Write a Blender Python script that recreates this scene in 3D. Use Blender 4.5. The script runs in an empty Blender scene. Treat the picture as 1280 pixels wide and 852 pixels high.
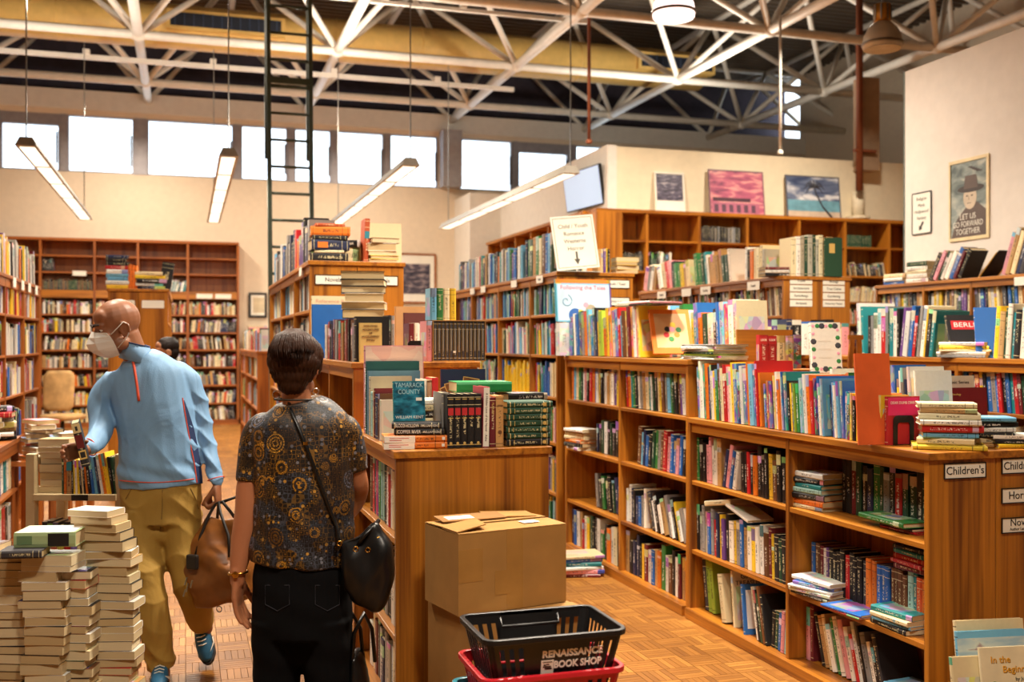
import bpy, bmesh, math, random
import numpy as np
from mathutils import Vector, Matrix
random.seed(7)
SC = bpy.context.scene
COL = SC.collection
R = math.radians
# ---------------------------------------------------------------- camera, sky, exposure
F_PX, CX, VH, EYE = 1300.0, 640.0, 428.0, 1.6           # image taken as 1280 x 852
TH = math.atan((CX - 232.0) / F_PX)
S_, C_ = math.sin(TH), math.cos(TH)
cam_d = bpy.data.cameras.new('camera')
cam = bpy.data.objects.new('camera', cam_d)
COL.objects.link(cam)
cam.location = (0, 0, EYE)
cam.rotation_euler = (R(90), 0, -TH)
cam_d.sensor_width = 36.0
cam_d.lens = 36.0 * F_PX / 1280.0
cam_d.shift_y = -(426.0 - VH) / 1280.0
cam_d.clip_end = 200
cam_d.dof.use_dof = True
cam_d.dof.focus_distance = 4.4
cam_d.dof.aperture_fstop = 2.6
SC.camera = cam
w = bpy.data.worlds.new('daylight'); SC.world = w; w.use_nodes = True
bg = w.node_tree.nodes['Background']
bg.inputs[0].default_value = (0.80, 0.91, 1.0, 1); bg.inputs[1].default_value = 3.2
SC.view_settings.view_transform = 'Standard'; SC.view_settings.look = 'None'
SC.view_settings.gamma = 1.0; SC.view_settings.use_curve_mapping = False
SC.view_settings.exposure = 0.12
def lamp(name, kind, loc, power, color, size=0.4, size_y=None, rot=(0, 0, 0), spread=180):
    l = bpy.data.lights.new(name, kind); l.energy = power; l.color = color
    if kind == 'AREA':
        l.shape = 'RECTANGLE' if size_y else 'DISK'; l.size = size
        if size_y: l.size_y = size_y
        l.spread = R(spread)
    else: l.shadow_soft_size = size
    o = bpy.data.objects.new(name, l); COL.objects.link(o); o.location = loc; o.rotation_euler = rot
    return o
WARM = (1.0, 0.87, 0.71)
# bare fill lights added overhead, modelled on the two high bays in view
for hx, hy, hp in ((-0.6, 1.6, 46), (1.0, 1.2, 118), (-0.9, 6.2, 110), (2.2, 5.0, 210), (4.2, 5.6, 130), (-4.5, 6.0, 40), (0.0, 8.6, 130)):
    lamp('bay_and_fill_light', 'AREA', (hx, hy, 4.9), hp, WARM, 0.5, spread=125)
lamp('bay_and_fill_light', 'AREA', (4.6, 12.4, 6.2), 250, WARM, 0.5, spread=140)  # more added bare lights, for the picture wall and the hall's back
lamp('bay_and_fill_light', 'AREA', (8.6, 12.0, 6.2), 230, WARM, 0.5, spread=140)
lamp('bay_and_fill_light', 'AREA', (-1.0, 14.2, 5.9), 260, WARM, 0.5)
lamp('bay_and_fill_light', 'AREA', (-1.0, 19.3, 5.6), 140, WARM, 0.5)
lamp('bay_and_fill_light', 'AREA', (3.0, 19.0, 5.6), 140, WARM, 0.5)
# added lights facing up, on no fitting, brighten the trusses
for ux, uy, up in ((2.0, 15.0, 135), (8.0, 15.4, 135), (-2.5, 15.0, 105)):
    lamp('truss_fill_light', 'AREA', (ux, uy, 4.7), up, (1.0, 0.93, 0.82), 0.8, rot=(R(180), 0, 0))

# ---------------------------------------------------------------- helpers
def ray(u):
    a = (u - CX) / F_PX
    return S_ + a * C_, C_ - a * S_
def yx(u, X):                                            # where the sight line of column u meets the plane x = X
    r = ray(u); return r[1] * X / r[0]
def xy(u, Y):
    r = ray(u); return r[0] * Y / r[1]
def pd(u, v, d):
    r = ray(u); return Vector((r[0] * d, r[1] * d, EYE - (v - VH) * d / F_PX))
def lin(h):
    c = [int(h[i:i + 2], 16) / 255 for i in (0, 2, 4)]
    return tuple(x / 12.92 if x <= .04045 else ((x + .055) / 1.055) ** 2.4 for x in c) + (1.0,)

class MB:
    """collects geometry for one mesh object"""
    def __init__(s): s.v = []; s.f = []; s.m = []; s.uv = {}
    def add(s, vs, fs, mi=0):
        b = len(s.v); s.v += [tuple(p) for p in vs]
        for f in fs: s.f.append(tuple(b + i for i in f)); s.m.append(mi)
        return s
    def box(s, x0, x1, y0, y1, z0, z1, mi=0):
        vs = [(x, y, z) for z in (z0, z1) for x, y in ((x0, y0), (x1, y0), (x1, y1), (x0, y1))]
        return s.add(vs, [(3, 2, 1, 0), (4, 5, 6, 7), (0, 1, 5, 4), (1, 2, 6, 5), (2, 3, 7, 6), (3, 0, 4, 7)], mi)
    def hexa(s, low, high, mi=0):
        return s.add(list(low) + list(high), [(3, 2, 1, 0), (4, 5, 6, 7), (0, 1, 5, 4), (1, 2, 6, 5), (2, 3, 7, 6), (3, 0, 4, 7)], mi)
    def poly(s, pts, z0, z1, mi=0):
        n = len(pts)
        vs = [(x, y, z0) for x, y in pts] + [(x, y, z1) for x, y in pts]
        return s.add(vs, [tuple(range(n - 1, -1, -1)), tuple(range(n, 2 * n))] + [(i, (i + 1) % n, n + (i + 1) % n, n + i) for i in range(n)], mi)
    def loft(s, rings, mi=0, caps=True):
        n = len(rings[0]); vs = [p for r in rings for p in r]; fs = []
        for k in range(len(rings) - 1):
            for i in range(n):
                j = (i + 1) % n
                fs.append((k * n + i, k * n + j, (k + 1) * n + j, (k + 1) * n + i))
        if caps:
            fs.append(tuple(range(n - 1, -1, -1))); fs.append(tuple(range((len(rings) - 1) * n, len(rings) * n)))
        return s.add(vs, fs, mi)
    def tube(s, pts, r, n=8, mi=0, closed=False):
        pts = [Vector(p) for p in pts]; rings = []; up = Vector((0, 0, 1)); k = len(pts)
        for i, p in enumerate(pts):
            a = pts[(i - 1) % k] if (i or closed) else p
            b = pts[(i + 1) % k] if (i < k - 1 or closed) else p
            t = (b - a).normalized()
            q = t.cross(up)
            if q.length < 0.05: q = t.cross(Vector((1, 0, 0)))
            q.normalize(); w_ = q.cross(t)
            rr = r[i] if isinstance(r, (list, tuple)) else r
            rings.append([p + (q * math.cos(x) + w_ * math.sin(x)) * rr for x in [2 * math.pi * j / n for j in range(n)]])
        if closed: rings.append(rings[0])
        return s.loft(rings, mi, caps=not closed)
    def lathe(s, prof, n=20, c=(0, 0, 0), mi=0):
        rings = [[(c[0] + r * math.cos(2 * math.pi * j / n), c[1] + r * math.sin(2 * math.pi * j / n), c[2] + z) for j in range(n)] for r, z in prof]
        return s.loft(rings, mi)
    def build(s, name, mat, parent=None, off=None, smooth=False, bevel=0, sharp=None):
        me = bpy.data.meshes.new(name)
        vs = s.v if off is None else [(x - off[0], y - off[1], z - off[2]) for x, y, z in s.v]
        me.from_pydata(vs, [], s.f)
        for m in (mat if isinstance(mat, (list, tuple)) else [mat]): me.materials.append(m)
        if any(s.m): me.polygons.foreach_set('material_index', s.m)
        if smooth: me.polygons.foreach_set('use_smooth', [True] * len(me.polygons))
        me.update()
        o = bpy.data.objects.new(name, me); COL.objects.link(o)
        if parent: o.parent = parent
        elif off is not None: o.location = off
        if bevel:
            b = o.modifiers.new('edge', 'BEVEL'); b.width = bevel; b.segments = 2; b.limit_method = 'ANGLE'
        return o
def tag(o, label=None, cat=None, group=None, kind=None):
    if label: o['label'] = label
    if cat: o['category'] = cat
    if group: o['group'] = group
    if kind: o['kind'] = kind
    return o
def thing(name, label, cat, loc=(0, 0, 0), rz=0, group=None, kind=None):
    o = bpy.data.objects.new(name, None); COL.objects.link(o)
    o.location = loc; o.rotation_euler = (0, 0, rz); o.empty_display_size = .1
    return tag(o, label, cat, group, kind)
def struct(o): o['kind'] = 'structure'; return o
def bx(*a): return MB().box(*a)
def words(name, body, size, mat, parent, loc, rot, width=None, align='CENTER', ext=.0006, bold=0.0):
    c = bpy.data.curves.new(name, 'FONT'); c.body = body; c.align_x = align; c.align_y = 'CENTER'; c.extrude = ext
    c.size = size; c.resolution_u = 3; c.offset = bold
    t = bpy.data.objects.new('t', c); me = bpy.data.meshes.new_from_object(t)
    bpy.data.objects.remove(t); bpy.data.curves.remove(c)
    me.name = name; me.materials.clear(); me.materials.append(mat)
    o = bpy.data.objects.new(name, me); COL.objects.link(o); o.parent = parent; o.location = loc; o.rotation_euler = rot
    if width and len(me.vertices):
        xs = [v.co.x for v in me.vertices]; o.scale.x = width / (max(xs) - min(xs))
    return o

# ---------------------------------------------------------------- materials
class NT:
    def __init__(s, name):
        s.mat = bpy.data.materials.new(name); s.mat.use_nodes = True
        s.t = s.mat.node_tree; s.b = s.t.nodes['Principled BSDF']
    def put(s, sock, v):
        if isinstance(v, bpy.types.NodeSocket): s.t.links.new(v, sock)
        else:
            if isinstance(v, tuple) and len(v) == 3 and sock.type == 'RGBA': v = v + (1,)
            sock.default_value = v
    def n(s, typ, ins=None, out=0, **kw):
        nd = s.t.nodes.new('ShaderNode' + typ)
        for k, v in kw.items(): setattr(nd, k, v)
        for k, v in (ins or {}).items(): s.put(nd.inputs[k], v)
        return nd.outputs[out]
    def ma(s, op, a, b=0.0, c=None):
        i = {0: a, 1: b}
        if c is not None: i[2] = c
        return s.n('Math', i, operation=op)
    def mix(s, f, a, b, blend='MIX'):
        nd = s.t.nodes.new('ShaderNodeMix'); nd.data_type = 'RGBA'; nd.blend_type = blend
        s.put(nd.inputs[0], f); s.put(nd.inputs[6], a); s.put(nd.inputs[7], b)
        return nd.outputs[2]
    def ramp(s, f, stops, const=False):
        nd = s.t.nodes.new('ShaderNodeValToRGB'); cr = nd.color_ramp
        if const: cr.interpolation = 'CONSTANT'
        while len(cr.elements) < len(stops): cr.elements.new(.5)
        for e, (p, c) in zip(cr.elements, stops): e.position = p; e.color = c if len(c) == 4 else c + (1,)
        s.put(nd.inputs[0], f); return nd.outputs[0]
    def set(s, **kw):
        for k, v in kw.items(): s.put(s.b.inputs[{'color': 'Base Color', 'rough': 'Roughness', 'metal': 'Metallic', 'spec': 'Specular IOR Level', 'norm': 'Normal', 'emit': 'Emission Color', 'glow': 'Emission Strength', 'coat': 'Coat Weight', 'trans': 'Transmission Weight', 'alpha': 'Alpha', 'sheen': 'Sheen Weight'}[k]], v)
        return s.mat
    def bump(s, h, strength=.2, dist=.01): return s.n('Bump', {'Strength': strength, 'Distance': dist, 'Height': h})
    def coord(s, which='Object'): return s.n('TexCoord', out={'Generated': 0, 'UV': 2, 'Object': 3}[which])
    def mp(s, v, scale=(1, 1, 1), loc=(0, 0, 0), rot=(0, 0, 0)): return s.n('Mapping', {0: v, 1: loc, 2: rot, 3: scale})
MAT = {}
def plain(name, hexc, rough=.5, metal=0.0, noise=.06, spec=.5):
    if name in MAT: return MAT[name]
    t = NT(name); c = lin(hexc)
    if noise:
        nz = t.n('TexNoise', {'Vector': t.coord(), 'Scale': 9.0, 'Detail': 4.0})
        dk = tuple(x * (1 - noise * 2.5) for x in c[:3]); lt = tuple(min(1, x * (1 + noise)) for x in c[:3])
        col = t.ramp(nz, [(.3, dk), (.7, lt)])
    else: col = c
    MAT[name] = t.set(color=col, rough=rough, metal=metal, spec=spec); return MAT[name]
def glow(name, hexc, strength):
    if name in MAT: return MAT[name]
    t = NT(name); MAT[name] = t.set(color=lin(hexc), emit=lin(hexc), glow=strength, rough=.6); return MAT[name]
def oak(name, axis, light='C77F26', dark='6F3B10', dim=1.0):
    t = NT(name)
    sc = {'z': (9, 9, .55), 'y': (9, .55, 9), 'x': (.55, 9, 9)}[axis]
    rnd = t.n('ObjectInfo', out=5)
    v = t.n('VectorMath', {0: t.coord(), 1: t.n('CombineXYZ', {0: t.ma('MULTIPLY', rnd, 7.0), 1: t.ma('MULTIPLY', rnd, 3.0), 2: rnd})}, operation='ADD')
    base = t.n('TexNoise', {'Vector': t.mp(v, sc), 'Scale': .8, 'Detail': 3.0, 'Distortion': .6})
    rings = t.n('Math', {0: t.ma('MULTIPLY', base, 16.0)}, operation='SINE')
    fine = t.n('TexNoise', {'Vector': t.mp(v, tuple(a * 9 if a > 1 else a * 2.2 for a in sc)), 'Scale': 1.0, 'Detail': 3.0})
    f = t.ma('ADD', t.ma('MULTIPLY', rings, .26), t.ma('MULTIPLY', fine, .95))
    big = t.n('TexNoise', {'Vector': v, 'Scale': 1.3})
    d, l = lin(dark), lin(light)
    col = t.ramp(f, [(.12, d), (.5, tuple(.55 * a + .45 * b for a, b in zip(l, d))), (.85, l)])
    col = t.mix(t.ma('MULTIPLY', big, .35), col, tuple(x * .8 for x in d[:3]) + (1,))
    MAT[name] = t.set(color=col, rough=.38, norm=t.bump(f, .12, .004)); return MAT[name]
OAK = {a: oak('oak_' + a, a) for a in 'xyz'}
OLD = {a: oak('old_oak_' + a, a, 'B5692B', '7A3F17') for a in 'xyz'}
WHITE = plain('white_paint', 'E9E3D8', .8, noise=.02)
CREAM = plain('cream_wall', 'E6D5BC', .85, noise=.02)
STEEL = plain('truss_paint', 'EEE6D8', .45, noise=.03)
CARD = plain('card_white', 'EFEBDD', .6, noise=.02)
INK = plain('ink', '191715', .6, noise=0)
BLACK = plain('black_plastic', '141415', .38, noise=.1)
METAL = plain('brushed_metal', 'A9A9A4', .3, 1.0)
GOLD = plain('gold_metal', 'D2A04A', .25, 1.0)
RUST = plain('rust_paint', '7A3E1E', .7)
GREENMETAL = plain('green_grey_metal', '4B574C', .45, .3)
BEIGE = plain('beige_metal', 'B9A47C', .5)
PAPER = None
# ---------------------------------------------------------------- room shell
WY = 21.45
def floor_mat():
    t = NT('parquet_oak')
    p = t.n('NewGeometry', out=0)
    cell = t.n('VectorMath', {0: t.n('VectorMath', {0: p, 1: (.16, .16, 1.0)}, operation='DIVIDE')}, operation='FLOOR')
    wn = t.n('TexWhiteNoise', {'Vector': cell})
    sx = t.n('SeparateXYZ', {0: cell}, out=0)
    sepx, sepy = t.n('SeparateXYZ', {0: cell}, out=0), t.n('SeparateXYZ', {0: cell}, out=1)
    par = t.ma('MODULO', t.ma('ABSOLUTE', t.ma('ADD', sepx, sepy)), 2.0)
    px, py = t.n('SeparateXYZ', {0: p}, out=0), t.n('SeparateXYZ', {0: p}, out=1)
    along = t.n('Mix', {0: par, 2: px, 3: py}); across = t.n('Mix', {0: par, 2: py, 3: px})
    slat = t.ma('FLOOR', t.ma('DIVIDE', across, .032))
    wn2 = t.n('TexWhiteNoise', {'Vector': t.n('CombineXYZ', {0: slat, 1: sepx, 2: sepy})})
    g = t.n('TexNoise', {'Vector': t.n('CombineXYZ', {0: t.ma('MULTIPLY', along, 9.0), 1: t.ma('MULTIPLY', across, 130.0), 2: slat}), 'Scale': 1.0, 'Detail': 3.0})
    f = t.ma('ADD', t.ma('ADD', t.ma('MULTIPLY', wn, .3), t.ma('MULTIPLY', wn2, .35)), t.ma('MULTIPLY', g, .45))
    col = t.ramp(f, [(.15, lin('6A3F15')), (.55, lin('966228')), (.9, lin('B8823C'))])
    wear = t.n('TexNoise', {'Vector': p, 'Scale': .7, 'Detail': 3.0})
    col = t.mix(t.ma('MULTIPLY', wear, .3), col, lin('8D5C26'))
    return t.set(color=col, rough=t.ma('ADD', .4, t.ma('MULTIPLY', wear, .2)), spec=.35, norm=t.bump(g, .08, .002))
PARQ = floor_mat()
DARKGAP = plain('floor_groove', '5A3816', .9)
floor = struct(MB().box(-8, 14, -5, WY + .2, -.12, -.006).build('floor', DARKGAP))
def slats(horizontal):
    m = MB()
    for i in range(5):
        a, b = i * .032 + .0004, (i + 1) * .032 - .0004
        if horizontal: m.hexa([(0.0008, a, 0), (.1592, a, 0), (.1592, b, 0), (.0008, b, 0)], [(.0018, a + .001, .006), (.1582, a + .001, .006), (.1582, b - .001, .006), (.0018, b - .001, .006)])
        else: m.hexa([(a, .0008, 0), (b, .0008, 0), (b, .1592, 0), (a, .1592, 0)], [(a + .001, .0018, .006), (b - .001, .0018, .006), (b - .001, .1582, .006), (a + .001, .1582, .006)])
    return m
tile_me = []
for hz in (True, False):
    o = slats(hz).build('parquet_tile', PARQ, floor); tile_me.append(o.data); bpy.data.objects.remove(o)
cells = []
for ix in range(-12, 20):
    for iy in range(15, 134):
        x, y = ix * .16, iy * .16
        if (-1.13 < x < .64 and y > 3.9) or (1.43 < x < 2.71 and y > 3.1):
            d = x * S_ + y * C_; u = CX + F_PX * (x * C_ - y * S_) / d; v = VH + F_PX * EYE / d
            if -40 < u < 1320 and v < 900 and (y < 12 or x < .7): cells.append((d, ix, iy))
cells.sort()
rest = MB()
for k, (d, ix, iy) in enumerate(cells):
    hz = (ix + iy) % 2
    if k < 300:
        o = bpy.data.objects.new('parquet_tile', tile_me[hz]); COL.objects.link(o); o.parent = floor; o.location = (ix * .16, iy * .16, -.006)
    elif d < 13:
        for i in range(5):
            a, b = i * .032 + .001, (i + 1) * .032 - .001
            x0, x1, y0, y1 = (.001, .159, a, b) if hz == 0 else (a, b, .001, .159)
            X, Y = ix * .16, iy * .16
            rest.add([(X + x0, Y + y0, 0), (X + x1, Y + y0, 0), (X + x1, Y + y1, 0), (X + x0, Y + y1, 0)], [(0, 1, 2, 3)])
o = rest.build('parquet_blocks', PARQ, floor); o['kind'] = 'stuff'
o = MB().box(-8, 14, 12.9, WY + .2, -.006, -.0005).box(-8, -1.12, -5, 12.9, -.006, -.0005).box(.66, 1.46, -5, 12.9, -.006, -.0005).box(2.72, 14, -5, 12.9, -.006, -.0005).build('parquet_field', PARQ, floor); o['kind'] = 'stuff'

# back wall with the clerestory band
WZ0, WZ1 = 4.86, 5.95
wb = MB()
wb.box(-8, 14, WY, WY + .25, -.1, WZ0)
wb.box(-8, 14, WY, WY + .25, WZ1 + .0, 6.42)
win = [(-4.6, -3.45), (-3.32, -2.28), (-2.16, -.95), (-.72, .92), (1.05, 1.98), (2.1, 2.86), (2.96, 3.95), (4.06, 5.1), (5.55, 6.75), (6.87, 8.05), (8.2, 9.3)]
edges = [-8] + [e for p in win for e in p] + [14]
for i in range(0, len(edges), 2): wb.box(edges[i], edges[i + 1], WY + (.06 if edges[i + 1] - edges[i] < .4 else 0), WY + .25, WZ0, WZ1)
wall_back = struct(wb.build('wall_back', CREAM))
o = MB().box(-8, 14, WY - .05, WY, 6.05, 6.42).build('trim_1', WHITE); struct(o)
o = MB().box(5.12, 5.53, WY - .35, WY, 4.86, 6.05).build('trim_2', plain('grey_pier', 'A8A4A6', .8)); struct(o)
def glass():
    t = NT('window_glass'); nd = t.t.nodes
    tr = nd.new('ShaderNodeBsdfTransparent'); tr.inputs[0].default_value = (.96, .98, 1, 1)
    gl = nd.new('ShaderNodeBsdfGlossy'); gl.inputs[1].default_value = .02
    mx = nd.new('ShaderNodeMixShader'); fr = nd.new('ShaderNodeFresnel'); fr.inputs[0].default_value = 1.15
    t.t.links.new(fr.outputs[0], mx.inputs[0]); t.t.links.new(tr.outputs[0], mx.inputs[1]); t.t.links.new(gl.outputs[0], mx.inputs[2])
    t.t.links.new(mx.outputs[0], nd['Material Output'].inputs[0]); return t.mat
GLASS = glass()
FRAMEM = plain('window_frame_grey', '9C989C', .5, .2)
for k in range(len(win) - 1):
    if win[k + 1][0] - win[k][1] < .4: struct(MB().box(win[k][1], win[k + 1][0], WY - .02, WY + .06, WZ0, WZ1).build('trim_%d' % (10 + k), FRAMEM))
for i, (a, b) in enumerate(win):
    r = struct(thing('window_%d' % (i + 1), None, None, (a, WY, WZ0)))
    wd, h = b - a, WZ1 - WZ0
    top = h - (.22 if i in (1, 9) else .02)
    MB().box(.02, wd - .02, .1, .11, .02, top).build('pane', GLASS, r)
    f = MB().box(0, wd, .02, .14, 0, .03).box(0, wd, .02, .14, top, h).box(0, .035, .02, .14, .03, top).box(wd - .035, wd, .02, .14, .03, top)
    f.build('window_frame', FRAMEM, r)
    MB().box(wd - .075, wd - .04, -.01, .02, .15, .75).build('window_latch', plain('latch_grey', '6E6A6C', .5), r)
# side walls, rear wall, roof
struct(MB().box(-8.2, -8, -5, WY + .2, 0, 8.3).build('wall_left', CREAM))
struct(MB().box(14, 14.2, -5, WY + .2, 0, 8.3).build('wall_right', CREAM))
struct(MB().box(-8.2, 14.2, -5.2, -5, 0, 8.3).build('wall_rear', CREAM))
def deck():
    t = NT('roof_deck'); v = t.coord()
    wv = t.n('TexWave', {'Vector': v, 'Scale': 1.6}, bands_direction='Y', out=0)
    nz = t.n('TexNoise', {'Vector': v, 'Scale': .6})
    col = t.mix(nz, lin('4E443C'), lin('786A58'))
    return t.set(color=col, rough=.8, norm=t.bump(wv, .6, .06))
DECK = deck()
rd = MB()
rd.box(-8.2, 14.2, -5.2, 24, 8.0, 8.3)
for i in range(60): rd.box(-8.2, 14.2, 10 + i * .2, 10.08 + i * .2, 7.94, 8.0)
struct(rd.build('ceiling', DECK))
struct(MB().box(-8.2, 14.2, 22.6, 22.8, 6.2, 8.1).build('wall_upper_back', plain('bulkhead_dark', '4A4450', .9)))
struct(MB().box(-8.2, 14.2, WY, 22.6, 6.36, 6.42).build('trim_3', plain('bulkhead_sill', '6A6060', .9)))
# partitions: side wall of the long bookcase, picture wall, near white wall
struct(MB().box(6.1, 6.25, 14.6, WY, 0, 4.6).build('wall_side', WHITE))
struct(MB().box(6.25, 14, 14.602, 14.75, 0, 4.58).build('wall_pictures', plain('picture_wall_cream', 'EBDDBE', .85, noise=.02)))
struct(MB().box(5.45, 6.1, 20.2, WY, 0, 4.62).build('wall_recess', WHITE))
struct(MB().box(6.85, 7.0, -5, 8.73, 0, 4.3).build('wall_near_right', plain('poster_wall', 'E4DDD3', .85, noise=.02)))
struct(MB().box(6.845, 7.01, 8.73, 8.745, 0, 4.3).build('trim_4', plain('edge_strip', '5A6A62', .6)))
struct(MB().box(1.0, 5.45, WY - .02, WY, 0, .1).build('baseboard_back', plain('dark_base', '2A211A', .6)))

# space frame
AX = [-6.75 + 3.03 * i for i in range(8)]
AY = [7.7, 10.75, 13.8, 16.85, 19.9]
ZB, ZT = 6.3, 7.9
frame = struct(thing('ceiling_truss', None, None, (0, 0, 0)))
for x in AX: MB().tube([(x, 6.2, ZB), (x, WY - .05, ZB)], .075, 10).build('chord', STEEL, frame, smooth=True)
for y in AY:
    MB().tube([(AX[0], y, ZB), (AX[-1], y, ZB)], .07, 10).build('chord', STEEL, frame, smooth=True)
    for x in AX:
        if y < 12: continue
        for sx in (-1, 1):
            for sy in (-1, 1):
                e = (x + sx * 1.515, y + sy * 1.525, ZT)
                MB().tube([(x, y, ZB), e], .05, 8).build('strut', STEEL, frame, smooth=True)
        MB().lathe([(.02, -.1), (.1, -.07), (.12, 0), (.1, .07), (.02, .1)], 12, (x, y, ZB)).build('node', STEEL, frame, smooth=True)
for y in [a + 1.525 for a in AY[1:]]: MB().tube([(AX[0] - 1.5, y, ZT), (AX[-1] + 1.5, y, ZT)], .06, 8).build('chord', STEEL, frame, smooth=True)
for x in [a + 1.515 for a in AX[:-1]]: MB().tube([(x, 8, ZT), (x, 22.4, ZT)], .06, 8).build('chord', STEEL, frame, smooth=True)
for x in AX:      # end struts reaching the roof above the wall
    for sx in (-1, 1): MB().tube([(x, WY - .05, ZB), (x + sx * 1.1, 22.5, ZT)], .05, 8).build('strut', STEEL, frame, smooth=True)
# duct
du = thing('air_duct', 'long yellow painted air duct running through the roof trusses', 'duct', (0, 18.38, 6.9))
n = 16; prof = [(.42 * math.cos(a) , .36 * math.sin(a)) for a in [2 * math.pi * i / n for i in range(n)]]
YEL = plain('duct_yellow', 'DDB566', .55, noise=.04)
MB().loft([[(x, p[0], p[1]) for p in prof] for x in (-7.98, 9.6)]).build('duct_body', YEL, du, smooth=True)
for x in [-6.5 + 1.5 * i for i in range(11)]: MB().loft([[(x + k, p[0] * 1.02, p[1] * 1.02) for p in prof] for k in (0, .03)]).build('seam_band', YEL, du, smooth=True)
for gx, w_ in ((-.3, 1.9), (8.1, 1.6)):
    g = MB().box(gx, gx + w_, -.5, -.3, -.16, .16).build('register_box', YEL, du)
    MB().box(gx + .06, gx + w_ - .06, -.506, -.5, -.11, .11).build('grille_back', plain('grille_dark', '18202E', .6), g)
    for k in range(12):
        x = gx + .06 + (w_ - .12) * (k + .5) / 12
        MB().box(x - .008, x + .008, -.52, -.506, -.11, .11).build('grille_bar', plain('grille_bar', '4A566E', .4, .5), g)
# channels hung under the chords, conduits
chn = thing('ceiling_channel', 'long white channel under the trusses holding the lamp rods', 'channel', (0, 17.75, 6.14))
MB().box(-6, 5.6, -.04, .04, -.05, .02).build('channel_bar', STEEL, chn)
for x in (-4, -1.5, .43, 2.4, 4.2): MB().box(x - .05, x + .05, -.06, .06, .02, .1).build('clamp', STEEL, chn)
chn = thing('ceiling_channel', 'second white channel near the duct holding near lamp ends', 'channel', (0, 15.2, 6.62))
MB().box(-6.5, 6.0, -.03, .03, -.03, .02).build('channel_bar', STEEL, chn)
for x in (-4, 0, 4): MB().box(x - .05, x + .05, -.05, .05, .02, .1).build('clamp', STEEL, chn)
# ---------------------------------------------------------------- light fittings
GLOWP = glow('lit_panel', 'FFF1DA', 1.6)
ALU = plain('lamp_aluminium', 'A8A294', .5, .2)
names = ['far end over the tall kiosk', 'hung over the bald man', 'beside the ladder', 'nearest the wall screen']
for k, (x, y0, y1) in enumerate(((-1.51, 11.25, 17.8), (.43, 11.25, 17.6), (2.37, 11.25, 17.3), (4.24, 11.2, 17.4))):
    r = thing('pendant_lamp', 'long grey pendant strip lamp with five lit panels, ' + names[k], 'lamp', (x, y0, 3.55), 0, 'pendant strip lamps')
    L = y1 - y0
    MB().hexa([(-.1, 0, 0), (.1, 0, 0), (.1, L, 0), (-.1, L, 0)], [(-.06, .03, .09), (.06, .03, .09), (.06, L - .03, .09), (-.06, L - .03, .09)]).build('housing', ALU, r)
    for i in range(5):
        a = .06 + i * (L - .1) / 5
        MB().box(-.07, .07, a + .04, a + (L - .1) / 5 - .08, -.006, 0).build('lit_panel', GLOWP, r)
    for yy, top in ((.05, 10.75 - y0 if False else .05), (L - .3, L - .3)): MB().tube([(0, yy, .09), (0, yy, 2.74)], .008, 6).build('rod', METAL, r)
    l = lamp('pendant_light', 'AREA', (x, (y0 + y1) / 2, 3.52), 130, (1, .88, .70), .15, L)
for k, (x, y, z, lit) in enumerate(((4.48, 9.08, 4.73, True), (7.03, 9.32, 4.71, False))):
    r = thing('high_bay_lamp', ['round glass high bay lamp glowing pinkish white under the trusses', 'unlit round high bay lamp with gold neck near the white wall'][k], 'lamp', (x, y, z), 0, None)
    prof = [(.20, 0), (.205, .05), (.19, .13), (.15, .21), (.09, .27), (.02, .28)]
    sh = glow('lamp_glass_lit', 'FFE3DC', 2.2) if lit else plain('lamp_dome', 'D2C8B6', .35, .15)
    MB().lathe(prof, 24).build('shade', sh, r, smooth=True)
    MB().lathe([(.195, .03), (.215, .03), (.215, .055), (.195, .055)], 24).build('rim_band', plain('lamp_band', '8E847A', .4, .7), r, smooth=True)
    MB().lathe([(.02, -.012), (.19, -.012), (.19, .0), (.02, .0)], 24).build('lens', glow('lamp_lens_lit', 'FFEFE6', 3.0) if lit else plain('lamp_lens', 'CFC8BA', .2), r)
    nk = MB().lathe([(.085, .27), (.085, .46), (.02, .47)], 16).build('neck', plain('lamp_neck_gold', 'C48E3C', .35, .6), r, smooth=True)
    for i in range(8):
        a = i * math.pi / 4; MB().box(.088 * math.cos(a) - .006, .088 * math.cos(a) + .006, .088 * math.sin(a) - .006, .088 * math.sin(a) + .006, .29, .45).build('fin', METAL, nk)
    MB().tube([(0, 0, .47), (0, 0, 8.0 - z)], .012, 6).build('hanging_rod', METAL, r)
    if lit: lamp('bay_and_fill_light', 'AREA', (x, y, z - .04), 160, (1, .85, .7), .35)
# hanging conduits and the column
def pole(name, label, x, y, z0, z1, rad, m, cat='pole', extra=None):
    r = thing(name, label, cat, (x, y, z0))
    MB().tube([(0, 0, 0), (0, 0, z1 - z0)], rad, 10).build('tube', m, r, smooth=True)
    MB().lathe([(rad * 1.1, 0), (rad * 1.9, .01), (rad * 1.9, .05), (rad * 1.1, .06)], 12, (0, 0, .0)).build('coupling', m, r)
    return r
pole('roof_pipe', 'thin rust brown pipe dropping from the roof beside the wall screen', 5.52, 13.9, 4.45, 8.0, .024, RUST)
pole('roof_pipe', 'thin white pipe dropping from the trusses above the pictures', 8.15, 13.1, 4.3, 6.3, .02, STEEL)
cl = thing('steel_column', 'rust brown steel column with a boxed side above the picture wall', 'column', (10.35, 14.3, 4.05))
MB().tube([(0, 0, 0), (0, 0, 3.9)], .055, 12).build('pipe', RUST, cl, smooth=True)
MB().box(.1, .42, .05, .3, .35, 1.85).build('box_casing', plain('casing_brown', 'A08468', .7), cl)
MB().box(-.1, .3, -.04, .04, .62, .66).build('bracket', RUST, cl)
wp = pole('wall_pipe', 'white pipe running up the picture wall beside the corner', 10.45, 14.48, 3.6, 4.05, .1, plain('pipe_white', 'E0D2B4', .6))
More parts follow.
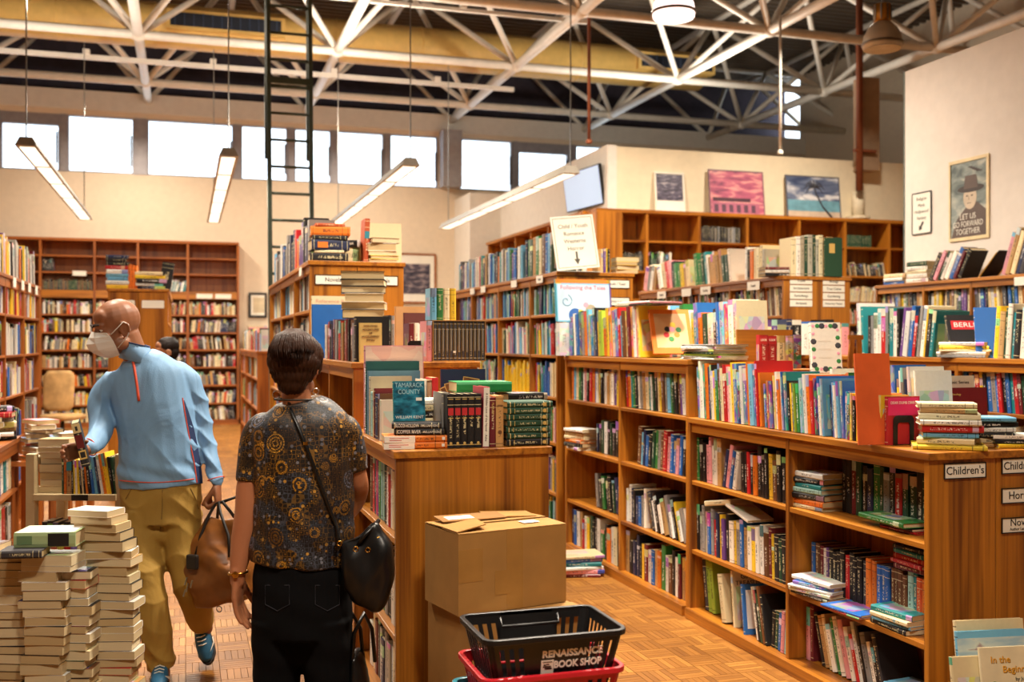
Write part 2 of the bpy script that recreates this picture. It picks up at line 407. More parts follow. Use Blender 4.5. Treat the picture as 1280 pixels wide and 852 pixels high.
# ladder up to the roof
ld = thing('roof_ladder', 'tall green grey steel ladder rising to the roof behind the novels', 'ladder', (.94, 12.1, 0))
for sx in (0, .47): MB().box(sx - .025, sx + .025, -.02, .04, 0, 5.6).build('rail', GREENMETAL, ld, bevel=.004).rotation_euler = (0, R(-.5), 0)
for i in range(18): MB().tube([(.0, .01, .25 + i * .305), (.47, .01, .25 + i * .305)], .017, 8).build('rung', GREENMETAL, ld, smooth=True).location.x = -.0087 * (.25 + i * .305)
MB().box(-.07, .44, -.03, .05, 4.55, 4.62).build('bracket', GREENMETAL, ld)
for sx in (0, .47): MB().box(sx - .03, sx + .03, .04, .1, 3.7, 8.0).build('upper_rail', GREENMETAL, ld).location.x = -.05
# ---------------------------------------------------------------- shelving units
LOWS, TOP = [.06, .40, .80], {3: 1.165, 4: 1.5, 6: 2.16}
ALLS = [.06, .40, .80, 1.165, 1.5, 1.83]
NB = []
def gondola(label, x0, x1, ys, tiers, W=OAK, seam=True, card_edge=True, group='stepped oak bookcases', base=.06, single=None):
    """double sided bookcase between x0 and x1; ys = bay boundaries from near to far; single='L'/'R' gives one open face"""
    top = TOP[tiers]; o0 = (x0, ys[0], 0); y0, y1 = ys[0], ys[-1]; xm = (x0 + x1) / 2
    r = thing('bookcase', label, 'bookcase', o0, 0, group)
    P = lambda m, nm, mt, bv=.003: m.build(nm, mt, r, o0, bevel=bv)
    if seam:
        P(MB().box(x0 - .005, xm - .0015, y0 - .002, y0 + .028, 0, top - .03), 'end_panel', W['z'])
        P(MB().box(xm + .0015, x1 + .005, y0 - .002, y0 + .028, 0, top - .03), 'end_panel', W['z'])
    else: P(MB().box(x0 - .005, x1 + .005, y0 - .002, y0 + .028, 0, top - .03), 'end_panel', W['z'])
    P(MB().box(x0 - .005, x1 + .005, y1 - .028, y1, 0, top - .03), 'end_panel', W['z'])
    P(MB().box(x0 - .016, x1 + .016, y0 - .014, y1, top - .03, top), 'top_board', W['y'])
    P(MB().box(xm - .006, xm + .006, y0 + .028, y1 - .028, base, top - .03) if single is None else MB().box(x1 - .012, x1, y0 + .028, y1 - .028, base, top - .03), 'back_panel', W['z'], 0)
    P(MB().box(x0 - .03, x1 + .005, y0 + .03, y1 - .002, 0, base), 'plinth', W['y'])
    for y in ys[1:-1]: P(MB().box(x0, x1, y - .014, y + .014, base, top - .03), 'upright', W['z'])
    for a, b in zip(ys[:-1], ys[1:]):
        for z in ALLS[1:tiers]:
            if z < top - .1:
                P(MB().box(x0 + .004, xm - .006 if single is None else x1 - .012, a + .014, b - .014, z - .024, z), 'shelf', W['y'])
                if single is None: P(MB().box(xm + .006, x1 - .004, a + .014, b - .014, z - .024, z), 'shelf', W['y'], 0)
        P(MB().box(x0 + .002, x0 + .022, a + .014, b - .014, top - .085, top - .03), 'fascia', W['y'])
    return r
XA, XB = .81, 1.45
mid_low = gondola('low oak bookcase end in front of the novels, cardboard boxes against it', XA, XB, [4.12, 5.23], 3, seam=False)
mid_mid = gondola('middle height oak bookcase section holding the black boxed book set', XA, XB, [5.235, 6.2, 7.165], 4)
mid_tall = gondola('tall oak bookcase end with two novels labels on it', XA, XB, [7.17, 8.3, 9.5, 10.7], 6)
far_run = gondola('low distant oak bookcase behind the ladder', XA, XB, [12.6, 13.9, 15.2, 16.5], 4, OLD)
GA, GB = 2.80, 3.44
kid_low = gondola("low oak bookcase with children's cards on its end panel", GA, GB, [3.42, 4.44, 5.475], 3)
kid_mid = gondola("middle height oak bookcase crowded with picture books", GA, GB, [5.48, 6.5, 7.54], 4)
kid_tall = gondola('tall oak bookcase behind the picture books, framed card sign on top', GA, GB, [7.72, 8.42, 9.36, 10.32, 11.0], 6, seam=False)
TA, TB = 4.79, 5.43
t_mid = gondola('middle height oak bookcase crowded with large atlases', TA, TB, [3.4, 4.5, 5.6, 6.6, 7.55], 4)
t_tall = gondola('tall oak bookcase end with eight category cards', TA, TB, [7.64, 8.56, 9.5, 10.55], 6)
w_tall = gondola('tall oak bookcase against the white poster wall', 6.5, 6.83, [5.6, 6.2, 6.82, 7.42, 8.03, 8.72], 6, single='L')
# left side
l_low_top = .98
def lbook(label, x0, x1, ys, zs, top, W=OLD, nm='bookcase', cat='bookcase'):
    """bookcase open towards +x"""
    o0 = (x0, ys[0], 0); r = thing(nm, label, cat, o0, 0, 'wall bookcases')
    P = lambda m, n_, mt, bv=.003: m.build(n_, mt, r, o0, bevel=bv)
    P(MB().box(x0, x1 + .012, ys[0] - .01, ys[-1] + .01, top - .03, top), 'top_board', W['y'])
    P(MB().box(x0, x0 + .012, ys[0], ys[-1], .06, top - .03), 'back_panel', W['z'], 0)
    P(MB().box(x0, x1, ys[0], ys[-1], 0, .06), 'plinth', W['y'])
    for y in ys: P(MB().box(x0 + .012, x1, y - .013, y + .013, .06, top - .03), 'upright', W['z'])
    for a, b in zip(ys[:-1], ys[1:]):
        for z in zs: P(MB().box(x0 + .012, x1 - .003, a + .013, b - .013, z - .022, z), 'shelf', W['y'])
        P(MB().box(x1 - .02, x1 - .001, a + .013, b - .013, top - .1, top - .03), 'fascia', W['y'])
    return r
left_tall = lbook('tall brown bookcase at the edge behind the crowded book stacks', -1.95, -1.35, [8.0, 9.0, 10.0, 11.0], ALLS[1:], 2.14)
left_low = lbook('low brown bookcase piled with loose books near the book cart', -1.6, -1.02, [4.6, 5.5, 6.4, 7.3], [.36, .68], 1.0)
def xcase(label, x0, x1, y0, y1, xs, zs, top, thick=None, W=OLD, cards=(), grp='wall bookcases'):
    """bookcase open towards the camera (-y)"""
    o0 = (x0, y0, 0); r = thing('bookcase', label, 'bookcase', o0, 0, grp)
    P = lambda m, n_, mt, bv=0: m.build(n_, mt, r, o0, bevel=bv)
    P(MB().box(x0, x1, y0 - .012, y1, top - .05, top), 'top_board', W['x'])
    P(MB().box(x0, x1, y1 - .012, y1, .1, top - .05), 'back_panel', W['z'])
    P(MB().box(x0, x1, y0 + .02, y1, 0, .1), 'plinth', W['x'])
    for x in xs: P(MB().box(x - .022, x + .022, y0, y1 - .012, .1, top - .05), 'upright', W['z'])
    for a, b in zip(xs[:-1], xs[1:]):
        for z in zs: P(MB().box(a + .022, b - .022, y0 + .006, y1 - .012, z - .03, z), 'shelf', W['x'])
        if thick: P(MB().box(a + .022, b - .022, y0 - .004, y0 + .02, thick[0], thick[1]), 'fascia', OAK['x'])
    return r
BZ = [.1, .43, .77, 1.10, 1.44, 1.78, 2.12, 2.62, 2.86, 3.2] 
back_zs = [.43, .78, 1.13, 1.47, 1.80, 2.14, 2.56, 2.93, 3.24]
back_xs = [-3.9, -3.25, -2.58, -1.64, -.87, .04, .98]
back_case = xcase('long wall bookcase under the clerestory windows behind the bald man', -3.9, 1.0, 21.05, 21.44, back_xs, back_zs, 3.56, (2.44, 2.585))
pic_xs = [6.16, 6.58, 7.45, 8.27, 9.19, 10.03, 10.86, 11.378]
pic_zs = [.46, .82, 1.18, 1.54, 1.9, 2.25, 2.67, 3.13]
pic_case = xcase('long oak bookcase under the leaning pictures', 5.76, 11.40, 14.22, 14.59, pic_xs, pic_zs, 3.58, None, OAK)
MB().box(0, .4, -.012, .36, 0, 3.53).build('corner_panel', OAK['z'], pic_case)
cn = xcase('oak bookcase round the corner past the pictures', 11.42, 12.6, 13.9, 14.58, [11.44, 12.0, 12.58], pic_zs, 3.58, None, OAK)
side = thing('bookcase', 'long oak bookcase along the side wall under the wall screen', 'bookcase', (5.72, 14.6, 0), 0, 'wall bookcases')
sP = lambda m, n_, mt: m.build(n_, mt, side, (5.72, 14.6, 0))
sP(MB().box(5.70, 6.09, 14.6, 19.9, 3.53, 3.58), 'top_board', OAK['y'])
sP(MB().box(6.075, 6.09, 14.6, 19.9, .1, 3.53), 'back_panel', OAK['z'])
for y in (15.4, 16.3, 17.2, 18.1, 19.0, 19.88): sP(MB().box(5.74, 6.075, y - .022, y + .022, 0, 3.53), 'upright', OAK['z'])
for z in pic_zs: sP(MB().box(5.745, 6.075, 14.6, 19.88, z - .03, z), 'shelf', OAK['y'])
kiosk = gondola('tall oak bookcase end with two blank cards behind the bald man', -.76, -.18, [11.5, 12.5, 13.5, 14.5], 6, seam=True)
slim = xcase('slim shelf of books standing by the framed certificate', 1.08, 1.62, 20.9, 21.3, [1.1, 1.6], [.35, .72, 1.1], 1.45, None, OLD)
far_low = xcase('low shelf of books under the framed print at the back wall', 4.2, 5.6, 18.6, 18.95, [4.22, 4.9, 5.58], [.45, .85, 1.3, 1.7], 2.05, None, OAK)
# cards
def card(parent_xyz, w, h, txt, face='N', m=CARD, rim=True, size=.03, root=None, label=None):
    """a card in a black holder, as a part of the bookcase"""
    x, y, z = parent_xyz; o0 = root.location
    rot = (R(90), 0, 0) if face == 'N' else (R(90), 0, R(-90))
    c = MB().box(-w / 2, w / 2, -h / 2, h / 2, 0, .003).build('label_card', m, root)
    c.location = (x - o0.x, y - o0.y, z - o0.z); c.rotation_euler = rot
    if rim:
        q = .004
        MB().box(-w / 2 - q, w / 2 + q, -h / 2 - q, -h / 2, 0, .005).box(-w / 2 - q, w / 2 + q, h / 2, h / 2 + q, 0, .005).box(-w / 2 - q, -w / 2, -h / 2, h / 2, 0, .005).box(w / 2, w / 2 + q, -h / 2, h / 2, 0, .005).build('card_holder', BLACK, c)
    if txt: words('lettering', txt, size, INK, c, (0, 0, .0036), (0, 0, 0))
    return c
ce = 3.417
card((2.965, ce, 1.09), .195, .055, "Children's", root=kid_low, size=.045)
card((3.245, ce, 1.10), .195, .055, "Children's", root=kid_low, size=.045)
card((3.245, ce, .98), .195, .055, "Horror", root=kid_low, size=.045)
c_ = card((3.245, ce, .86), .195, .055, "Novels", root=kid_low, size=.042)
c_.children[-1].location.y = .010
words('lettering', 'Author Last Name', .016, INK, c_, (0, -.016, .0036), (0, 0, 0))
card((.965, 7.166, 2.03), .24, .06, 'Novels', root=mid_tall, size=.04)
card((1.30, 7.166, 2.03), .22, .06, 'Novels', root=mid_tall, size=.04)
card((3.30, 7.716, 2.07), .22, .06, 'Youth / Teen', root=kid_tall, size=.03)
card((3.30, 7.716, 1.93), .22, .06, 'Horror', root=kid_tall, size=.03)
for j, (col, x) in enumerate(((('Travel', 'Architecture', 'Furnishings', 'Antiques'), 4.95), (('Biology', 'True Crime', 'Gardening', 'Performing / Theater'), 5.27))):
    for i, tx in enumerate(col): card((x, 7.636, 2.12 - i * .063), .215, .054, tx, root=t_tall, rim=False, size=.03 if len(tx) < 14 else .02)
for x in (-.615, -.325): card((x, 11.495, 2.0), .22, .08, None, root=kiosk, rim=False)
for y, t_ in ((8.1, 'Youth'), (8.8, ''), (9.8, ''), (10.2, '')): card((GA - .02, y, 2.12), .16, .06, t_, face='L', root=kid_tall, rim=False)
for u, t_ in ((829, 'Hobbies'), (860, ''), (884, 'Cooking'), (944, 'Travel')): card((TA - .018, yx(u, TA), 2.1), .2, .075, t_, face='L', root=t_tall, rim=False)
card((6.5 - .018, 5.9 + .9, 2.1), .2, .07, '', face='L', root=w_tall, rim=False)
card((XA - .02, 7.6, 2.11), .16, .06, '', face='L', root=mid_tall, rim=False)
for k, x in enumerate((-1.9, .35, .7)): 
    card((x, 21.04, 2.5 if k else 2.9), .3 if k else .24, .09, None, root=back_case, rim=False)
for y in (9.3, 9.75, 10.15, 10.6):
    c = card((-1.33, y, 2.09), .14, .08, None, root=left_tall, rim=False); c.rotation_euler = (R(90), 0, R(90))
# ---------------------------------------------------------------- books
PAL = dict(k='19191C', n='1E2C52', b='2566B4', s='6DB2D8', t='1D858C', g='2E7E3E', G='1C4631', l='9CB83A', y='EFC832', o='E67A22', r='BE2228', m='6C1C26', p='E59AA2', v='64428A', w='EFEBE0', c='E8D8AC', i='BC935C', e='6A4328', x='8D8B88', d='3B3B42', a='9ED0CC', z='D9417E', h='B7B19C', f='C9562A')
CN = dict(k='black', n='navy', b='blue', s='sky blue', t='teal', g='green', G='dark green', l='olive', y='yellow', o='orange', r='red', m='maroon', p='pink', v='purple', w='white', c='cream', i='tan', e='brown', x='grey', d='charcoal', a='pale aqua', z='magenta', h='drab beige', f='rust red')
def ordw(n):
    a = ['', 'first', 'second', 'third', 'fourth', 'fifth', 'sixth', 'seventh', 'eighth', 'ninth', 'tenth', 'eleventh', 'twelfth', 'thirteenth', 'fourteenth', 'fifteenth', 'sixteenth', 'seventeenth', 'eighteenth', 'nineteenth']
    if n < 20: return a[n]
    t = {2: 'twent', 3: 'thirt', 4: 'fort', 5: 'fift', 6: 'sixt', 7: 'sevent', 8: 'eight'}[n // 10]
    return t + 'ieth' if n % 10 == 0 else t + 'y-' + a[n % 10]
def cover_mat(name, style, src):
    t = NT(name)
    if src == 'obj': base = t.n('ObjectInfo', out=1); rnd = t.n('ObjectInfo', out=5)
    else: base = t.n('Attribute', attribute_name='tint', out=0); rnd = t.n('Attribute', attribute_name='tint', out=3)
    uv = t.coord('UV'); U = t.n('SeparateXYZ', {0: uv}, out=0); V = t.n('SeparateXYZ', {0: uv}, out=1)
    spine = t.ma('LESS_THAN', U, 1.5); cov = t.ma('MULTIPLY', t.ma('GREATER_THAN', U, 1.5), t.ma('LESS_THAN', U, 3.5))
    r = [t.n('TexWhiteNoise', {'W': t.ma('ADD', t.ma('MULTIPLY', rnd, 91.7), k * 3.1)}, noise_dimensions='1D') for k in range(4)]
    rc = t.n('TexWhiteNoise', {'W': t.ma('ADD', t.ma('MULTIPLY', rnd, 53.0), 1.7)}, noise_dimensions='1D', out=1)
    lum = t.n('RGBToBW', {0: base}); light = t.ma('GREATER_THAN', lum, .22)
    ink = t.mix(light, lin('E7D9A8') if style == 'cloth' else lin('F2EEDF'), lin('2A2320'))
    # title lettering reduced to broken marks
    tx = t.n('CombineXYZ', {0: t.ma('MULTIPLY', U, 3.2), 1: t.ma('ADD', t.ma('MULTIPLY', V, 44.0), t.ma('MULTIPLY', rnd, 77.0)), 2: rnd})
    nz = t.n('TexNoise', {'Vector': tx, 'Scale': 1.0, 'Detail': 1.5})
    lo = t.ma('ADD', .12, t.ma('MULTIPLY', r[0], .25)); hi = t.ma('ADD', .62, t.ma('MULTIPLY', r[1], .25))
    inw = t.ma('MULTIPLY', t.ma('GREATER_THAN', V, lo), t.ma('LESS_THAN', V, hi))
    mid = t.ma('MULTIPLY', t.ma('GREATER_THAN', U, .33), t.ma('LESS_THAN', U, .67))
    title = t.ma('MULTIPLY', t.ma('MULTIPLY', inw, mid), t.ma('MULTIPLY', spine, t.ma('GREATER_THAN', nz, .53)))
    col = base
    if style != 'cloth':
        alt = t.mix(.45, rc, t.mix(r[2], lin('F0E8D8'), lin('1D1D22')))
        a = t.ma('ADD', .62, t.ma('MULTIPLY', r[3], .3)); b = t.ma('ADD', a, t.ma('ADD', .06, t.ma('MULTIPLY', r[2], .3)))
        band = t.ma('MULTIPLY', t.ma('MULTIPLY', t.ma('GREATER_THAN', V, a), t.ma('LESS_THAN', V, b)), spine)
        col = t.mix(t.ma('MULTIPLY', band, t.ma('GREATER_THAN', r[1], .45)), col, alt)
        p = t.n('CombineXYZ', {0: U, 1: V, 2: t.ma('MULTIPLY', rnd, 40.0)})
        vo = t.n('TexVoronoi', {'Vector': p, 'Scale': 5.0 if style == 'picture' else 3.0}, out=1)
        nz2 = t.n('TexNoise', {'Vector': p, 'Scale': 3.0, 'Detail': 2.0})
        art = t.mix(.5, vo, t.mix(nz2, base, alt))
        edge = t.ma('MULTIPLY', t.ma('LESS_THAN', t.ma('ABSOLUTE', t.ma('SUBTRACT', U, 2.5)), .4), t.ma('LESS_THAN', t.ma('ABSOLUTE', t.ma('SUBTRACT', V, .42)), .3))
        col = t.mix(t.ma('MULTIPLY', t.ma('MULTIPLY', cov, edge), .85 if style == 'picture' else .6), col, art)
        if style == 'picture':
            sp = t.n('TexVoronoi', {'Vector': t.n('CombineXYZ', {0: t.ma('MULTIPLY', U, .7), 1: t.ma('MULTIPLY', V, 3.5), 2: t.ma('MULTIPLY', rnd, 31.0)}), 'Scale': 2.0}, out=1)
            col = t.mix(t.ma('MULTIPLY', t.ma('MULTIPLY', spine, t.ma('GREATER_THAN', r[0], .6)), .3), col, sp)
    else:
        for q in (.06, .94, .80): 
            ln = t.ma('MULTIPLY', t.ma('LESS_THAN', t.ma('ABSOLUTE', t.ma('SUBTRACT', V, q)), .006), spine)
            col = t.mix(t.ma('MULTIPLY', ln, .8), col, ink)
    col = t.mix(t.ma('MULTIPLY', title, .7), col, ink)
    wv = t.n('TexNoise', {'Vector': t.coord(), 'Scale': 60.0})
    col = t.mix(t.ma('MULTIPLY', wv, .12), col, lin('4A3F35'))
    return t.set(color=col, rough=.62 if style == 'cloth' else .36, spec=.4)
CLOTH, JACKET, PICT = (cover_mat('cover_' + s, s, 'obj') for s in ('cloth', 'jacket', 'picture'))
CLOTH_S, JACKET_S = cover_mat('cover_cloth_far', 'cloth', 'attr'), cover_mat('cover_jacket_far', 'jacket', 'attr')
def paper():
    t = NT('book_pages'); v = t.coord()
    n1 = t.n('TexNoise', {'Vector': t.mp(v, (700, 6, 6)), 'Scale': 1.0, 'Detail': 2.0})
    rnd = t.n('ObjectInfo', out=5)
    a = t.mix(rnd, lin('E2D2AC'), lin('BFA474'))
    return t.set(color=t.mix(t.ma('MULTIPLY', n1, .5), a, lin('A48A5C')), rough=.85)
PAPER = paper()
MC = {}
def book_mesh(kind, w, d, h, mat, split):
    key = (kind, round(w * 1000), round(d * 200), round(h * 200), mat.name, split)
    if key in MC: return MC[key]
    hard = kind == 'hard'; b = .0028 if hard else .0013; q = .003 if hard else .0006; k = min(.004, w * .25)
    pts = [(0, k), (w * .22, 0), (w * .78, 0), (w, k), (w, d), (w - b, d), (w - b, b + k), (b, b + k), (b, d), (0, d)]
    n = 10; vs = [(x, y, 0) for x, y in pts] + [(x, y, h) for x, y in pts]
    # end caps of the case as quads
    fs, uv = [], []
    for i in range(n):
        j = (i + 1) % n; fs.append((i, j, n + j, n + i))
        if i < 3: f_ = lambda p, z: (min(1, max(0, p[0] / w)), z / h)
        elif i in (3, 9): f_ = lambda p, z: (2.001 + .998 * (p[1] / d if i == 3 else 1 - p[1] / d), z / h)
        else: f_ = lambda p, z: (4.5, z / h)
        uv += [f_(pts[i], 0), f_(pts[j], 0), f_(pts[j], h), f_(pts[i], h)]
    for q4 in ((0, 1, 6, 7), ) if False else ((0, 7, 8, 9), (3, 4, 5, 6), (0, 1, 2, 3)):
        fs.append(tuple(reversed(q4))); uv += [(4.5, .5)] * 4; fs.append(tuple(n + a for a in q4)); uv += [(4.5, .5)] * 4
    fs.append((7, 6, 3, 0)); uv += [(4.5, .5)] * 4; fs.append((n, n + 3, n + 6, n + 7)); uv += [(4.5, .5)] * 4
    nc = len(fs)
    pv = MB().box(b, w - b, b + k, d - q, q, h - q)
    def mk(nm, V, F, mats, idx, uvs):
        me = bpy.data.meshes.new(nm); me.from_pydata(V, [], F)
        for m in mats: me.materials.append(m)
        if idx: me.polygons.foreach_set('material_index', idx)
        if uvs: me.uv_layers.new(name='UVMap').data.foreach_set('uv', [c for p in uvs for c in p])
        me.update(); return me
    if split: r = (mk('book', vs, fs, [mat], None, uv), mk('pages', pv.v, pv.f, [PAPER], None, None))
    else:
        F = fs + [tuple(2 * n + a for a in f) for f in pv.f]
        r = (mk('book', vs + pv.v, F, [mat, PAPER], [0] * nc + [1] * 6, uv + [(4.5, .5)] * 24), None)
    MC[key] = r; return r
def vary(hexc):
    c = lin(hexc); k = random.uniform(.8, 1.15); j = random.uniform(.93, 1.07)
    return (min(1, c[0] * k * j), min(1, c[1] * k), min(1, c[2] * k / j), 1)
def mk_book(name, kind, w, d, h, ch, mtx, label, group=None, mat=None, split=False, cat='book'):
    mat = mat or JACKET
    me, pg = book_mesh(kind, w, d, h, mat, split)
    o = bpy.data.objects.new(name, me); COL.objects.link(o); o.matrix_world = mtx
    o.color = vary(PAL[ch]); tag(o, label, cat, group)
    if pg:
        p = bpy.data.objects.new('pages', pg); COL.objects.link(p); p.parent = o; p.color = o.color
    return o
T, RZ, RY, RX = Matrix.Translation, (lambda a: Matrix.Rotation(R(a), 4, 'Z')), (lambda a: Matrix.Rotation(R(a), 4, 'Y')), (lambda a: Matrix.Rotation(R(a), 4, 'X'))
def adj(t, h):
    return 'slim ' if t < .013 else 'thick ' if t > .036 else 'tall ' if h > .3 else 'small ' if h < .19 else ''
NOUN = {'picture_book': 'picture book', 'storybook': 'storybook', 'hardcover_book': 'hardback', 'paperback_book': 'paperback', 'atlas': 'large book'}
def frame_of(face, plane, run, s, z):
    """point at arclength s from the start of the run, and the yaw"""
    if face == 'L': return (plane, run[0] - s, z), -90
    if face == 'N': return (run[0] + s, plane, z), 0
    return (plane, run[0] + s, z), 90
def row(face, plane, run, z, seq, where, h=(.2, .26), t=(.015, .03), d=(.16, .2), name='storybook', kind=None, lean=0, mat=None, split=False, group=None, fit=True, deep=.012, start=1):
    L = abs(run[1] - run[0]); n = len(seq)
    ts = [random.uniform(*t) * (.8 if c in 'y' else 1) for c in seq]
    hs = [random.uniform(*h) for c in seq]
    ln = [lean(i / max(1, n - 1)) if callable(lean) else lean for i in range(n)]
    gp = [hs[0] * math.sin(R(max(0, -ln[0])))] + [min(hs[i - 1], hs[i]) * max(0, math.sin(R(ln[i - 1])) - math.sin(R(ln[i]))) for i in range(1, n)]
    end = hs[-1] * math.sin(R(max(0, ln[-1])))
    if fit:
        tot = sum(a / math.cos(R(l)) for a, l in zip(ts, ln)); k = (L - .004 - sum(gp) - end) / tot; ts = [a * k for a in ts]
    s = .002; out = []
    for i, (c, w, l) in enumerate(zip(seq, ts, ln)):
        hh = hs[i]; dd = random.uniform(*d); s += gp[i]
        if c == ' ': s += w; continue
        kd = kind or random.choice(('hard', 'paper')); pw = w * .985
        (px, py, pz), yaw = frame_of(face, plane, run, s, z)
        up = pw * math.sin(R(l)) if l > 0 else 0
        m = T((px, py, pz + up + .0008)) @ RZ(yaw) @ T((0, random.uniform(0, deep), 0)) @ RY(l)
        mm = mat or (CLOTH if random.random() < .25 else JACKET)
        nm = 'paperback_book' if name == 'hardcover_book' and kd == 'paper' else name
        lab = f"{adj(pw, hh)}{CN[c]} {NOUN.get(nm, nm)}, {ordw(start + i)} from left {where}"
        out.append(mk_book(nm, kd, pw, dd, hh, c, m, lab, group or f"books {where}", mm, split))
        s += w / math.cos(R(l))
    return out
def stack(x, y, z, items, where, yaw=0, name='hardcover_book', kind=None, jit=4, shift=.008, size=(.155, .225), split=True, mat=None, group=None, th=(.022, .04)):
    """lying books from the bottom up; yaw 0 turns the spines to the camera side, 180 the page edges"""
    out = []; n = len(items)
    for i, c in enumerate(items):
        w = random.uniform(*th); d = size[0] * random.uniform(.92, 1.05); h = size[1] * random.uniform(.92, 1.05)
        kd = kind or random.choice(('hard', 'hard', 'paper'))
        nm = 'paperback_book' if name == 'hardcover_book' and kd == 'paper' else name
        m = T((x + random.uniform(-shift, shift), y + random.uniform(-shift, shift), z)) @ RZ(yaw + random.uniform(-jit, jit)) @ T((-h / 2, -d / 2, w)) @ RY(90)
        pos = 'top' if i == n - 1 else 'bottom' if i == 0 else ordw(n - i) + ' from top'
        lab = f"{adj(w, .22)}{CN[c]} {NOUN[nm]}, {pos} in {where}"
        out.append(mk_book(nm, kd, w, d, h, c, m, lab, group or 'books in the ' + where, mat or (CLOTH if random.random() < .35 else JACKET), split))
        z += w + .0008
    return out, z
def vmat(a, b, c):   # rotation with columns a b c
    return Matrix((a, b, c)).transposed().to_euler()
SPINE_UP = vmat((0, 0, -1), (1, 0, 0), (0, -1, 0))       # upright book, title reads downwards
SPINE_LY = vmat((0, 0, 1), (-1, 0, 0), (0, -1, 0))       # lying book
COVER = vmat((0, 1, 0), (0, 0, 1), (1, 0, 0))            # on the front cover
def label_on(b, x0, x1, z0, z1, m, y=-.0009, nm='spine_label'):
    return MB().box(x0, x1, y, .002, z0, z1).build(nm, m, b)
def spine_text(b, txt, size, x, z, m, rot=SPINE_UP, width=None):
    return words('lettering', txt, size, m, b, (x, -.001, z), rot, width)
def facing(name, label, x0, x1, y, z, h, w, ch, kind='hard', tilt=8, yaw=0, mat=None, group=None, split=True):
    """book standing with its front cover to the camera side"""
    d = x1 - x0
    m = T((x0, y, z)) @ RZ(yaw) @ RX(-tilt) @ T((0, w, 0)) @ RZ(-90)
    m = T((x0, y, z)) @ RZ(yaw) @ RX(-tilt) @ Matrix(((0, 1, 0, 0), (-1, 0, 0, w), (0, 0, 1, 0), (0, 0, 0, 1)))
    return mk_book(name, kind, w, d, h, ch, m, label, group, mat or JACKET, split)
TXM = {k: plain('print_' + k, v, .6, noise=0) for k, v in dict(white='EFE9DC', black='1B1918', gold='D4B060', red='C02A30', pink='E59AB0', blue='2A5DA8', yellow='EFC832', orange='E67A22', brown='6A4328', green='2E7E3E', aqua='9ED0CC', teal='2A7F90', purple='64428A', sky='A9D2E2', dgrey='3B3B42').items()}

# ---- far shelves: more books than the limit, joined
class Far:
    V, F, U, K, M = [], [], [], [], []
def far_row(face, plane, run, z, h, seq=None, dens=1.0, t=(.016, .034), d=.17, cloth=False, lean=0):
    L = abs(run[1] - run[0]); s = 0.0; i = 0
    while True:
        w = random.uniform(*t)
        if s + w > L: break
        c = random.choice(seq) if seq else random.choice('kknbbwwccciiermmxdgGtpyosrehw')
        if c == ' ' or random.random() > dens: s += w; continue
        hh = random.uniform(*h)
        (px, py, pz), yaw = frame_of(face, plane, run, s, z)
        m = T((px, py, pz + (w * math.sin(R(lean)) if lean > 0 else 0))) @ RZ(yaw) @ T((0, random.uniform(0, .02), 0)) @ RY(lean)
        b = len(Far.V)
        for q in [(x, y, zz) for zz in (0, hh) for x, y in ((0, 0), (w * .97, 0), (w * .97, d), (0, d))]: Far.V.append(tuple(m @ Vector(q)))
        col = vary(PAL[c])[:3] + (random.random(),)
        for f, uvs, mi in (((0, 1, 5, 4), ((0, 0), (1, 0), (1, 1), (0, 1)), 1 if cloth else 0), ((1, 2, 6, 5), ((2.01, 0), (3, 0), (3, 1), (2.01, 1)), 0), ((3, 0, 4, 7), ((2.01, 0), (3, 0), (3, 1), (2.01, 1)), 0), ((4, 5, 6, 7), ((4.5, 0),) * 4, 2)):
            Far.F.append(tuple(b + a for a in f)); Far.U += uvs; Far.M.append(mi); Far.K += [col] * 4
        s += w / math.cos(R(lean)); i += 1
def far_stack(x, y, z, n, size=(.15, .21), yaw=0, th=(.02, .035)):
    for k in range(n):
        w = random.uniform(*th); m = T((x + random.uniform(-.01, .01), y, z)) @ RZ(yaw + random.uniform(-6, 6))
        b = len(Far.V); a, c = size[1] / 2, size[0] / 2
        for q in [(px, py, zz) for zz in (0, w * .96) for px, py in ((-a, -c), (a, -c), (a, c), (-a, c))]: Far.V.append(tuple(m @ Vector(q)))
        col = vary(PAL[random.choice('kknwwcccierrxopby')])[:3] + (random.random(),)
        for f, mi in (((0, 1, 5, 4), 0), ((1, 2, 6, 5), 2), ((3, 0, 4, 7), 2), ((4, 5, 6, 7), 0)):
            Far.F.append(tuple(b + p for p in f)); Far.U += ((0, 0), (0, 1), (1, 1), (1, 0)) if mi == 0 else ((4.5, 0),) * 4; Far.M.append(mi); Far.K += [col] * 4
        z += w
def far_build():
    me = bpy.data.meshes.new('shelved_books'); me.from_pydata(Far.V, [], Far.F)
    for m in (JACKET_S, CLOTH_S, PAPER): me.materials.append(m)
    me.polygons.foreach_set('material_index', Far.M)
    me.uv_layers.new(name='UVMap').data.foreach_set('uv', [c for p in Far.U for c in p])
    ca = me.color_attributes.new('tint', 'FLOAT_COLOR', 'CORNER'); ca.data.foreach_set('color', [c for p in Far.K for c in p])
    o = bpy.data.objects.new('shelved_books', me); COL.objects.link(o)
    tag(o, 'hundreds of assorted books filling the distant wall and aisle shelves', 'books', kind='stuff')
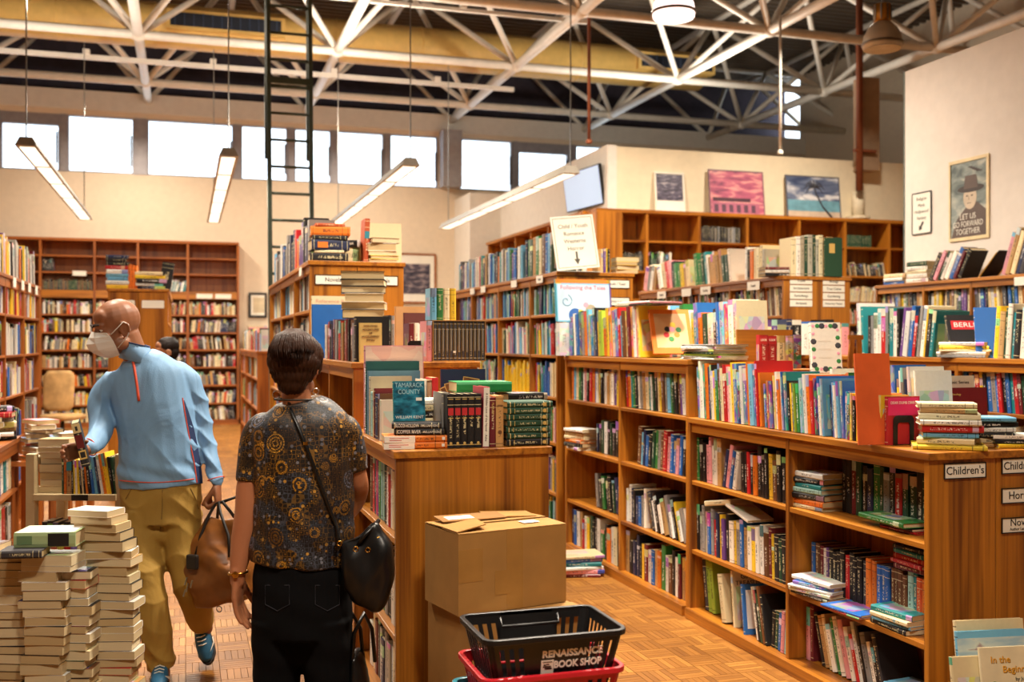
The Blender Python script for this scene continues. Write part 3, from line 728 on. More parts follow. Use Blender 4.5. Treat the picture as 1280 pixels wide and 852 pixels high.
# ================================================================ children's bookcases
U = lambda X, a, b: (yx(a, X), yx(b, X))
FX = GA + .012
z3, z4, z6 = TOP[3] + .001, TOP[4] + .001, TOP[6] + .001
PB = dict(name='picture_book', mat=PICT)
row('L', FX, U(FX, 868, 950), z3, 'bwwgonkwygekcrpcybkwvosbro', "on top of the low children's bookcase", h=(.27, .34), t=(.01, .03), d=(.2, .26), lean=-5, kind='hard', split=True, **PB)
row('L', FX, U(FX, 951, 1030), z3, 'bGrvywowbtkyGlgswornbws', "in the nearer half, low children's bookcase top", h=(.22, .29), t=(.01, .03), d=(.18, .23), lean=-5, kind='hard', split=True, **PB)
row('L', FX + .01, U(FX, 1031, 1050), z3, 'nbswsb', "before the yellow comics, low children's bookcase top", h=(.235, .26), t=(.012, .02), d=(.2, .24), lean=-5, kind='hard', split=True, **PB)
ys = U(FX, 1052, 1097)
yb = row('L', FX + .004, ys, z3, 'bkykyyvvopy', "of the short run ending at the black bookend", h=(.195, .215), t=(.013, .018), d=(.14, .15), kind='paper', mat=PICT, split=True, name='paperback_book')
dd = facing('paperback_book', 'bright red diary paperback facing out behind a black bookend', FX + .02, FX + .185, ys[1] - .036, z3, .205, .02, 'r', 'paper', tilt=0, mat=CLOTH)
label_on(dd, .0195, .0205, 0, 0, TXM['pink']) if False else None
MB().box(.02, .0206, .006, .16, .125, .2).build('title_panel', plain('diary_pink', 'E0236C', .4, noise=0), dd)
words('lettering', 'DEAR DUMB DIARY', .017, TXM['white'], dd, (.0208, .083, .178), COVER, .13)
def bookend(label, x, y, z, w=.1, h=.12, yaw=0):
    r = thing('bookend', label, 'bookend', (x, y, z), R(yaw))
    m = MB(); n = 12
    arch = lambda a, b, hh: [(-a, 0), (-a, hh - b)] + [(-a + b - b * math.cos(t), hh - b + b * math.sin(t)) for t in [math.pi / 2 * k / 5 for k in range(1, 6)]] + [(a - b + b * math.sin(t), hh - b + b * math.cos(t)) for t in [math.pi / 2 * k / 5 for k in range(1, 6)]] + [(a, hh - b), (a, 0)]
    o, i = arch(w / 2, .022, h), arch(w / 2 - .022, .012, h - .03)
    vs = [(p[0], 0, p[1]) for p in o] + [(p[0], 0, p[1]) for p in i]; k = len(o); vs += [(a, .0022, c) for a, b, c in vs]
    fs = [];
    for q in range(k - 1):
        fs += [(q, q + 1, k + q + 1, k + q), (2 * k + q, 3 * k + q, 3 * k + q + 1, 2 * k + q + 1), (q, 2 * k + q, 2 * k + q + 1, q + 1), (k + q, k + q + 1, 3 * k + q + 1, 3 * k + q)]
    MB().add(vs, fs).build('upright_plate', BLACK, r)
    MB().box(-w / 2 + .02, w / 2 - .02, 0, .09, 0, .002).build('foot_plate', BLACK, r)
    return r
bookend('black metal arch bookend against the red diary', FX + .1, ys[1] - .042, z3, .105, .125)
row('L', FX, U(FX, 702, 800), z4, 'bcwsxtwbkxosybknyloyowbrseymowpy', "on top of the middle children's bookcase", h=(.27, .35), t=(.012, .03), d=(.2, .26), lean=-6, kind='hard', split=True, **PB)
pe = facing('picture_book', 'tan picture book leaning back with a flower posy on its cover', FX + .03, FX + .30, yx(812, FX) , z4 + .03, .31, .016, 'o', tilt=24, yaw=-8, mat=CLOTH)
MB().box(.016, .0166, .03, .245, .04, .28).build('cover_picture', plain('cover_tan', 'D9AE7C', .5), pe)
for k, (q, zz, m) in enumerate(((.1, .13, 'red'), (.14, .17, 'pink'), (.17, .13, 'orange'), (.13, .1, 'green'), (.15, .2, 'yellow'), (.11, .17, 'black'), (.185, .165, 'green'))):
    MB().lathe([(.016, 0), (.02, .0004), (.004, .001)], 8).build('flower_print', TXM[m], pe).matrix_local = T((.0166, q, zz)) @ RY(90)
stack(FX + .13, yx(868, FX), z4, 'wwlGxwx', "stack on the middle children's bookcase", yaw=-78, name='picture_book', size=(.24, .30), kind='hard', th=(.008, .018), jit=7)
stack(FX + .1, yx(800, FX) - .02, z4 + .34, 'kp', 'flat pair lying on upright picture books', yaw=-85, name='picture_book', size=(.22, .3), kind='hard', th=(.008, .012), jit=9)
XR = GB - .25
row('L', XR, (7.4, 5.6), z4, 'vnosxwbGywwsrwwtcgpwyboGwkbsrwc', "in the rear row, middle children's bookcase top", h=(.28, .36), t=(.014, .03), d=(.18, .22), lean=-4, kind='hard', **PB)
stack(XR + .02, 7.0, z4 + .365, 'hw', 'pale pair lying across the rear picture books', yaw=-70, name='picture_book', size=(.24, .36), kind='hard', th=(.012, .02), jit=12)
# rear row on the low part: easel, wooden tray of comics, tall books
tr = thing('book_tray', "wooden display box holding comics above the picture book row", 'tray', (3.06, 5.08, z3))
MB().box(0, .37, 0, .012, 0, .27).build('front_board', OAK['x'], tr); MB().box(0, .012, .012, .32, 0, .27).build('end_board', OAK['y'], tr); MB().box(.358, .37, .012, .32, 0, .27).build('end_board', OAK['y'], tr)
MB().box(0, .37, 0, .32, .27, .284).build('ledge', OAK['x'], tr, bevel=.002); MB().box(0, .37, .3, .312, .284, .51).build('back_board', OAK['x'], tr)
lk = row('N', 5.16, (3.075, 3.36), z3 + .285, 'rrcik', "on the wooden display box", h=(.185, .195), t=(.05, .06), d=(.03, .04), name='paperback_book', kind='paper', mat=PICT)
for b_ in lk[:2]:
    label_on(b_, .003, .052, .14, .182, TXM['red']); words('lettering', 'LOOK', .018, TXM['white'], b_, (.0275, -.0015, .162), vmat((1, 0, 0), (0, 0, 1), (0, -1, 0)), .04)
# white picture book facing out
xa = pd(1015, 465, 5.60)
wp_ = facing('picture_book', 'white picture book with animals round its cover, propped face out', xa.x, xa.x + .165, xa.y, z3 + .272, .275, .045, 'w', tilt=9, yaw=-17, mat=CLOTH)
for k in range(22):
    a = k / 22; per = a * 4; m = list(TXM.values())[(k * 5 + 4) % len(TXM)]
    q = (.016 + .132 * per, .255) if per < 1 else (.148, .255 - .235 * (per - 1)) if per < 2 else (.148 - .132 * (per - 2), .02) if per < 3 else (.016, .02 + .235 * (per - 3))
    MB().lathe([(.009 + .004 * (k % 3), 0), (.008, .0006), (.002, .0008)], 7).build('animal_print', m, wp_).matrix_local = T((.0451, q[0], q[1])) @ RY(90)
for i_, t_ in enumerate(('A little', 'book of', 'animals')): MB().box(.045, .0454, .04, .11, .17 - i_ * .045, .178 - i_ * .045).build('title_line', plain('faint_title', 'D8CFC0', .6, noise=0), wp_)
es = thing('book_easel', 'small wooden easel stand under the white picture book', 'easel', (xa.x, xa.y, z3), R(-17))
MB().box(0, .18, -.02, .09, .255, .27).build('ledge', OAK['x'], es); MB().box(.02, .16, .02, .08, .0, .255).build('easel_foot', OAK['z'], es)
MB().hexa([(.20, .10, .0), (.23, .10, .0), (.23, .12, .0), (.20, .12, .0)], [(.225, .05, .46), (.25, .05, .46), (.25, .07, .46), (.225, .07, .46)]).build('easel_leg', OAK['z'], es)
MB().hexa([(.29, .10, .0), (.32, .10, .0), (.32, .12, .0), (.29, .12, .0)], [(.26, .05, .46), (.285, .05, .46), (.285, .07, .46), (.26, .07, .46)]).build('easel_leg', OAK['z'], es)
MB().box(.215, .295, .05, .07, .45, .475).build('easel_head', OAK['x'], es)
# rear near row: orange folder, creams, red book
XN = GA + .30
row('L', XN, U(XN, 1036, 1062), z3, 'wsbwcg', "beside the big orange book", h=(.24, .31), t=(.014, .022), d=(.16, .2), lean=-6, kind='hard', **PB)
facing('picture_book', 'big plain orange book cover leaning behind the red diary', pd(1060, 500, 4.5).x - .01, pd(1106, 500, 4.4).x + .06, pd(1080, 500, 4.42).y, z3, .39, .012, 'o', tilt=6, yaw=-10, mat=plain('orange_board', 'E0622A', .5))
row('L', GA + .2, (3.965, 3.745), z3, 'kcbywxnwcw', "of the tall run beside the big orange book", h=(.27, .34), t=(.012, .03), d=(.16, .19), lean=-4, kind='hard', **PB)
row('N', 4.0, (3.21, 3.37), z3, 'wkcooyl', "of the upright run behind the near stack", h=(.2, .27), t=(.015, .03), d=(.13, .15), name='storybook')
pc = facing('picture_book', 'cream classic series paperback cover behind the red one', 3.225, 3.43, 3.87, z3, .285, .02, 'c', tilt=5, mat=plain('cover_pale_cream', 'E6DCC2', .5))
words('lettering', 'Classic Series', .02, TXM['black'], pc, (.0206, .11, .255), COVER, .13)
rb = facing('picture_book', 'dark red book cover facing out with faint gold lines', 3.205, 3.42, 3.79, z3, .235, .02, 'm', tilt=4, mat=plain('dark_red_board', '7A1620', .45))
words('lettering', 'Histology', .013, TXM['gold'], rb, (.0206, .05, .205), COVER, .05)
for k in range(3): MB().box(.02, .0206, .08, .16 + .01 * (k % 2), .135 - k * .018, .139 - k * .018).build('title_line', TXM['gold'], rb)
bookend('grey metal bookend before the dark red book', 3.31, 3.765, z3, .09, .1)
# stacks at the near end
s1, _ = stack(2.97, 3.86, z3, 'rkmvko', 'thin stack beside the red diary', yaw=-30, name='picture_book', size=(.14, .2), kind='paper', th=(.008, .014), jit=8)
s2, zt = stack(3.00, 3.555, z3 + .0185, 'csrwcic', "tall stack at the children's bookcase near end", yaw=-38, size=(.155, .225), th=(.02, .032), jit=7, kind='hard')
mk_book('picture_book', 'paper', .017, .21, .28, 'y', T((3.0, 3.555, z3)) @ RZ(-36) @ T((-.14, -.105, .017)) @ RY(90), "flat yellow book under the tall stack on the children's bookcase", None, CLOTH, True)
s3, _ = stack(3.215, 3.575, z3, 'ickwks', "low stack near the end of the children's bookcase", yaw=-25, size=(.14, .2), th=(.014, .024), jit=14)
stack(3.30, 3.52, z3, 'ykw', "half hidden stack over the second children's card", yaw=-20, size=(.14, .2), th=(.014, .022), jit=10)
# ---- shelves
def bay(a, b): return (a - .016, b + .016)
A_, B_, M1, M2 = bay(5.475, 4.44), bay(4.44, 3.445), bay(7.52, 6.5), bay(6.5, 5.48)
SX = GA + .03
row('L', SX, A_, .801, 'gkkppwwinpbwkkrkokkkyekkp', "on the upper shelf with black spines", h=(.2, .265), t=(.02, .04), lean=lambda f: 12 if .3 < f < .5 else -2)
row('L', SX, A_, .401, 'kxxhbxrnyvkwyxbiwywwemykGkG', "on the middle shelf below the black spines", h=(.2, .265), t=(.02, .04), lean=-2)
op = mk_book('storybook', 'hard', .03, .16, .24, 'c', T((SX + .02, 5.2, .70)) @ RZ(-82) @ T((-.12, -.02, .0)) @ RY(80) , 'open cream book lying face down on upright storybooks', None, None, True)
op2 = mk_book('storybook', 'hard', .014, .16, .24, 'w', T((SX + .02, 4.98, .715)) @ RZ(-90) @ T((-.12, -.02, .0)) @ RY(103), 'thin white book tipped over on upright storybooks', None, None, True)
row('L', SX + .02, (5.44, 5.26), .061, 'dll', "on the bottom shelf beside the treasury", h=(.3, .31), t=(.04, .06), d=(.2, .22), kind='hard', lean=-9, mat=CLOTH)
row('L', SX + .1, (5.26, 5.1), .061, 'etm', "of the tall bound trio on the bottom shelf", h=(.3, .32), t=(.05, .06), d=(.12, .13), kind='hard', lean=-5, mat=CLOTH)
row('L', SX - .02, (5.17, 5.06), .061, 'c', 'beside the giant treasury', h=(.26, .27), t=(.02, .03), d=(.2, .21), lean=-12, kind='hard')
row('L', SX - .02, (4.82, 4.64), .061, 'wkGek', "leaning on the bottom shelf beside the blue framed cover", h=(.24, .29), t=(.02, .035), d=(.2, .22), lean=-14, kind='hard')
gt = facing('picture_book', 'cream giant treasury book facing out on the bottom shelf', SX + .0, SX + .21, 5.0, .061, .3, .02, 'c', tilt=8, yaw=-5)
words('lettering', 'GIANT\nTREASURY', .034, TXM['black'], gt, (.0206, .105, .25), COVER, .17)
bf = facing('picture_book', 'blue framed picture book with a landscape, bottom shelf', SX - .02, SX + .18, 4.86, .061, .26, .02, 'b', tilt=10, yaw=-8, mat=CLOTH)
MB().box(.02, .0206, .02, .18, .03, .23).build('cover_picture', PICT, bf)
row('L', SX - .01, (4.64, 4.46), .061, 'kGbpa', "at the near end of the treasury shelf", h=(.18, .22), t=(.025, .035), lean=4)
# near bays
stack(SX + .09, 4.36, .801, 'cokatkw', 'far stack on the near upper shelf', yaw=-80, th=(.018, .03), jit=6, name='storybook')
row('L', SX + .13, (4.24, 3.47), .801, 'kkmGkngGxkrGGkGmefk', 'in the dim near upper shelf', h=(.22, .27), t=(.03, .05), d=(.12, .14), kind='hard')
gbk = mk_book('storybook', 'hard', .022, .24, .31, 'g', T((SX + .13, 3.78, .828)) @ RZ(-92) @ T((-.155, -.12, .022)) @ RY(90), 'large green book lying flat, plants pictured on its cover', None, PICT, True)
stack(SX + .12, 3.72, .801, 'rk', 'flat pair under the large green book', yaw=-86, th=(.01, .014), name='storybook', size=(.15, .21))
row('L', SX + .08, (4.41, 3.47), .401, 'bemwvkkkkrkkkdoobbbeeeeatfofof', 'in the bound set shelf of the near bay', h=(.21, .235), t=(.02, .03), d=(.14, .15), kind='hard', mat=CLOTH)
stack(SX + .12, 3.66, .64, 'mrrtk', 'red stack lying on the rust red set', yaw=-90, th=(.016, .024), name='storybook', size=(.13, .2))
stack(SX + .05, 4.26, .401, 'kwwbw', 'magazine stack before the dark bound set', yaw=-76, th=(.01, .02), name='paperback_book', kind='paper', size=(.17, .25), jit=10, mat=PICT)
stack(SX + .04, 3.97, .401, 'rb', 'magazine pair before the brown bound set', yaw=-84, th=(.006, .01), name='paperback_book', kind='paper', size=(.2, .26), jit=8, mat=PICT)
stack(SX + .05, 3.68, .401, 'ksct', 'low stack before the rust red set', yaw=-86, th=(.012, .024), name='paperback_book', kind='paper', size=(.15, .22), jit=6)
row('L', SX + .05, (4.41, 3.8), .061, 'pmkicwgwpwrwkxwkd', 'leaning on the near bottom shelf', h=(.2, .28), t=(.02, .035), d=(.18, .22), lean=lambda f: 0 if f < .12 else -17, kind='hard')
stack(SX + .1, 3.64, .061, 'ics', 'low stack in the near bottom corner', yaw=-80, name='storybook')
# middle children's bookcase
row('L', SX, M1, 1.166, 'oscgGwpkrobwykkwicwvyc', 'in the top left bay under the picture books', h=(.22, .285), t=(.02, .04), lean=0)
row('L', SX, M2, 1.166, 'rotgkwxictwGkcyexsgGkevwvk', 'in the bay beside the low bookcase top', h=(.22, .28), t=(.02, .04), lean=-5)
stack(SX + .0, 7.28, .801, 'wkociw', 'stack jutting from the second left shelf', yaw=-80, name='storybook', th=(.02, .035), jit=12)
row('L', SX + .04, (7.1, 6.52), .801, 'nkGwkGkkvyky', 'beside the jutting stack', h=(.2, .27), t=(.02, .04), lean=0)
row('L', SX, (6.3, 5.5), .801, 'esnbkGgxerpbbpbkek', 'on the second shelf by the red book', h=(.2, .265), t=(.025, .04), lean=lambda f: 5)
row('L', SX + .03, (7.1, 6.6), .401, 'xkgkkGnb', 'on the half empty third left shelf', h=(.2, .26), t=(.03, .05), lean=-8)
row('L', SX, (6.46, 5.52), .401, 'wwnknbxwdwkwixwkywxw', 'on the third shelf, sagging', h=(.18, .26), t=(.025, .045), lean=lambda f: 0 if f < .4 else -20)
row('L', SX, M1, .061, 'nbwirwyGkkwgkowcke', 'on the bottom left shelf near the floor pile', h=(.2, .28), t=(.025, .045))
row('L', SX, M2, .061, 'iknnkymwbiogwekwmioi', 'on the bottom shelf by the big cream book', h=(.2, .28), t=(.025, .045))
pl, _ = stack(2.6, 6.72, 0, 'mpwtbc', "pile on the floor by the children's bookcase", yaw=-10, name='picture_book', size=(.23, .29), th=(.018, .03), jit=14)
# tall part, row on top and beyond the sign
row('L', FX, (10.9, 8.7), z6, 'tnkvwbsxisbwwrtgnikwbsnkotwxcbsgvbkws', 'on top of the tall aisle bookcase', h=(.24, .31), t=(.04, .07), d=(.16, .2), name='hardcover_book')
row('L', FX, (8.6, 7.9), z6, 'ngGigcebsG', 'behind the framed sign', h=(.3, .36), t=(.04, .06), d=(.2, .22), name='hardcover_book')
row('N', 7.78, (xy(748, 7.78), xy(763, 7.78)), z6, 'icvyk', 'beside the framed sign', h=(.19, .21), t=(.02, .03), d=(.13, .15), name='hardcover_book')
stack(xy(782, 7.8), 7.82, z6, 'yyyy', 'yellow stack beside the framed sign', yaw=180, kind='paper', name='paperback_book', size=(.13, .19), th=(.028, .04))
for (a, b) in ((8.42, 7.72), (9.36, 8.42), (10.32, 9.36), (11.0, 10.32)):
    for z, s in ((1.83, None), (1.5, None), (1.165, 'yyyyyynb' if a == 9.36 else None), (.80, None), (.40, None), (.06, None)):
        far_row('L', GA + .03, (a - .03, b + .03), z, (.2, .29), s or 'sbtwkcprgyownxGvawbs', t=(.025, .045), lean=-3 if z == 1.5 else 0)
# sign in the clear stand
sg = thing('framed_sign', 'white card sign with a downward arrow in a clear stand', 'sign', (2.79, 7.70, z6), R(-2))
b_ = MB().box(0, .36, 0, .006, 0, .43).build('sign_card', CARD, sg); b_.matrix_local = T((0, .0, .004)) @ RX(-7) @ RY(-6)
bd = MB().box(.015, .345, -.001, 0, .015, .019).box(.015, .345, -.001, 0, .411, .415).box(.015, .019, -.001, 0, .019, .411).box(.341, .345, -.001, 0, .019, .411).build('border_line', plain('olive_line', '6A6648', .6, noise=0), b_)
for k, tx in enumerate(('Child / Youth', 'Romance', 'Westerns', 'Horror')): words('lettering', tx, .046, plain('sign_ink', '6B6656', .6, noise=0), b_, (.18, -.0015, .345 - k * .06), (R(90), 0, 0))
MB().poly([(.172, 0), (.172, -.06), (.155, -.06), (.18, -.105), (.205, -.06), (.188, -.06), (.188, 0)], 0, .0008).build('arrow', plain('sign_arrow', '4A463C', .6, noise=0), b_).matrix_local = T((0, -.001, .14)) @ RX(90)
sb = MB().hexa([(.0, -.02, 0), (.36, -.02, 0), (.36, .14, 0), (0, .14, 0)], [(.0, -.02, .004), (.36, -.02, .004), (.36, .14, .004), (0, .14, .004)]).build('stand_foot', plain('acrylic', 'D8D4C8', .15, noise=0), sg)
# big flat picture book in front of the tall end panel
ft = facing('picture_book', 'large pale blue picture book with a mouse scene, propped face out', xy(694, 7.50), xy(764, 7.50), 7.48, z4 + .26, .33, .014, 's', tilt=7, mat=CLOTH)
W_ = xy(764, 7.50) - xy(694, 7.50)
MB().box(.014, .0146, .02, W_ - .015, .01, .29).build('cover_picture', plain('cover_pale_blue', 'BBD6EA', .5), ft)
for y0_, y1_, z0_, z1_, m in ((0, .012, 0, .33, 'teal'), (W_ - .012, W_, 0, .33, 'purple'), (.012, W_ - .012, .30, .33, 'orange'), (0, .05, .295, .33, 'yellow'), (W_ - .03, W_, .3, .33, 'yellow')): MB().box(.014, .0152, y0_, y1_, z0_, z1_).build('cover_border', TXM[m], ft)
words('lettering', 'Following the Tales', .045, plain('title_rose', 'E87488', .6, noise=0), ft, (.016, W_ / 2, .265), COVER, W_ * .8)
MB().tube([(.0155, .09 + (.01 + .0028 * k) * math.cos(k * .5), .16 + (.01 + .0028 * k) * math.sin(k * .5)) for k in range(16)], .003, 5).build('curled_tail', plain('tail_blue', '6F9CC0', .5, noise=0), ft)
for (q, zz, rr, m) in ((.16, .05, .055, 'blue'), (.2, .05, .045, 'yellow'), (.25, .13, .022, 'pink'), (.29, .09, .045, 'dgrey')):
    MB().lathe([(rr, 0), (rr * .98, .0005), (rr * .2, .001)], 14).build('picture_shape', TXM[m] if m != 'dgrey' else plain('mouse_grey', 'A39A84', .6, noise=0), ft).matrix_local = T((.0148, q, zz)) @ RY(90)
stack(xy(755, 7.3), 7.3, z4 + .33, 'k', 'lying single open cover before the pale blue book', yaw=8, name='picture_book', size=(.12, .4), th=(.008, .01)) if False else None
# prop shelf for it: upright books behind row
row('N', 7.42, (xy(700, 7.42), xy(770, 7.42)), z4, 'wbtcwa', 'under the pale blue picture book', h=(.25, .255), t=(.05, .09), d=(.08, .09), kind='hard', **PB)

# ================================================================ third and fourth aisles
TX = TA + .012
row('L', TX, (6.55, 5.80), z4, 'kxwwrxGtwkvwbrkxwykt', 'on the atlas bookcase beyond the picture books', h=(.27, .36), t=(.02, .05), d=(.22, .28), name='atlas', kind='hard', lean=lambda f: 0 if f < .5 else 8, mat=JACKET)
bl = facing('atlas', 'black travel book with a red title strip, lying open topped', TX - .01, TX + .27, 5.66, z4 + .10, .19, .02, 'k', tilt=16, yaw=-8, kind='paper', mat=CLOTH)
MB().box(.02, .0206, .03, .27, .09, .15).build('title_panel', TXM['red'], bl); words('lettering', 'BERLIN', .045, TXM['white'], bl, (.0208, .15, .12), COVER, .2)
stack(TX + .1, 5.60, z4, 'xwcyw', 'magazine stack under the black travel book', yaw=-60, name='paperback_book', kind='paper', size=(.24, .32), th=(.012, .024), jit=8)
facing('atlas', 'tall blue book leaning beside the yellow one', TX + .02, TX + .30, 5.45, z4, .34, .02, 'b', tilt=16, yaw=-30, mat=CLOTH)
row('L', TX, (5.3, 4.7), z4, 'yiGwtkwrbkGkwmk', 'near the yellow one, atlas bookcase top', h=(.28, .34), t=(.02, .045), d=(.22, .26), name='atlas', kind='hard', lean=5)
for (a, b) in ((7.55, 6.6), (6.6, 5.6), (5.6, 4.5), (4.5, 3.4)):
    for z in (1.165, .80, .40): far_row('L', TA + .03, (a - .03, b + .03), z, (.2, .29), 'bkorwkGtmxbyw', t=(.02, .04), lean=-6 if z > 1 else 0)
isr = row('L', TX, (5.58, 5.1), 1.166, 'bdkogwkykrGb', 'in the atlas bookcase shelf', h=(.22, .28), t=(.03, .05), name='atlas', kind='hard', lean=-8, mat=CLOTH) if False else []
facing('atlas', 'tall teal boxed book facing out behind the grey ones', xy(1082, 6.6), xy(1082, 6.6) + .22, 6.62, z4, .37, .03, 't', tilt=3, mat=CLOTH)
facing('atlas', 'fruit covered cookery book standing highest on the atlas bookcase', xy(1075, 6.95), xy(1075, 6.95) + .34, 6.95, z4, .41, .03, 'w', tilt=3, mat=PICT)
row('N', 7.3, (xy(940, 7.3), xy(1062, 7.3)), z4, 'ywcvwnkwbskcp', 'at the far end of the atlas bookcase', h=(.22, .36), t=(.04, .09), d=(.2, .25), name='atlas', kind='hard')
stack(xy(1130, 6.2), 6.35, z4 + .36, 'x', 'flat grey book lying', yaw=-20, name='atlas') if False else None
# tall category bookcase: row on top
row('L', TX, U(TX, 803, 862), z6, 'pxwiwcrpkggyic', 'at the far end of the tall category bookcase', h=(.22, .3), t=(.03, .06), d=(.17, .2), name='hardcover_book', lean=lambda f: 14 if f < .3 else -16 if f < .6 else -8)
row('L', TX, U(TX, 866, 914), z6, 'ggGtwiiiiiGGw', 'at the middle of the tall category bookcase', h=(.24, .32), t=(.03, .06), d=(.17, .2), name='hardcover_book', lean=-9)
row('L', TX, U(TX, 930, 956), z6, 'wkoccch', 'of the cream run, tall category bookcase', h=(.24, .3), t=(.03, .05), d=(.17, .2), name='hardcover_book')
gr = row('N', 7.66, (xy(990, 7.66), xy(1052, 7.66)), z6 + .0, 'cwhGhGhciidG', 'standing over the category cards', h=(.3, .36), t=(.025, .045), d=(.18, .2), name='hardcover_book', kind='hard', mat=CLOTH)
bk_ = facing('hardcover_book', 'dark green book with a gold panel, over the second card column', xy(1030, 7.63), xy(1052, 7.63), 7.62, z6, .33, .02, 'G', tilt=0, mat=CLOTH)
MB().box(.02, .0208, .045, .1, .2, .28).build('gold_panel', TXM['gold'], bk_)
stack(xy(985, 7.75) - .05, 7.78, z6, 'kwm', 'flat trio at the end of the category bookcase', yaw=-5, size=(.16, .34), th=(.018, .03))
for (a, b) in ((8.56, 7.64), (9.5, 8.56), (10.55, 9.5)):
    for z in (1.83, 1.5, 1.165): far_row('L', TA + .03, (a - .03, b + .03), z, (.19, .28), 'knwwbicxegowdc', t=(.022, .045), lean=-6 if a < 10 else 4)
WX = 6.512
row('L', WX, U(WX, 1160, 1215), z6, 'kpGwwbmk', 'leaning over beside the white lying stack', h=(.24, .3), t=(.03, .05), d=(.17, .2), name='hardcover_book', kind='hard', lean=30)
row('L', WX, U(WX, 1222, 1248), z6, 'iyk', 'of the steeply leaning trio by the poster wall', h=(.26, .32), t=(.04, .06), d=(.17, .2), name='hardcover_book', kind='hard', lean=46)
row('L', WX, U(WX, 1250, 1300), z6, 'picndm', 'standing under the poster', h=(.36, .42), t=(.05, .07), d=(.2, .22), name='hardcover_book', kind='hard', lean=20)
stack(WX + .12, yx(1112, WX), z6, 'bwc', 'far flat stack by the white wall', yaw=-80, size=(.17, .25), th=(.03, .045))
stack(WX + .12, yx(1140, WX), z6, 'wwcwG', 'white stack under the arrow sign', yaw=-80, size=(.17, .25), th=(.03, .045))
stack(WX + .1, yx(1098, WX) , z6, 'ic', 'tan pair at the corner of the wall bookcase', yaw=-70, size=(.17, .25), th=(.03, .045)) if False else None
for (a, b) in ((8.72, 8.03), (8.03, 7.42), (7.42, 6.82), (6.82, 6.2), (6.2, 5.6)):
    for z in (1.83, 1.5): far_row('L', 6.53, (a - .03, b + .03), z, (.2, .27), 'cGwiybcwkveGiydvkwx', t=(.022, .045), lean=-5 if b != 7.42 else 0)

# ================================================================ bookcases on the far walls
for i in range(len(back_xs) - 1):
    a, b = back_xs[i] + .03, back_xs[i + 1] - .03
    for j, z in enumerate([.1] + back_zs):
        if z > 3.2: continue
        if z > 2.9:
            if i == 2: far_row('N', 21.08, (a, a + .2), z, (.2, .26), 'dk')
            continue
        if z > 2.5:
            if i == 4: far_row('N', 21.08, (b - .42, b), z, (.2, .26), 'wwtkw', lean=12)
            if i == 2: far_row('N', 21.08, (a, b), z, (.18, .24), 'deG', cloth=True)
            continue
        if z > 2.1 and i == 3: far_row('N', 21.08, (a, a + .2), z, (.2, .26), 'rwc'); continue
        far_row('N', 21.08, (a, b), z, (.18, .265), 'wccirkkdeowcxkxrcndi' if i != 2 else 'wciroeckywkcxke', dens=.97, lean=random.choice((0, 0, -6, 5)), t=(.02, .05))
for i in range(len(pic_xs) - 1):
    a, b = pic_xs[i] + .03, pic_xs[i + 1] - .03
    if i == 2: far_row('N', 14.26, (a, b - .05), 3.13, (.22, .26), 'kdkx', cloth=True)
    if i == 0: far_row('N', 14.26, (a, b), 2.67, (.25, .3), 'kkd', cloth=True)
    if i == 1: far_row('N', 14.26, (a, a + .42), 2.67, (.25, .3), 'kkGkw', lean=0)
    if i == 5: far_row('N', 14.26, (a, a + .5), 3.13, (.18, .2), 'G', cloth=True); far_row('N', 14.26, (a, b), 2.67, (.15, .22), 'cikkd', lean=-10)
    if i in (5, 6): far_row('N', 14.26, (a, b), 2.25, (.18, .26), 'cwwic', lean=8); far_row('N', 14.26, (a, b), 1.9, (.15, .2), 'rwoc')
    for z in (1.9, 1.54): far_row('N', 14.26, (a, b), z, (.18, .26))
for z in (3.13, 2.67): far_row('N', 13.94, (11.47, 11.95), z, (.24, .28), 'kdkx', cloth=True)
for k, (a, b) in enumerate(((14.65, 15.38), (15.42, 16.28), (16.32, 17.18), (17.22, 18.08), (18.12, 18.98), (19.02, 19.86))):
    far_row('L', 5.75, (b, a), 2.67, (.18, .25), 'wcxk', dens=.6) if k == 0 else None
    for z in (2.25, 1.9): far_row('L', 5.75, (b, a), z, (.2, .26))
for z in (.1, .35, .72, 1.1): far_row('N', 20.93, (1.12, 1.58), z, (.16, .3), 'wcrpikx')
far_stack(1.35, 21.1, 1.45, 16, size=(.3, .36)); 
for (a, b) in ((4.25, 4.87), (4.93, 5.55)):
    for z in (2.05, 1.7, 1.3, .85): far_row('N', 18.63, (a, b), z, (.22, .3), 'oopkgwgmipc', t=(.03, .06))
for (a, b) in ((13.9, 12.6), (15.2, 13.9), (16.5, 15.2)):
    for z in (1.5, 1.165, .8, .4, .06): far_row('L', .84, (a - .03, b + .03), z, (.2, .28), 'bwgcyikprwxs', t=(.03, .05))
for (a, b) in ((8.3, 7.17), (9.5, 8.3), (10.7, 9.5)):
    for z in (1.83, 1.5, 1.165, .8, .4, .06): far_row('L', .84, (a - .03, b + .03), z, (.22, .29), 'wwsxckewn' if z > 1.2 else None, dens=.8, t=(.02, .04), lean=-4)
for (a, b) in ((6.2, 5.235), (7.165, 6.2)):
    for z in (.8, .4, .06): far_row('L', .84, (a - .03, b + .03), z, (.2, .28), None, t=(.02, .04))
cc = facing('hardcover_book', 'black book with a garden picture facing out on the empty shelf', .9, 1.12, 5.62, 1.166, .25, .03, 'k', tilt=4, yaw=-8, mat=CLOTH)
MB().box(.03, .0306, .05, .18, .05, .2).build('cover_picture', PICT, cc)
for (a, b) in ((8.0, 9.0), (9.0, 10.0), (10.0, 11.0)):
    for z in ALLS[1:]: far_row('P', -1.36, (a + .03, b - .03), z, (.2, .29), 'rwybkknxwiew' if z > 1.4 else 'wxkcbwer', dens=.85 if z > 1.2 else .6, t=(.03, .05), lean=-3)
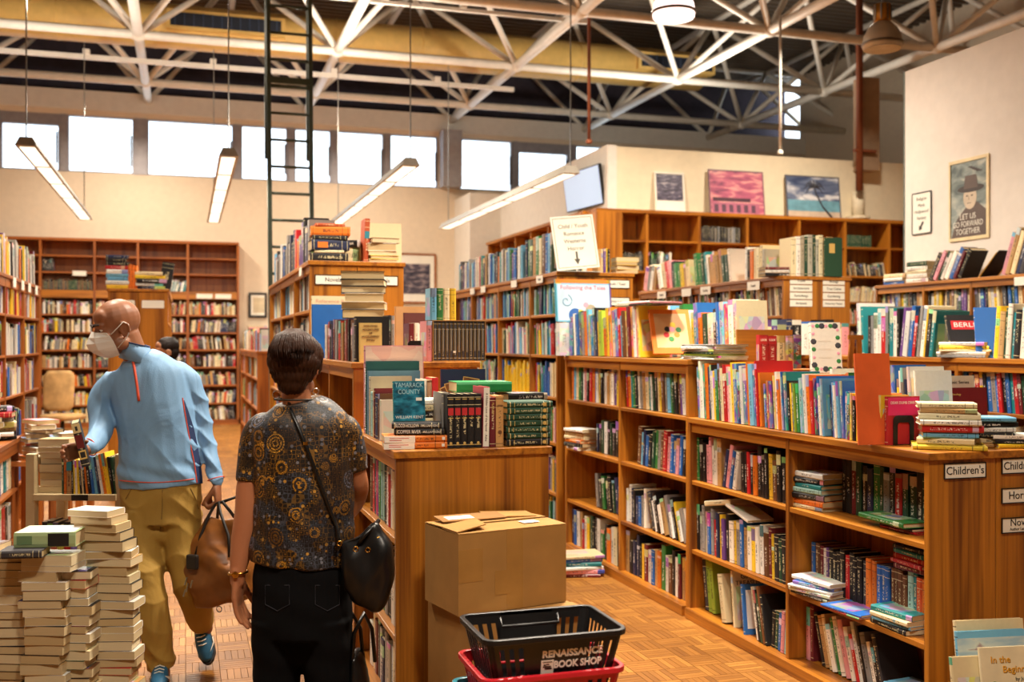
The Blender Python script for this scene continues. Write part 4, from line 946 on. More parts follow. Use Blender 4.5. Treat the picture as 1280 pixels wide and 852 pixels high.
far_row('P', -1.37, (8.2, 10.9), 2.14, (.26, .34), 'cvobywmwrwkmwwkxy', t=(.04, .07), lean=-4)
for (a, b) in ((11.5, 12.5), (12.5, 13.5), (13.5, 14.5)):
    for z in (1.83, 1.5, 1.165, .8): far_row('P', -.2, (a + .03, b - .03), z, (.2, .28), None, t=(.02, .04))
# ================================================================ novels bookcase: things on its near end
z = z3
sa = T((xy(521, 4.2), 4.245, z)) @ RZ(-7)
def lying(name, kind, w, d, h, ch, m0, label, mat=None, dx=0, dz=0, rz=0, dy=0, group=None):
    return mk_book(name, kind, w, d, h, ch, m0 @ T((dx, dy, dz)) @ RZ(rz) @ T((-h / 2, -d / 2, w)) @ RY(90), label, group, mat or CLOTH, True)
for i in range(2):
    b = lying('paperback_book', 'paper', .026, .15, .262, 'o', sa, ('lower' if i == 0 else 'upper') + ' of two orange and cream paperbacks lying at the bookcase corner', dz=i * .027, rz=i * 1.5)
    label_on(b, -.0002, .0262, 0, .125, TXM['white'])
    for k in range(2): MB().box(.008 + k * .008, .0105 + k * .008, -.0012, 0, .02, .10 - k * .03).build('title_line', TXM['red'], b)
    MB().box(.006, .018, -.0006, 0, .236, .248).build('spine_mark', TXM['white'], b)
for i, tx in enumerate(('COPPER RIVER', 'BLOOD HOLLOW')):
    b = lying('paperback_book', 'paper', .0245, .11, .205, 'k', sa, f'black paperback lying on the orange ones, {"second from top" if i == 0 else "top one"}, white capitals', dx=.022 - .012 * i, dz=.055 + i * .0255, rz=-9 + 3 * i)
    spine_text(b, tx, .02, .0122, .062, TXM['white'], SPINE_LY, .095); spine_text(b, 'WILLIAM KENT', .014, .0122, .157, TXM['white'], SPINE_LY, .075)
tam = facing('paperback_book', 'teal paperback standing on the black ones, cover facing out', xy(494, 4.24), xy(494, 4.24) + .133, 4.27, z + .107, .168, .026, 't', 'paper', tilt=9, yaw=-3, mat=CLOTH)
TT = NT('cover_teal_forest'); _v = TT.coord(); _n = TT.n('TexNoise', {'Vector': TT.mp(_v, (1, 12, 26)), 'Scale': 1.6, 'Detail': 5.0})
TT.set(color=TT.ramp(_n, [(.3, lin('082C38')), (.5, lin('146A84')), (.68, lin('3FA3BC'))]), rough=.3)
MB().box(.026, .0264, .002, .131, .002, .166).build('cover_picture', TT.mat, tam)
words('lettering', 'TAMARACK\nCOUNTY', .028, plain('print_pale_teal', 'A9D0D8', .5, noise=0), tam, (.0268, .0665, .136), COVER, .118)
words('lettering', 'WILLIAM KENT', .017, TXM['white'], tam, (.0268, .0665, .016), COVER, .118)
MB().box(.0264, .027, .095, .12, .085, .098).build('price_sticker', CARD, tam).rotation_euler = (0, 0, 0)
# five black volumes with red labels
for i in range(5):
    x0 = xy(559.5, 4.15) + i * .0292
    b = mk_book('hardcover_book', 'hard', .0282, .16, .222 - .002 * (i % 2), 'k', T((x0, 4.15, z)), f'black volume with a red spine patch, {ordw(i + 1)} of five from the left', 'black red-patched set', CLOTH, True)
    label_on(b, .003, .025, .135, .165, TXM['red'], nm='spine_patch')
    for zz in (.012, .122, .2): label_on(b, .004, .024, zz, zz + .003, TXM['gold'], nm='gilt_line')
    MB().lathe([(.006, 0), (.004, .0008)], 8).build('gilt_flower', TXM['gold'], b).matrix_local = T((.014, 0, .02)) @ RX(90)
b = mk_book('hardcover_book', 'hard', .03, .16, .225, 'x', T((xy(553, 4.21), 4.22, z)) , 'pale grey board book behind the black red-patched set', None, CLOTH, True)
b = mk_book('hardcover_book', 'hard', .027, .17, .25, 'p', T((xy(603, 4.16), 4.155, z)) @ RY(1), 'tall white spined hardback with a rose red cover', None, plain('cover_rose', 'B84458', .5), True)
label_on(b, .001, .026, .003, .247, CARD); spine_text(b, 'A Hidden Love of the Novel - Ashe', .013, .0135, .125, INK, SPINE_UP, .2)
b = mk_book('hardcover_book', 'hard', .027, .15, .205, 'm', T((xy(612, 4.16), 4.158, z)), 'maroon hardback beside the tall white spined one', None, CLOTH, True)
label_on(b, .003, .024, .14, .18, TXM['gold'], nm='gilt_panel') if False else spine_text(b, 'PLANTS', .014, .0135, .16, TXM['gold'], SPINE_UP)
b = mk_book('hardcover_book', 'hard', .033, .15, .212, 'i', T((xy(620, 4.16), 4.158, z)), 'tan leather hardback between maroon one and the green stack', None, CLOTH, True)
spine_text(b, 'LETTERS', .012, .0165, .17, TXM['brown'], vmat((1, 0, 0), (0, 0, 1), (0, -1, 0)), .024); MB().lathe([(.009, 0), (.007, .0006)], 10).build('spine_mark', TXM['brown'], b).matrix_local = T((.0165, 0, .06)) @ RX(90)
gx = T((xy(657, 4.2), 4.235, z))
zz = 0
for i in range(7):
    w_ = .0255 if i else .028
    b = lying('hardcover_book', 'hard', w_, .15, .19 + (.012 if i == 6 else 0), 'k' if i == 0 else 'G', gx, f'{"black" if i == 0 else "green"} gilt hardback, {["bottom", "sixth from the top", "fifth from the top", "fourth from the top", "third from the top", "second from the top", "top"][i]} in the green stack', dz=zz, rz=random.uniform(-2.5, 2.5), dx=.006 if i == 6 else 0, group='green lying set')
    for q in (.012, .03, .172): label_on(b, .003, w_ - .003, q, q + .002, TXM['gold'], nm='gilt_line')
    MB().lathe([(.0085, 0), (.003, .0006)], 8).build('gilt_star', TXM['gold'], b).matrix_local = T((w_ / 2, 0, .165)) @ RX(90)
    zz += w_ + .0008
stack(xy(652, 4.45), 4.47, z, 'eddkkk', 'brown stack behind the green set', yaw=8, size=(.13, .2))
# green slipcase and navy display behind
sl = mk_book('hardcover_book', 'hard', .045, .2, .25, 'g', T((xy(601, 4.5), 4.52, z + .215)) @ RZ(-3) @ T((-.125, -.1, .045)) @ RY(90), 'bright green boxed book lying behind the black volumes', None, plain('green_case', '1F8A4A', .4), True)
stack(xy(598, 4.52), 4.54, z, 'kwickwe', 'hidden stack holding up the bright green box', yaw=0, size=(.15, .21), th=(.026, .031))
nv = facing('hardcover_book', 'navy board display book with yellow cards tucked in front', xy(552, 4.72), xy(552, 4.72) + .215, 4.72, z, .31, .02, 'n', tilt=2, mat=plain('navy_board', '1A2A50', .6))
for k, (q, zq, w_, h_, a) in enumerate(((.03, .215, .075, .035, 12), (.11, .235, .08, .035, -10), (.02, .18, .03, .05, 25))):
    c = MB().box(-w_ / 2, w_ / 2, -h_ / 2, h_, 0, .001).build('tucked_card', plain('card_ochre', 'D9B56A', .6), nv)
    c.matrix_local = Matrix.LocRotScale(Vector((.0215 + .001 * k, q + w_ / 2 - .01, zq)), COVER.to_quaternion() @ Matrix.Rotation(R(a), 3, 'Z').to_quaternion(), None)
    MB().box(-w_ / 2 + .004, w_ / 2 - .004, -h_ / 2 + .004, h_ - .004, .001, .0014).build('card_print', plain('card_brown_print', '8A5A30', .6, noise=.3), c)
row('N', 4.62, (xy(520, 4.62), xy(549, 4.62)), z, 'rwer', "behind the teal paperback", h=(.2, .275), t=(.03, .05), d=(.12, .15), name='hardcover_book')
stack(xy(540, 4.45), 4.44, z, 'ckwckcw', 'stack showing behind the teal paperback', yaw=0, size=(.14, .19), th=(.024, .03))
# spines to the aisle, covers showing: from the tall pale folder down to small books
xl = XA + .012; yy = 5.02
for ch, w_, d_, h_, lab, mm in (('p', .03, .29, .42, 'tall pale pink patterned folder standing behind the teal binder', None), ('t', .05, .255, .345, 'dark teal ring binder', plain('binder_teal', '1C5A5C', .5)), ('s', .03, .25, .30, 'steel blue picture book before the teal binder', plain('cover_steel_blue', '5E8CA8', .5)), ('h', .035, .20, .275, 'sage green hardback in the row by the teal paperback', CLOTH), ('a', .05, .15, .205, 'pale green hardback in the row by the teal paperback', CLOTH), ('c', .02, .15, .21, 'cream hardback wedged beside the pale green one', JACKET), ('m', .016, .15, .225, 'slim maroon hardback beside the navy one', CLOTH), ('n', .06, .14, .2, 'thick navy hardback at the aisle edge', CLOTH), ('e', .03, .14, .205, 'brown hardback behind the teal paperback', JACKET), ('w', .028, .14, .18, 'white hardback nearest the lying paperbacks', JACKET)):
    b = mk_book('hardcover_book', 'hard', w_, d_, h_, ch, T((xl, yy, z)) @ RZ(-90), lab, None, mm, True); yy -= w_ + .012
    if ch == 'p':
        b.active_material = CLOTH; PK = NT('folder_pink'); v_ = PK.coord(); PK.set(color=PK.ramp(PK.n('TexVoronoi', {'Vector': v_, 'Scale': 14.0}, out=1), [(.2, lin('E8B9B4')), (.6, lin('EFD9CE')), (.9, lin('DFA0A0'))]), rough=.6)
        MB().box(w_, w_ + .0006, .004, d_ - .004, .004, h_ - .004).build('cover_pattern', PK.mat, b)
    if ch == 't':
        for k in range(26): MB().tube([(w_ * .5 + .02 * math.cos(a), -.004 + .012 * math.sin(a), .02 + k * .012) for a in (0, 1, 2, 3)], .0015, 4).build('spiral_ring', METAL, b)
# low aisle shelf under the corner
row('L', XA + .03, (5.0, 4.18), .801, 'eernzvgaaGkwrwcxkkco', 'on the aisle shelf under the corner', h=(.22, .29), t=(.025, .045), name='hardcover_book')
mk_book('hardcover_book', 'paper', .012, .16, .24, 'r', T((XA + .1, 4.85, 1.095)) @ RZ(-85) @ T((-.12, -.08, .012)) @ RY(90), 'red folder lying on top of the aisle shelf books', None, None, True)
row('L', XA + .03, (5.0, 4.18), .401, 'ynbkgxkwwk', 'on the lower aisle shelf by the bag', h=(.2, .28), t=(.03, .06), name='hardcover_book')
row('L', XA + .03, (5.0, 4.18), .061, 'wcmkwnxhwcxh', 'on the bottom aisle shelf', h=(.2, .28), t=(.03, .06), name='hardcover_book')
# ---------------- middle step
z = z4
b = facing('hardcover_book', 'large cream reference book standing behind the blue one', xy(391, 6.9), xy(391, 6.9) + .33, 6.98, z, .41, .03, 'c', tilt=1, mat=CLOTH)
words('lettering', 'Reference Books', .034, plain('print_salmon', 'D9A488', .6, noise=0), b, (.0306, .16, .375), COVER, .26)
facing('hardcover_book', 'large plain blue book cover facing out by the dark haired woman', xy(391, 6.7), xy(391, 6.7) + .31, 6.74, z, .345, .035, 'b', tilt=1, mat=plain('blue_board', '1D62B0', .45))
row('L', xl, (6.55, 5.30), z, 'nwrnkndmkxkrkimrmdkexk', 'on the middle step of the novels bookcase', h=(.2, .235), t=(.03, .06), d=(.15, .18), name='hardcover_book', kind='hard')
stack(xy(455, 5.9), 5.9, z + .236, 'kwwdkk', 'tall stack above the yellow covered classic', yaw=170, size=(.17, .235), th=(.036, .05), jit=5, kind='hard')
hf = facing('hardcover_book', 'yellow covered classic facing out on the middle step', xy(450, 5.26), xy(450, 5.26) + .115, 5.27, z + .0, .2, .028, 'y', tilt=3, mat=plain('cover_buff', 'E0C070', .5))
words('lettering', 'MARK TWAIN', .010, TXM['brown'], hf, (.0288, .0575, .185), COVER, .07)
for k, tx in enumerate(('ADVENTURES', 'OF', 'HUCKLEBERRY', 'FINN')): words('lettering', tx, .014, TXM['brown'], hf, (.0288, .0575, .166 - k * .018), COVER, (.085, .016, .09, .04)[k])
MB().lathe([(.02, 0), (.016, .0006)], 10).build('cover_picture', TXM['black'], hf).matrix_local = T((.028, .0575, .06)) @ RY(90)
row('N', 5.5, (xy(480, 5.5), xy(494, 5.5)), z, 'ddx', 'beside the yellow covered classic', h=(.22, .25), t=(.02, .03), d=(.15, .17), name='hardcover_book')
facing('hardcover_book', 'large tan board book at the back of the middle step', xy(495, 6.4), xy(495, 6.4) + .24, 6.42, z, .325, .03, 'i', tilt=1, mat=plain('tan_board', 'B98A58', .55))
facing('hardcover_book', 'brown maroon board book before the large tan one', xy(505, 6.2), xy(505, 6.2) + .19, 6.2, z, .28, .03, 'm', tilt=1, mat=plain('maroon_board', '5A2A28', .55))
row('N', 5.75, (xy(511, 5.75), xy(531, 5.75)), z, 'mww', 'by the round bookend', h=(.19, .21), t=(.02, .03), d=(.14, .16), name='hardcover_book')
bookend('brown metal bookend beside the black boxed set', xy(520, 5.5), 5.48, z, .1, .11)
# black boxed set
Y0 = 5.34; X0 = xy(541, Y0)
row('N', Y0, (xy(533, Y0), xy(541, Y0)), z, 'p', 'flowered, left of the black set', h=(.212, .213), t=(.02, .03), d=(.16, .17), name='hardcover_book', mat=PICT)
bxs = thing('slipcase', 'thin tan edged slipcase holding the black boxed set', 'slipcase', (X0, Y0, z))
W2 = xy(607, Y0) - X0
MB().box(0, W2, .0, .16, 0, .004).build('case_floor', plain('case_edge', 'B98A50', .5), bxs); MB().box(0, W2, 0, .16, .213, .217).build('case_lid', MAT['case_edge'], bxs)
for q in (0, W2 - .003): MB().box(q, q + .003, 0, .16, .004, .213).build('case_side', MAT['case_edge'], bxs)
MB().box(.003, W2 - .003, .157, .16, .004, .213).build('case_back', MAT['case_edge'], bxs)
nb = 13
for i in range(nb):
    w_ = (W2 - .007) / nb
    b = mk_book('hardcover_book', 'hard', w_ * .96, .14, .205, 'd', T((X0 + .0035 + i * w_, Y0 + .002, z + .0048)), f'dark grey volume, {ordw(i + 1)} from the left inside the slipcase', 'boxed dark grey set', CLOTH, False)
    label_on(b, .0, .0018, .002, .203, plain('spine_gold_edge', 'A08040', .4, .4), nm='gold_edge')
    MB().box(w_ * .3, w_ * .62, -.0008, 0, .05, .17).build('title_line', plain('spine_grey_print', '8A8272', .5, noise=0), b)
MB().box(.11, .125, -.002, 0, .045, .055).build('price_sticker', CARD, bxs)
for i, (ch, lab) in enumerate((('s', 'pale blue patterned'), ('g', 'bright green'), ('c', 'cream'), ('y', 'deep yellow'))):
    w_ = .0345; b = mk_book('paperback_book', 'paper', w_, .12, .168, ch, T((xy(538, Y0 + .01) + i * .0352 + .0, Y0 + .012, z + .218)), f'{lab} paperback standing on top of the black boxed set', None, JACKET if i == 0 else CLOTH, True)
# ---------------- top step
z = z6
row('L', xl, (10.5, 7.45), z, 'iswkxwkbdwxkwnknyrovvknx', 'on top of the novels bookcase', h=(.24, .36), t=(.05, .11), d=(.16, .2), name='hardcover_book', kind='hard')
a = T((xy(412, 7.28), 7.3, z))
for i, (ch, w_, h_, lab) in enumerate((('k', .055, .26, 'black'), ('c', .02, .2, 'cream'), ('n', .07, .26, 'navy'), ('k', .03, .24, 'black'), ('o', .06, .27, 'orange'), ('f', .02, .2, 'rust red'))):
    b = lying('hardcover_book', 'hard', w_, .18, h_, ch, a, f'{lab} hardback lying over the first novels card, {["bottom", "fifth from top", "fourth from top", "third from top", "second from top", "topmost"][i]}', mat=CLOTH, dz=[0, .056, .077, .148, .179, .24][i], rz=random.uniform(-5, 4), dx=random.uniform(-.01, .01))
    if i == 2: label_on(b, .015, .055, .04, .11, TXM['orange'], nm='cover_picture')
a = T((xy(437, 7.32), 7.42, z))
lying('hardcover_book', 'paper', .11, .15, .17, 'c', a, 'thick cream paged volume lying behind the navy one', mat=JACKET)
lying('hardcover_book', 'paper', .05, .16, .2, 'k', a, 'black leaning paperback on the thick cream volume', mat=JACKET, dz=.112, rz=-8, dx=-.01)
b = mk_book('hardcover_book', 'hard', .035, .18, .31, 'f', T((xy(454, 7.28), 7.26, z)) @ RY(2), 'upright rust red hardback between the two card top stacks', None, CLOTH, True)
label_on(b, .001, .034, .17, .22, TXM['teal'], nm='spine_patch')
a = T((xy(477, 7.3), 7.32, z))
for i, (ch, w_, dd) in enumerate((('c', .025, 0), ('y', .025, .01), ('c', .03, 0), ('w', .055, 0), ('e', .035, .01))):
    lying('hardcover_book', 'hard', w_, .16, .2, ch, a, f'{CN[ch]} book showing its page edges over the second novels card, {["bottom", "fourth from top", "third from top", "second from top", "topmost"][i]}', mat=JACKET, dz=[0, .026, .052, .083, .139][i], rz=180 + random.uniform(-8, 8), dx=dd)
facing('hardcover_book', 'cream book with purple edge standing behind the second stack', xy(462, 7.5), xy(462, 7.5) + .24, 7.52, z, .31, .03, 'c', tilt=2, mat=CLOTH)

# ================================================================ left side
GREY = BEIGE
cart = thing('book_cart', 'beige metal book cart with paperbacks on its sloping shelf', 'cart', (0, 0, 0))
cl = pd(42, 600, 5.6); cart.location = (cl.x, cl.y, 0); cart.rotation_euler = (0, 0, -TH - R(1))
for sx in (-.045, .44):
    MB().box(sx, sx + .05, 0, .05, .1, 1.0).build('upright_post', GREY, cart, bevel=.004); MB().box(sx, sx + .05, .36, .41, .1, 1.0).build('upright_post', GREY, cart, bevel=.004)
    MB().box(sx, sx + .05, .05, .36, .94, .98).build('side_rail', GREY, cart)
for zq, nm in ((.785, 'top_shelf'), (.41, 'lower_shelf'), (.16, 'bottom_shelf')): MB().box(0, .45, -.01, .40, zq - .035, zq).build(nm, GREY, cart, bevel=.003)
for sx in (-.02, .465):
    for sy in (.025, .385):
        MB().tube([(sx - .012, sy, .05), (sx + .012, sy, .05)], .05, 16).build('wheel', BLACK, cart, smooth=True)
        MB().box(sx - .018, sx + .018, sy - .018, sy + .018, .05, .11).build('caster_fork', METAL, cart)
MB().box(.21, .3, -.013, -.01, .752, .784).build('shelf_tag', BLACK, cart)
def on_cart(x, y, zq): return cart.matrix_basis @ Vector((x, y, zq))
bpy.context.view_layer.update()
CM = cart.matrix_basis.copy()
cx_ = .152
for i, (ch, w_, h_, l) in enumerate(zip('GoikywykckokbsnwoyykG', [.02, .028, .052, .02, .018, .02, .026, .022, .018, .02, .022, .036, .03, .034, .026, .03, .03, .026, .02, .03, .03], [.19, .2, .185, .18, .185, .18, .185, .18, .17, .18, .18, .2, .205, .2, .2, .21, .215, .22, .225, .2, .2], [0, 0, 0, -2, -2, -3, -4, -5, -6, -7, -8, -9, -10, -11, -12, -13, -13, -14, -14, -12, -12])):
    w_ *= .54; l *= .7
    b = mk_book('paperback_book', 'paper', w_ * .97, .13, h_, ch, CM @ T((cx_, .0, .786)) @ RY(l), f'{adj(w_, h_)}{CN[ch]} paperback, {ordw(i + 1)} from the left on the book cart shelf', 'paperbacks on the cart', CLOTH if i in (1, 2) else JACKET, True)
    if i == 2:
        label_on(b, -.0003, w_ * .97, .125, h_ - .012, TXM['teal'])
        for k in range(3): MB().box(w_ * .35, w_ * .62, -.001, 0, .085 - .022 * k, .1 - .022 * k).build('spine_mark', TXM['brown'], b)
    cx_ += w_ / math.cos(R(l))
cp = CM @ Vector((.09, .1, 0))
stack(cp.x, cp.y, .786, 'ciwkccwi', 'page edge stack on the book cart', yaw=180 - math.degrees(TH), name='paperback_book', kind='paper', size=(.13, .155), th=(.026, .048), jit=4)
cp = CM @ Vector((.31, .27, 0))
stack(cp.x, cp.y, .786, 'wcrw', 'tumbled stack behind the cart paperbacks', yaw=-30, name='paperback_book', kind='paper', size=(.13, .18), th=(.03, .05), jit=12)
q0 = 0.02
for i, ch in enumerate('kkkkkknwkkeekm'):
    w_ = .03; b = mk_book('paperback_book', 'paper', w_ * .97, .13, random.uniform(.17, .22), ch, CM @ T((q0, .05, .411)), f'{CN[ch]} paperback, {ordw(i + 1)} from the left on the lower cart shelf', 'paperbacks low on the cart', JACKET, False); q0 += w_
q0 = .02
for i, ch in enumerate('ywcyroncxbt'):
    w_ = .033; b = mk_book('paperback_book', 'paper', w_ * .97, .04, .1, ch, CM @ T((q0, .0, .411)), f'small {CN[ch]} paperback, {ordw(i + 1)} in front on the lower cart shelf', 'small paperbacks low on the cart', JACKET, False); q0 += w_ + .003
# floor stacks: page edges to the aisle
def px_stack(u, d, vtop, where, size, seq, th=(.03, .042), yaw0=180, jit=5, n=None, drift=.0):
    p = pd(u, 600, d); zt = EYE - (vtop - VH) * d / F_PX; zz = 0; i = 0; L = []
    while zz < zt - .012:
        w_ = random.uniform(*th); L.append(w_); zz += w_ + .0008
    k = zt / zz; zz = 0; n = len(L)
    for i, w_ in enumerate(L):
        w_ *= k; ch = random.choice(seq); dx = random.uniform(-.014, .014) + drift * math.sin(zz * 4); 
        dd, hh = size[0] * random.uniform(.94, 1.05), size[1] * random.uniform(.92, 1.06)
        m = T((p.x + dx * C_, p.y - dx * S_, zz)) @ RZ(yaw0 - math.degrees(TH) + random.uniform(-jit, jit)) @ T((-hh / 2, -dd / 2, w_)) @ RY(90)
        pos = 'topmost' if i == n - 1 else ordw(n - i) + ' from top'
        mk_book('floor_paperback', 'paper', w_ - .001, dd, hh, ch, m, f'{adj(w_, .2)}{CN[ch]} paperback, page edges showing, {pos}, {where}', 'paperbacks stacked on the floor', JACKET, True)
        zz += w_
    return p, zz
SEQ = 'kkwwciieernxmkkcwG'
px_stack(-22, 4.25, 672, 'outermost floor stack', (.11, .17), SEQ)
px_stack(15, 4.2, 684, 'first whole floor stack', (.11, .17), SEQ)
pA, zA = px_stack(57, 4.15, 706, 'second floor stack', (.11, .165), SEQ, drift=.01)
pB, zB = px_stack(96, 4.2, 706, 'third floor stack', (.11, .16), SEQ, drift=-.012)
pC, zC = px_stack(144, 4.3, 700, 'floor stack beside the bald man', (.11, .165), SEQ, drift=.012)
px_stack(125, 4.62, 648, 'rear floor stack by the cart', (.11, .16), SEQ)
px_stack(30, 4.62, 690, 'rear floor stack by the low bookcase', (.11, .16), SEQ)
px_stack(166, 4.75, 700, 'short rear stack at the knee', (.11, .15), SEQ) if False else None
yw = 180 - math.degrees(TH)
qz = zA + .001
for i, (ch, w_, dx, lab) in enumerate((('w', .022, .03, 'white paged paperback under the big pale green book'), ('c', .04, .03, 'cream paged thick paperback under the big pale green book'))):
    mk_book('floor_paperback', 'paper', w_, .13, .2, ch, T((pA.x + dx, pA.y, qz)) @ RZ(yw + random.uniform(-5, 5)) @ T((-.1, -.065, w_)) @ RY(90), lab, None, JACKET, True); qz += w_ + .001
mk_book('hardcover_book', 'hard', .03, .12, .16, 'd', T((pA.x - .07, pA.y - .04, qz)) @ RZ(-10) @ T((-.08, -.06, .03)) @ RY(90), 'small dark hardback poking out under the pale green book', None, CLOTH, True)
qz += .031
lg = mk_book('hardcover_book', 'hard', .058, .17, .235, 'a', T((pA.x + .02, pA.y + .03, qz)) @ RZ(-12) @ T((-.1175, -.085, .058)) @ RY(90), 'big pale green jacketed hardback lying on the floor stacks', None, plain('jacket_pale_green', 'A9BF8C', .4), True)
MB().box(.012, .046, -.0009, 0, .012, .07).build('spine_label', plain('jacket_green_dark', '6C8A60', .5), lg); MB().box(.004, .054, -.0009, 0, .13, .21).build('spine_picture', TXM['black'], lg)
MB().box(-.0006, 0, .01, .16, .01, .225).build('cover_picture', PICT, lg)
qz = zC + .001
for i, (ch, w_, a_) in enumerate(zip('iwkkciw', (.032, .03, .042, .036, .032, .03, .026), (-4, 6, -8, -6, -9, -12, -14))):
    mk_book('floor_paperback', 'paper', w_, .12, .185, ch, T((pC.x - .012 * i + .0, pC.y, qz)) @ RZ(yw + a_) @ T((-.0925, -.06, w_)) @ RY(90), f'{CN[ch]} paperback in the leaning top of the stack by the man, {ordw(7 - i) + " from the top" if i < 6 else "topmost"}', 'leaning stack top by the man', JACKET, True); qz += w_ + .0008
# low bookcase at the edge: stacks on top and books inside
for k, (x, y, zt, w) in enumerate(((-1.12, 7.05, 'kwicxrk', 'far loose stack on the low brown bookcase'), (-1.15, 6.6, 'wkgwkceowk', 'tallest loose stack on the low brown bookcase'), (-1.35, 6.95, 'cwkrwkobwkwcrk', 'rear loose stack on the low brown bookcase'), (-1.08, 6.2, 'kGwcowk', 'near loose stack on the low brown bookcase'), (-1.4, 6.45, 'wkxcwrkbnwckw', 'edge loose stack on the low brown bookcase'))):
    stack(x, y, 1.001, zt, w, yaw=random.choice((60, 100, 150, 20)), size=(.15, .21), th=(.024, .04), jit=22, shift=.02)
for zq, s in ((.68, 'wwxkcwrwwkcbwtwc'), (.36, 'wcrwkwcwwbkcwrkw')): row('P', -1.05, (5.6, 7.25), zq, s, 'on the %s shelf of the low brown bookcase' % ('upper' if zq > .5 else 'lower'), h=(.2, .27), t=(.03, .06), name='hardcover_book', lean=-4)
# loose pile between the cart and the bookcase
for k, (u, d, vt, w, n) in enumerate(((50, 6.7, 520, 'heap behind the cart by the chair', 9), (82, 7.5, 540, 'heap before the swivel chair', 7))):
    p = pd(u, 500, d); zt = EYE - (vt - VH) * d / F_PX
    tb = thing('side_table', ['small brown table under the heap by the chair', 'small brown table under the heap before the swivel chair', 'small brown stool under the high heap'][k], 'table', (p.x, p.y, 0), -TH)
    hT = zt - n * .031
    MB().box(-.17, .17, -.13, .13, hT - .03, hT).build('table_top', OLD['x'], tb)
    for sx in (-.14, .14):
        for sy in (-.1, .1): MB().box(sx - .02, sx + .02, sy - .02, sy + .02, 0, hT - .03).build('leg', OLD['z'], tb)
    stack(p.x, p.y, hT + .001, ''.join(random.choice('wwckrbgixowe') for _ in range(n)), w, yaw=random.choice((10, 60, 120)), size=(.15, .22), th=(.024, .037), jit=25, shift=.03)
# things on the kiosk
z = z6; kx = lambda u: xy(u, 11.56)
stack(kx(146), 11.62, z, 'ywsswrkkn', 'striped stack over the first blank card', yaw=4, size=(.17, .22), th=(.032, .044), jit=3)
row('N', 11.54, (kx(160), kx(172)), z, 'ooo', 'of the orange trio on the kiosk', h=(.24, .26), t=(.03, .04), d=(.16, .18), name='hardcover_book', kind='hard', mat=CLOTH)
stack(kx(186), 11.64, z, 'nwkyc', 'tumbled stack over the second blank card', yaw=12, size=(.17, .3), th=(.03, .045), jit=14)
mk_book('hardcover_book', 'hard', .12, .18, .3, 'k', T((kx(198), 11.6, z)) @ RY(8), 'large black volume at the kiosk corner', None, CLOTH, True)
far_row('P', -.18, (11.6, 12.4), 1.83, (.2, .26), 'orwop', t=(.04, .06), lean=-14)
# swivel chair
cp = pd(78, 515, 15.6)
ch = thing('swivel_chair', 'beige upholstered swivel chair before the back bookcase', 'chair', (cp.x, cp.y, 0), -TH + R(-14))
FAB = plain('beige_fabric', 'B08A58', .9, noise=.12)
def slab(m, w, d, h, c, bulge=.03):
    rings = []
    for k, s in ((0, .8), (.15, .96), (.5, 1), (.85, .96), (1, .8)):
        rings.append([(c[0] + s * w / 2 * max(-1, min(1, 1.25 * math.cos(a))), c[1] + s * d / 2 * max(-1, min(1, 1.25 * math.sin(a))), c[2] + k * h) for a in [2 * math.pi * i / 20 for i in range(20)]])
    return m.loft(rings)
slab(MB(), .56, .52, .09, (0, 0, .44)).build('seat', FAB, ch, smooth=True)
bk = slab(MB(), .46, .62, .08, (0, 0, 0)).build('backrest', FAB, ch, smooth=True); bk.matrix_local = T((-.22, .22, .86)) @ RZ(20) @ RX(82)
MB().tube([(-.1, .1, .46), (-.2, .24, .5), (-.23, .27, .8)], .025, 8).build('back_bracket', BLACK, ch, smooth=True)
MB().tube([(0, 0, .1), (0, 0, .45)], .03, 10).build('gas_column', BLACK, ch, smooth=True)
for i in range(5):
    a = i * 2 * math.pi / 5
    MB().tube([(0, 0, .12), (.27 * math.cos(a), .27 * math.sin(a), .07)], [.028, .02], 8).build('leg', BLACK, ch)
    MB().tube([(.27 * math.cos(a) - .012, .27 * math.sin(a), .03), (.27 * math.cos(a) + .012, .27 * math.sin(a), .03)], .03, 12).build('caster', BLACK, ch)
# pictures
def picture(name, label, loc, rz, w, h, fm, fw, build, tilt=0, mat_w=.0):
    r = thing(name, label, 'picture', loc, rz); r.rotation_euler = (R(-tilt), 0, rz)
    MB().box(0, w, 0, .02, 0, fw).box(0, w, 0, .02, h - fw, h).box(0, fw, 0, .02, fw, h - fw).box(w - fw, w, 0, .02, fw, h - fw).build('frame', fm, r)
    MB().box(fw, w - fw, .008, .018, fw, h - fw).build('mount', CARD, r)
    build(r, w, h); return r
def scenic(name, stops, sc=3.0, stretch=(1, 1, 3)):
    t = NT(name); v = t.coord(); n1 = t.n('TexNoise', {'Vector': t.mp(v, stretch), 'Scale': sc, 'Detail': 5.0, 'Distortion': .6})
    MAT[name] = t.set(color=t.ramp(n1, [(p, lin(c)) for p, c in stops]), rough=.35); return MAT[name]
PAS = lambda m, a, b, c, d, y=.004: (lambda r: MB().box(a, b, y, .008, c, d).build('print', m, r))
def b_cert(r, w, h): MB().box(.09, w - .05, .004, .008, .1, h - .1).build('print', plain('cert_paper', 'D8C9A8', .6), r)
picture('framed_certificate', 'dark framed certificate on the back wall beside the ladder', (1.2, 21.40, 2.1), 0, .36, .5, BLACK, .045, b_cert)
def b_town(r, w, h): MB().box(.13, w - .13, .004, .008, .2, h - .22).build('print', scenic('town_print', [(.35, '2A2A3C'), (.5, '55505E'), (.62, '9C8E90')], 5), r)
picture('framed_print', 'large wood framed print of a dusky skyline on the back wall', (4.2, 21.40, 2.42), 0, .84, 1.05, OLD['x'], .04, b_town)
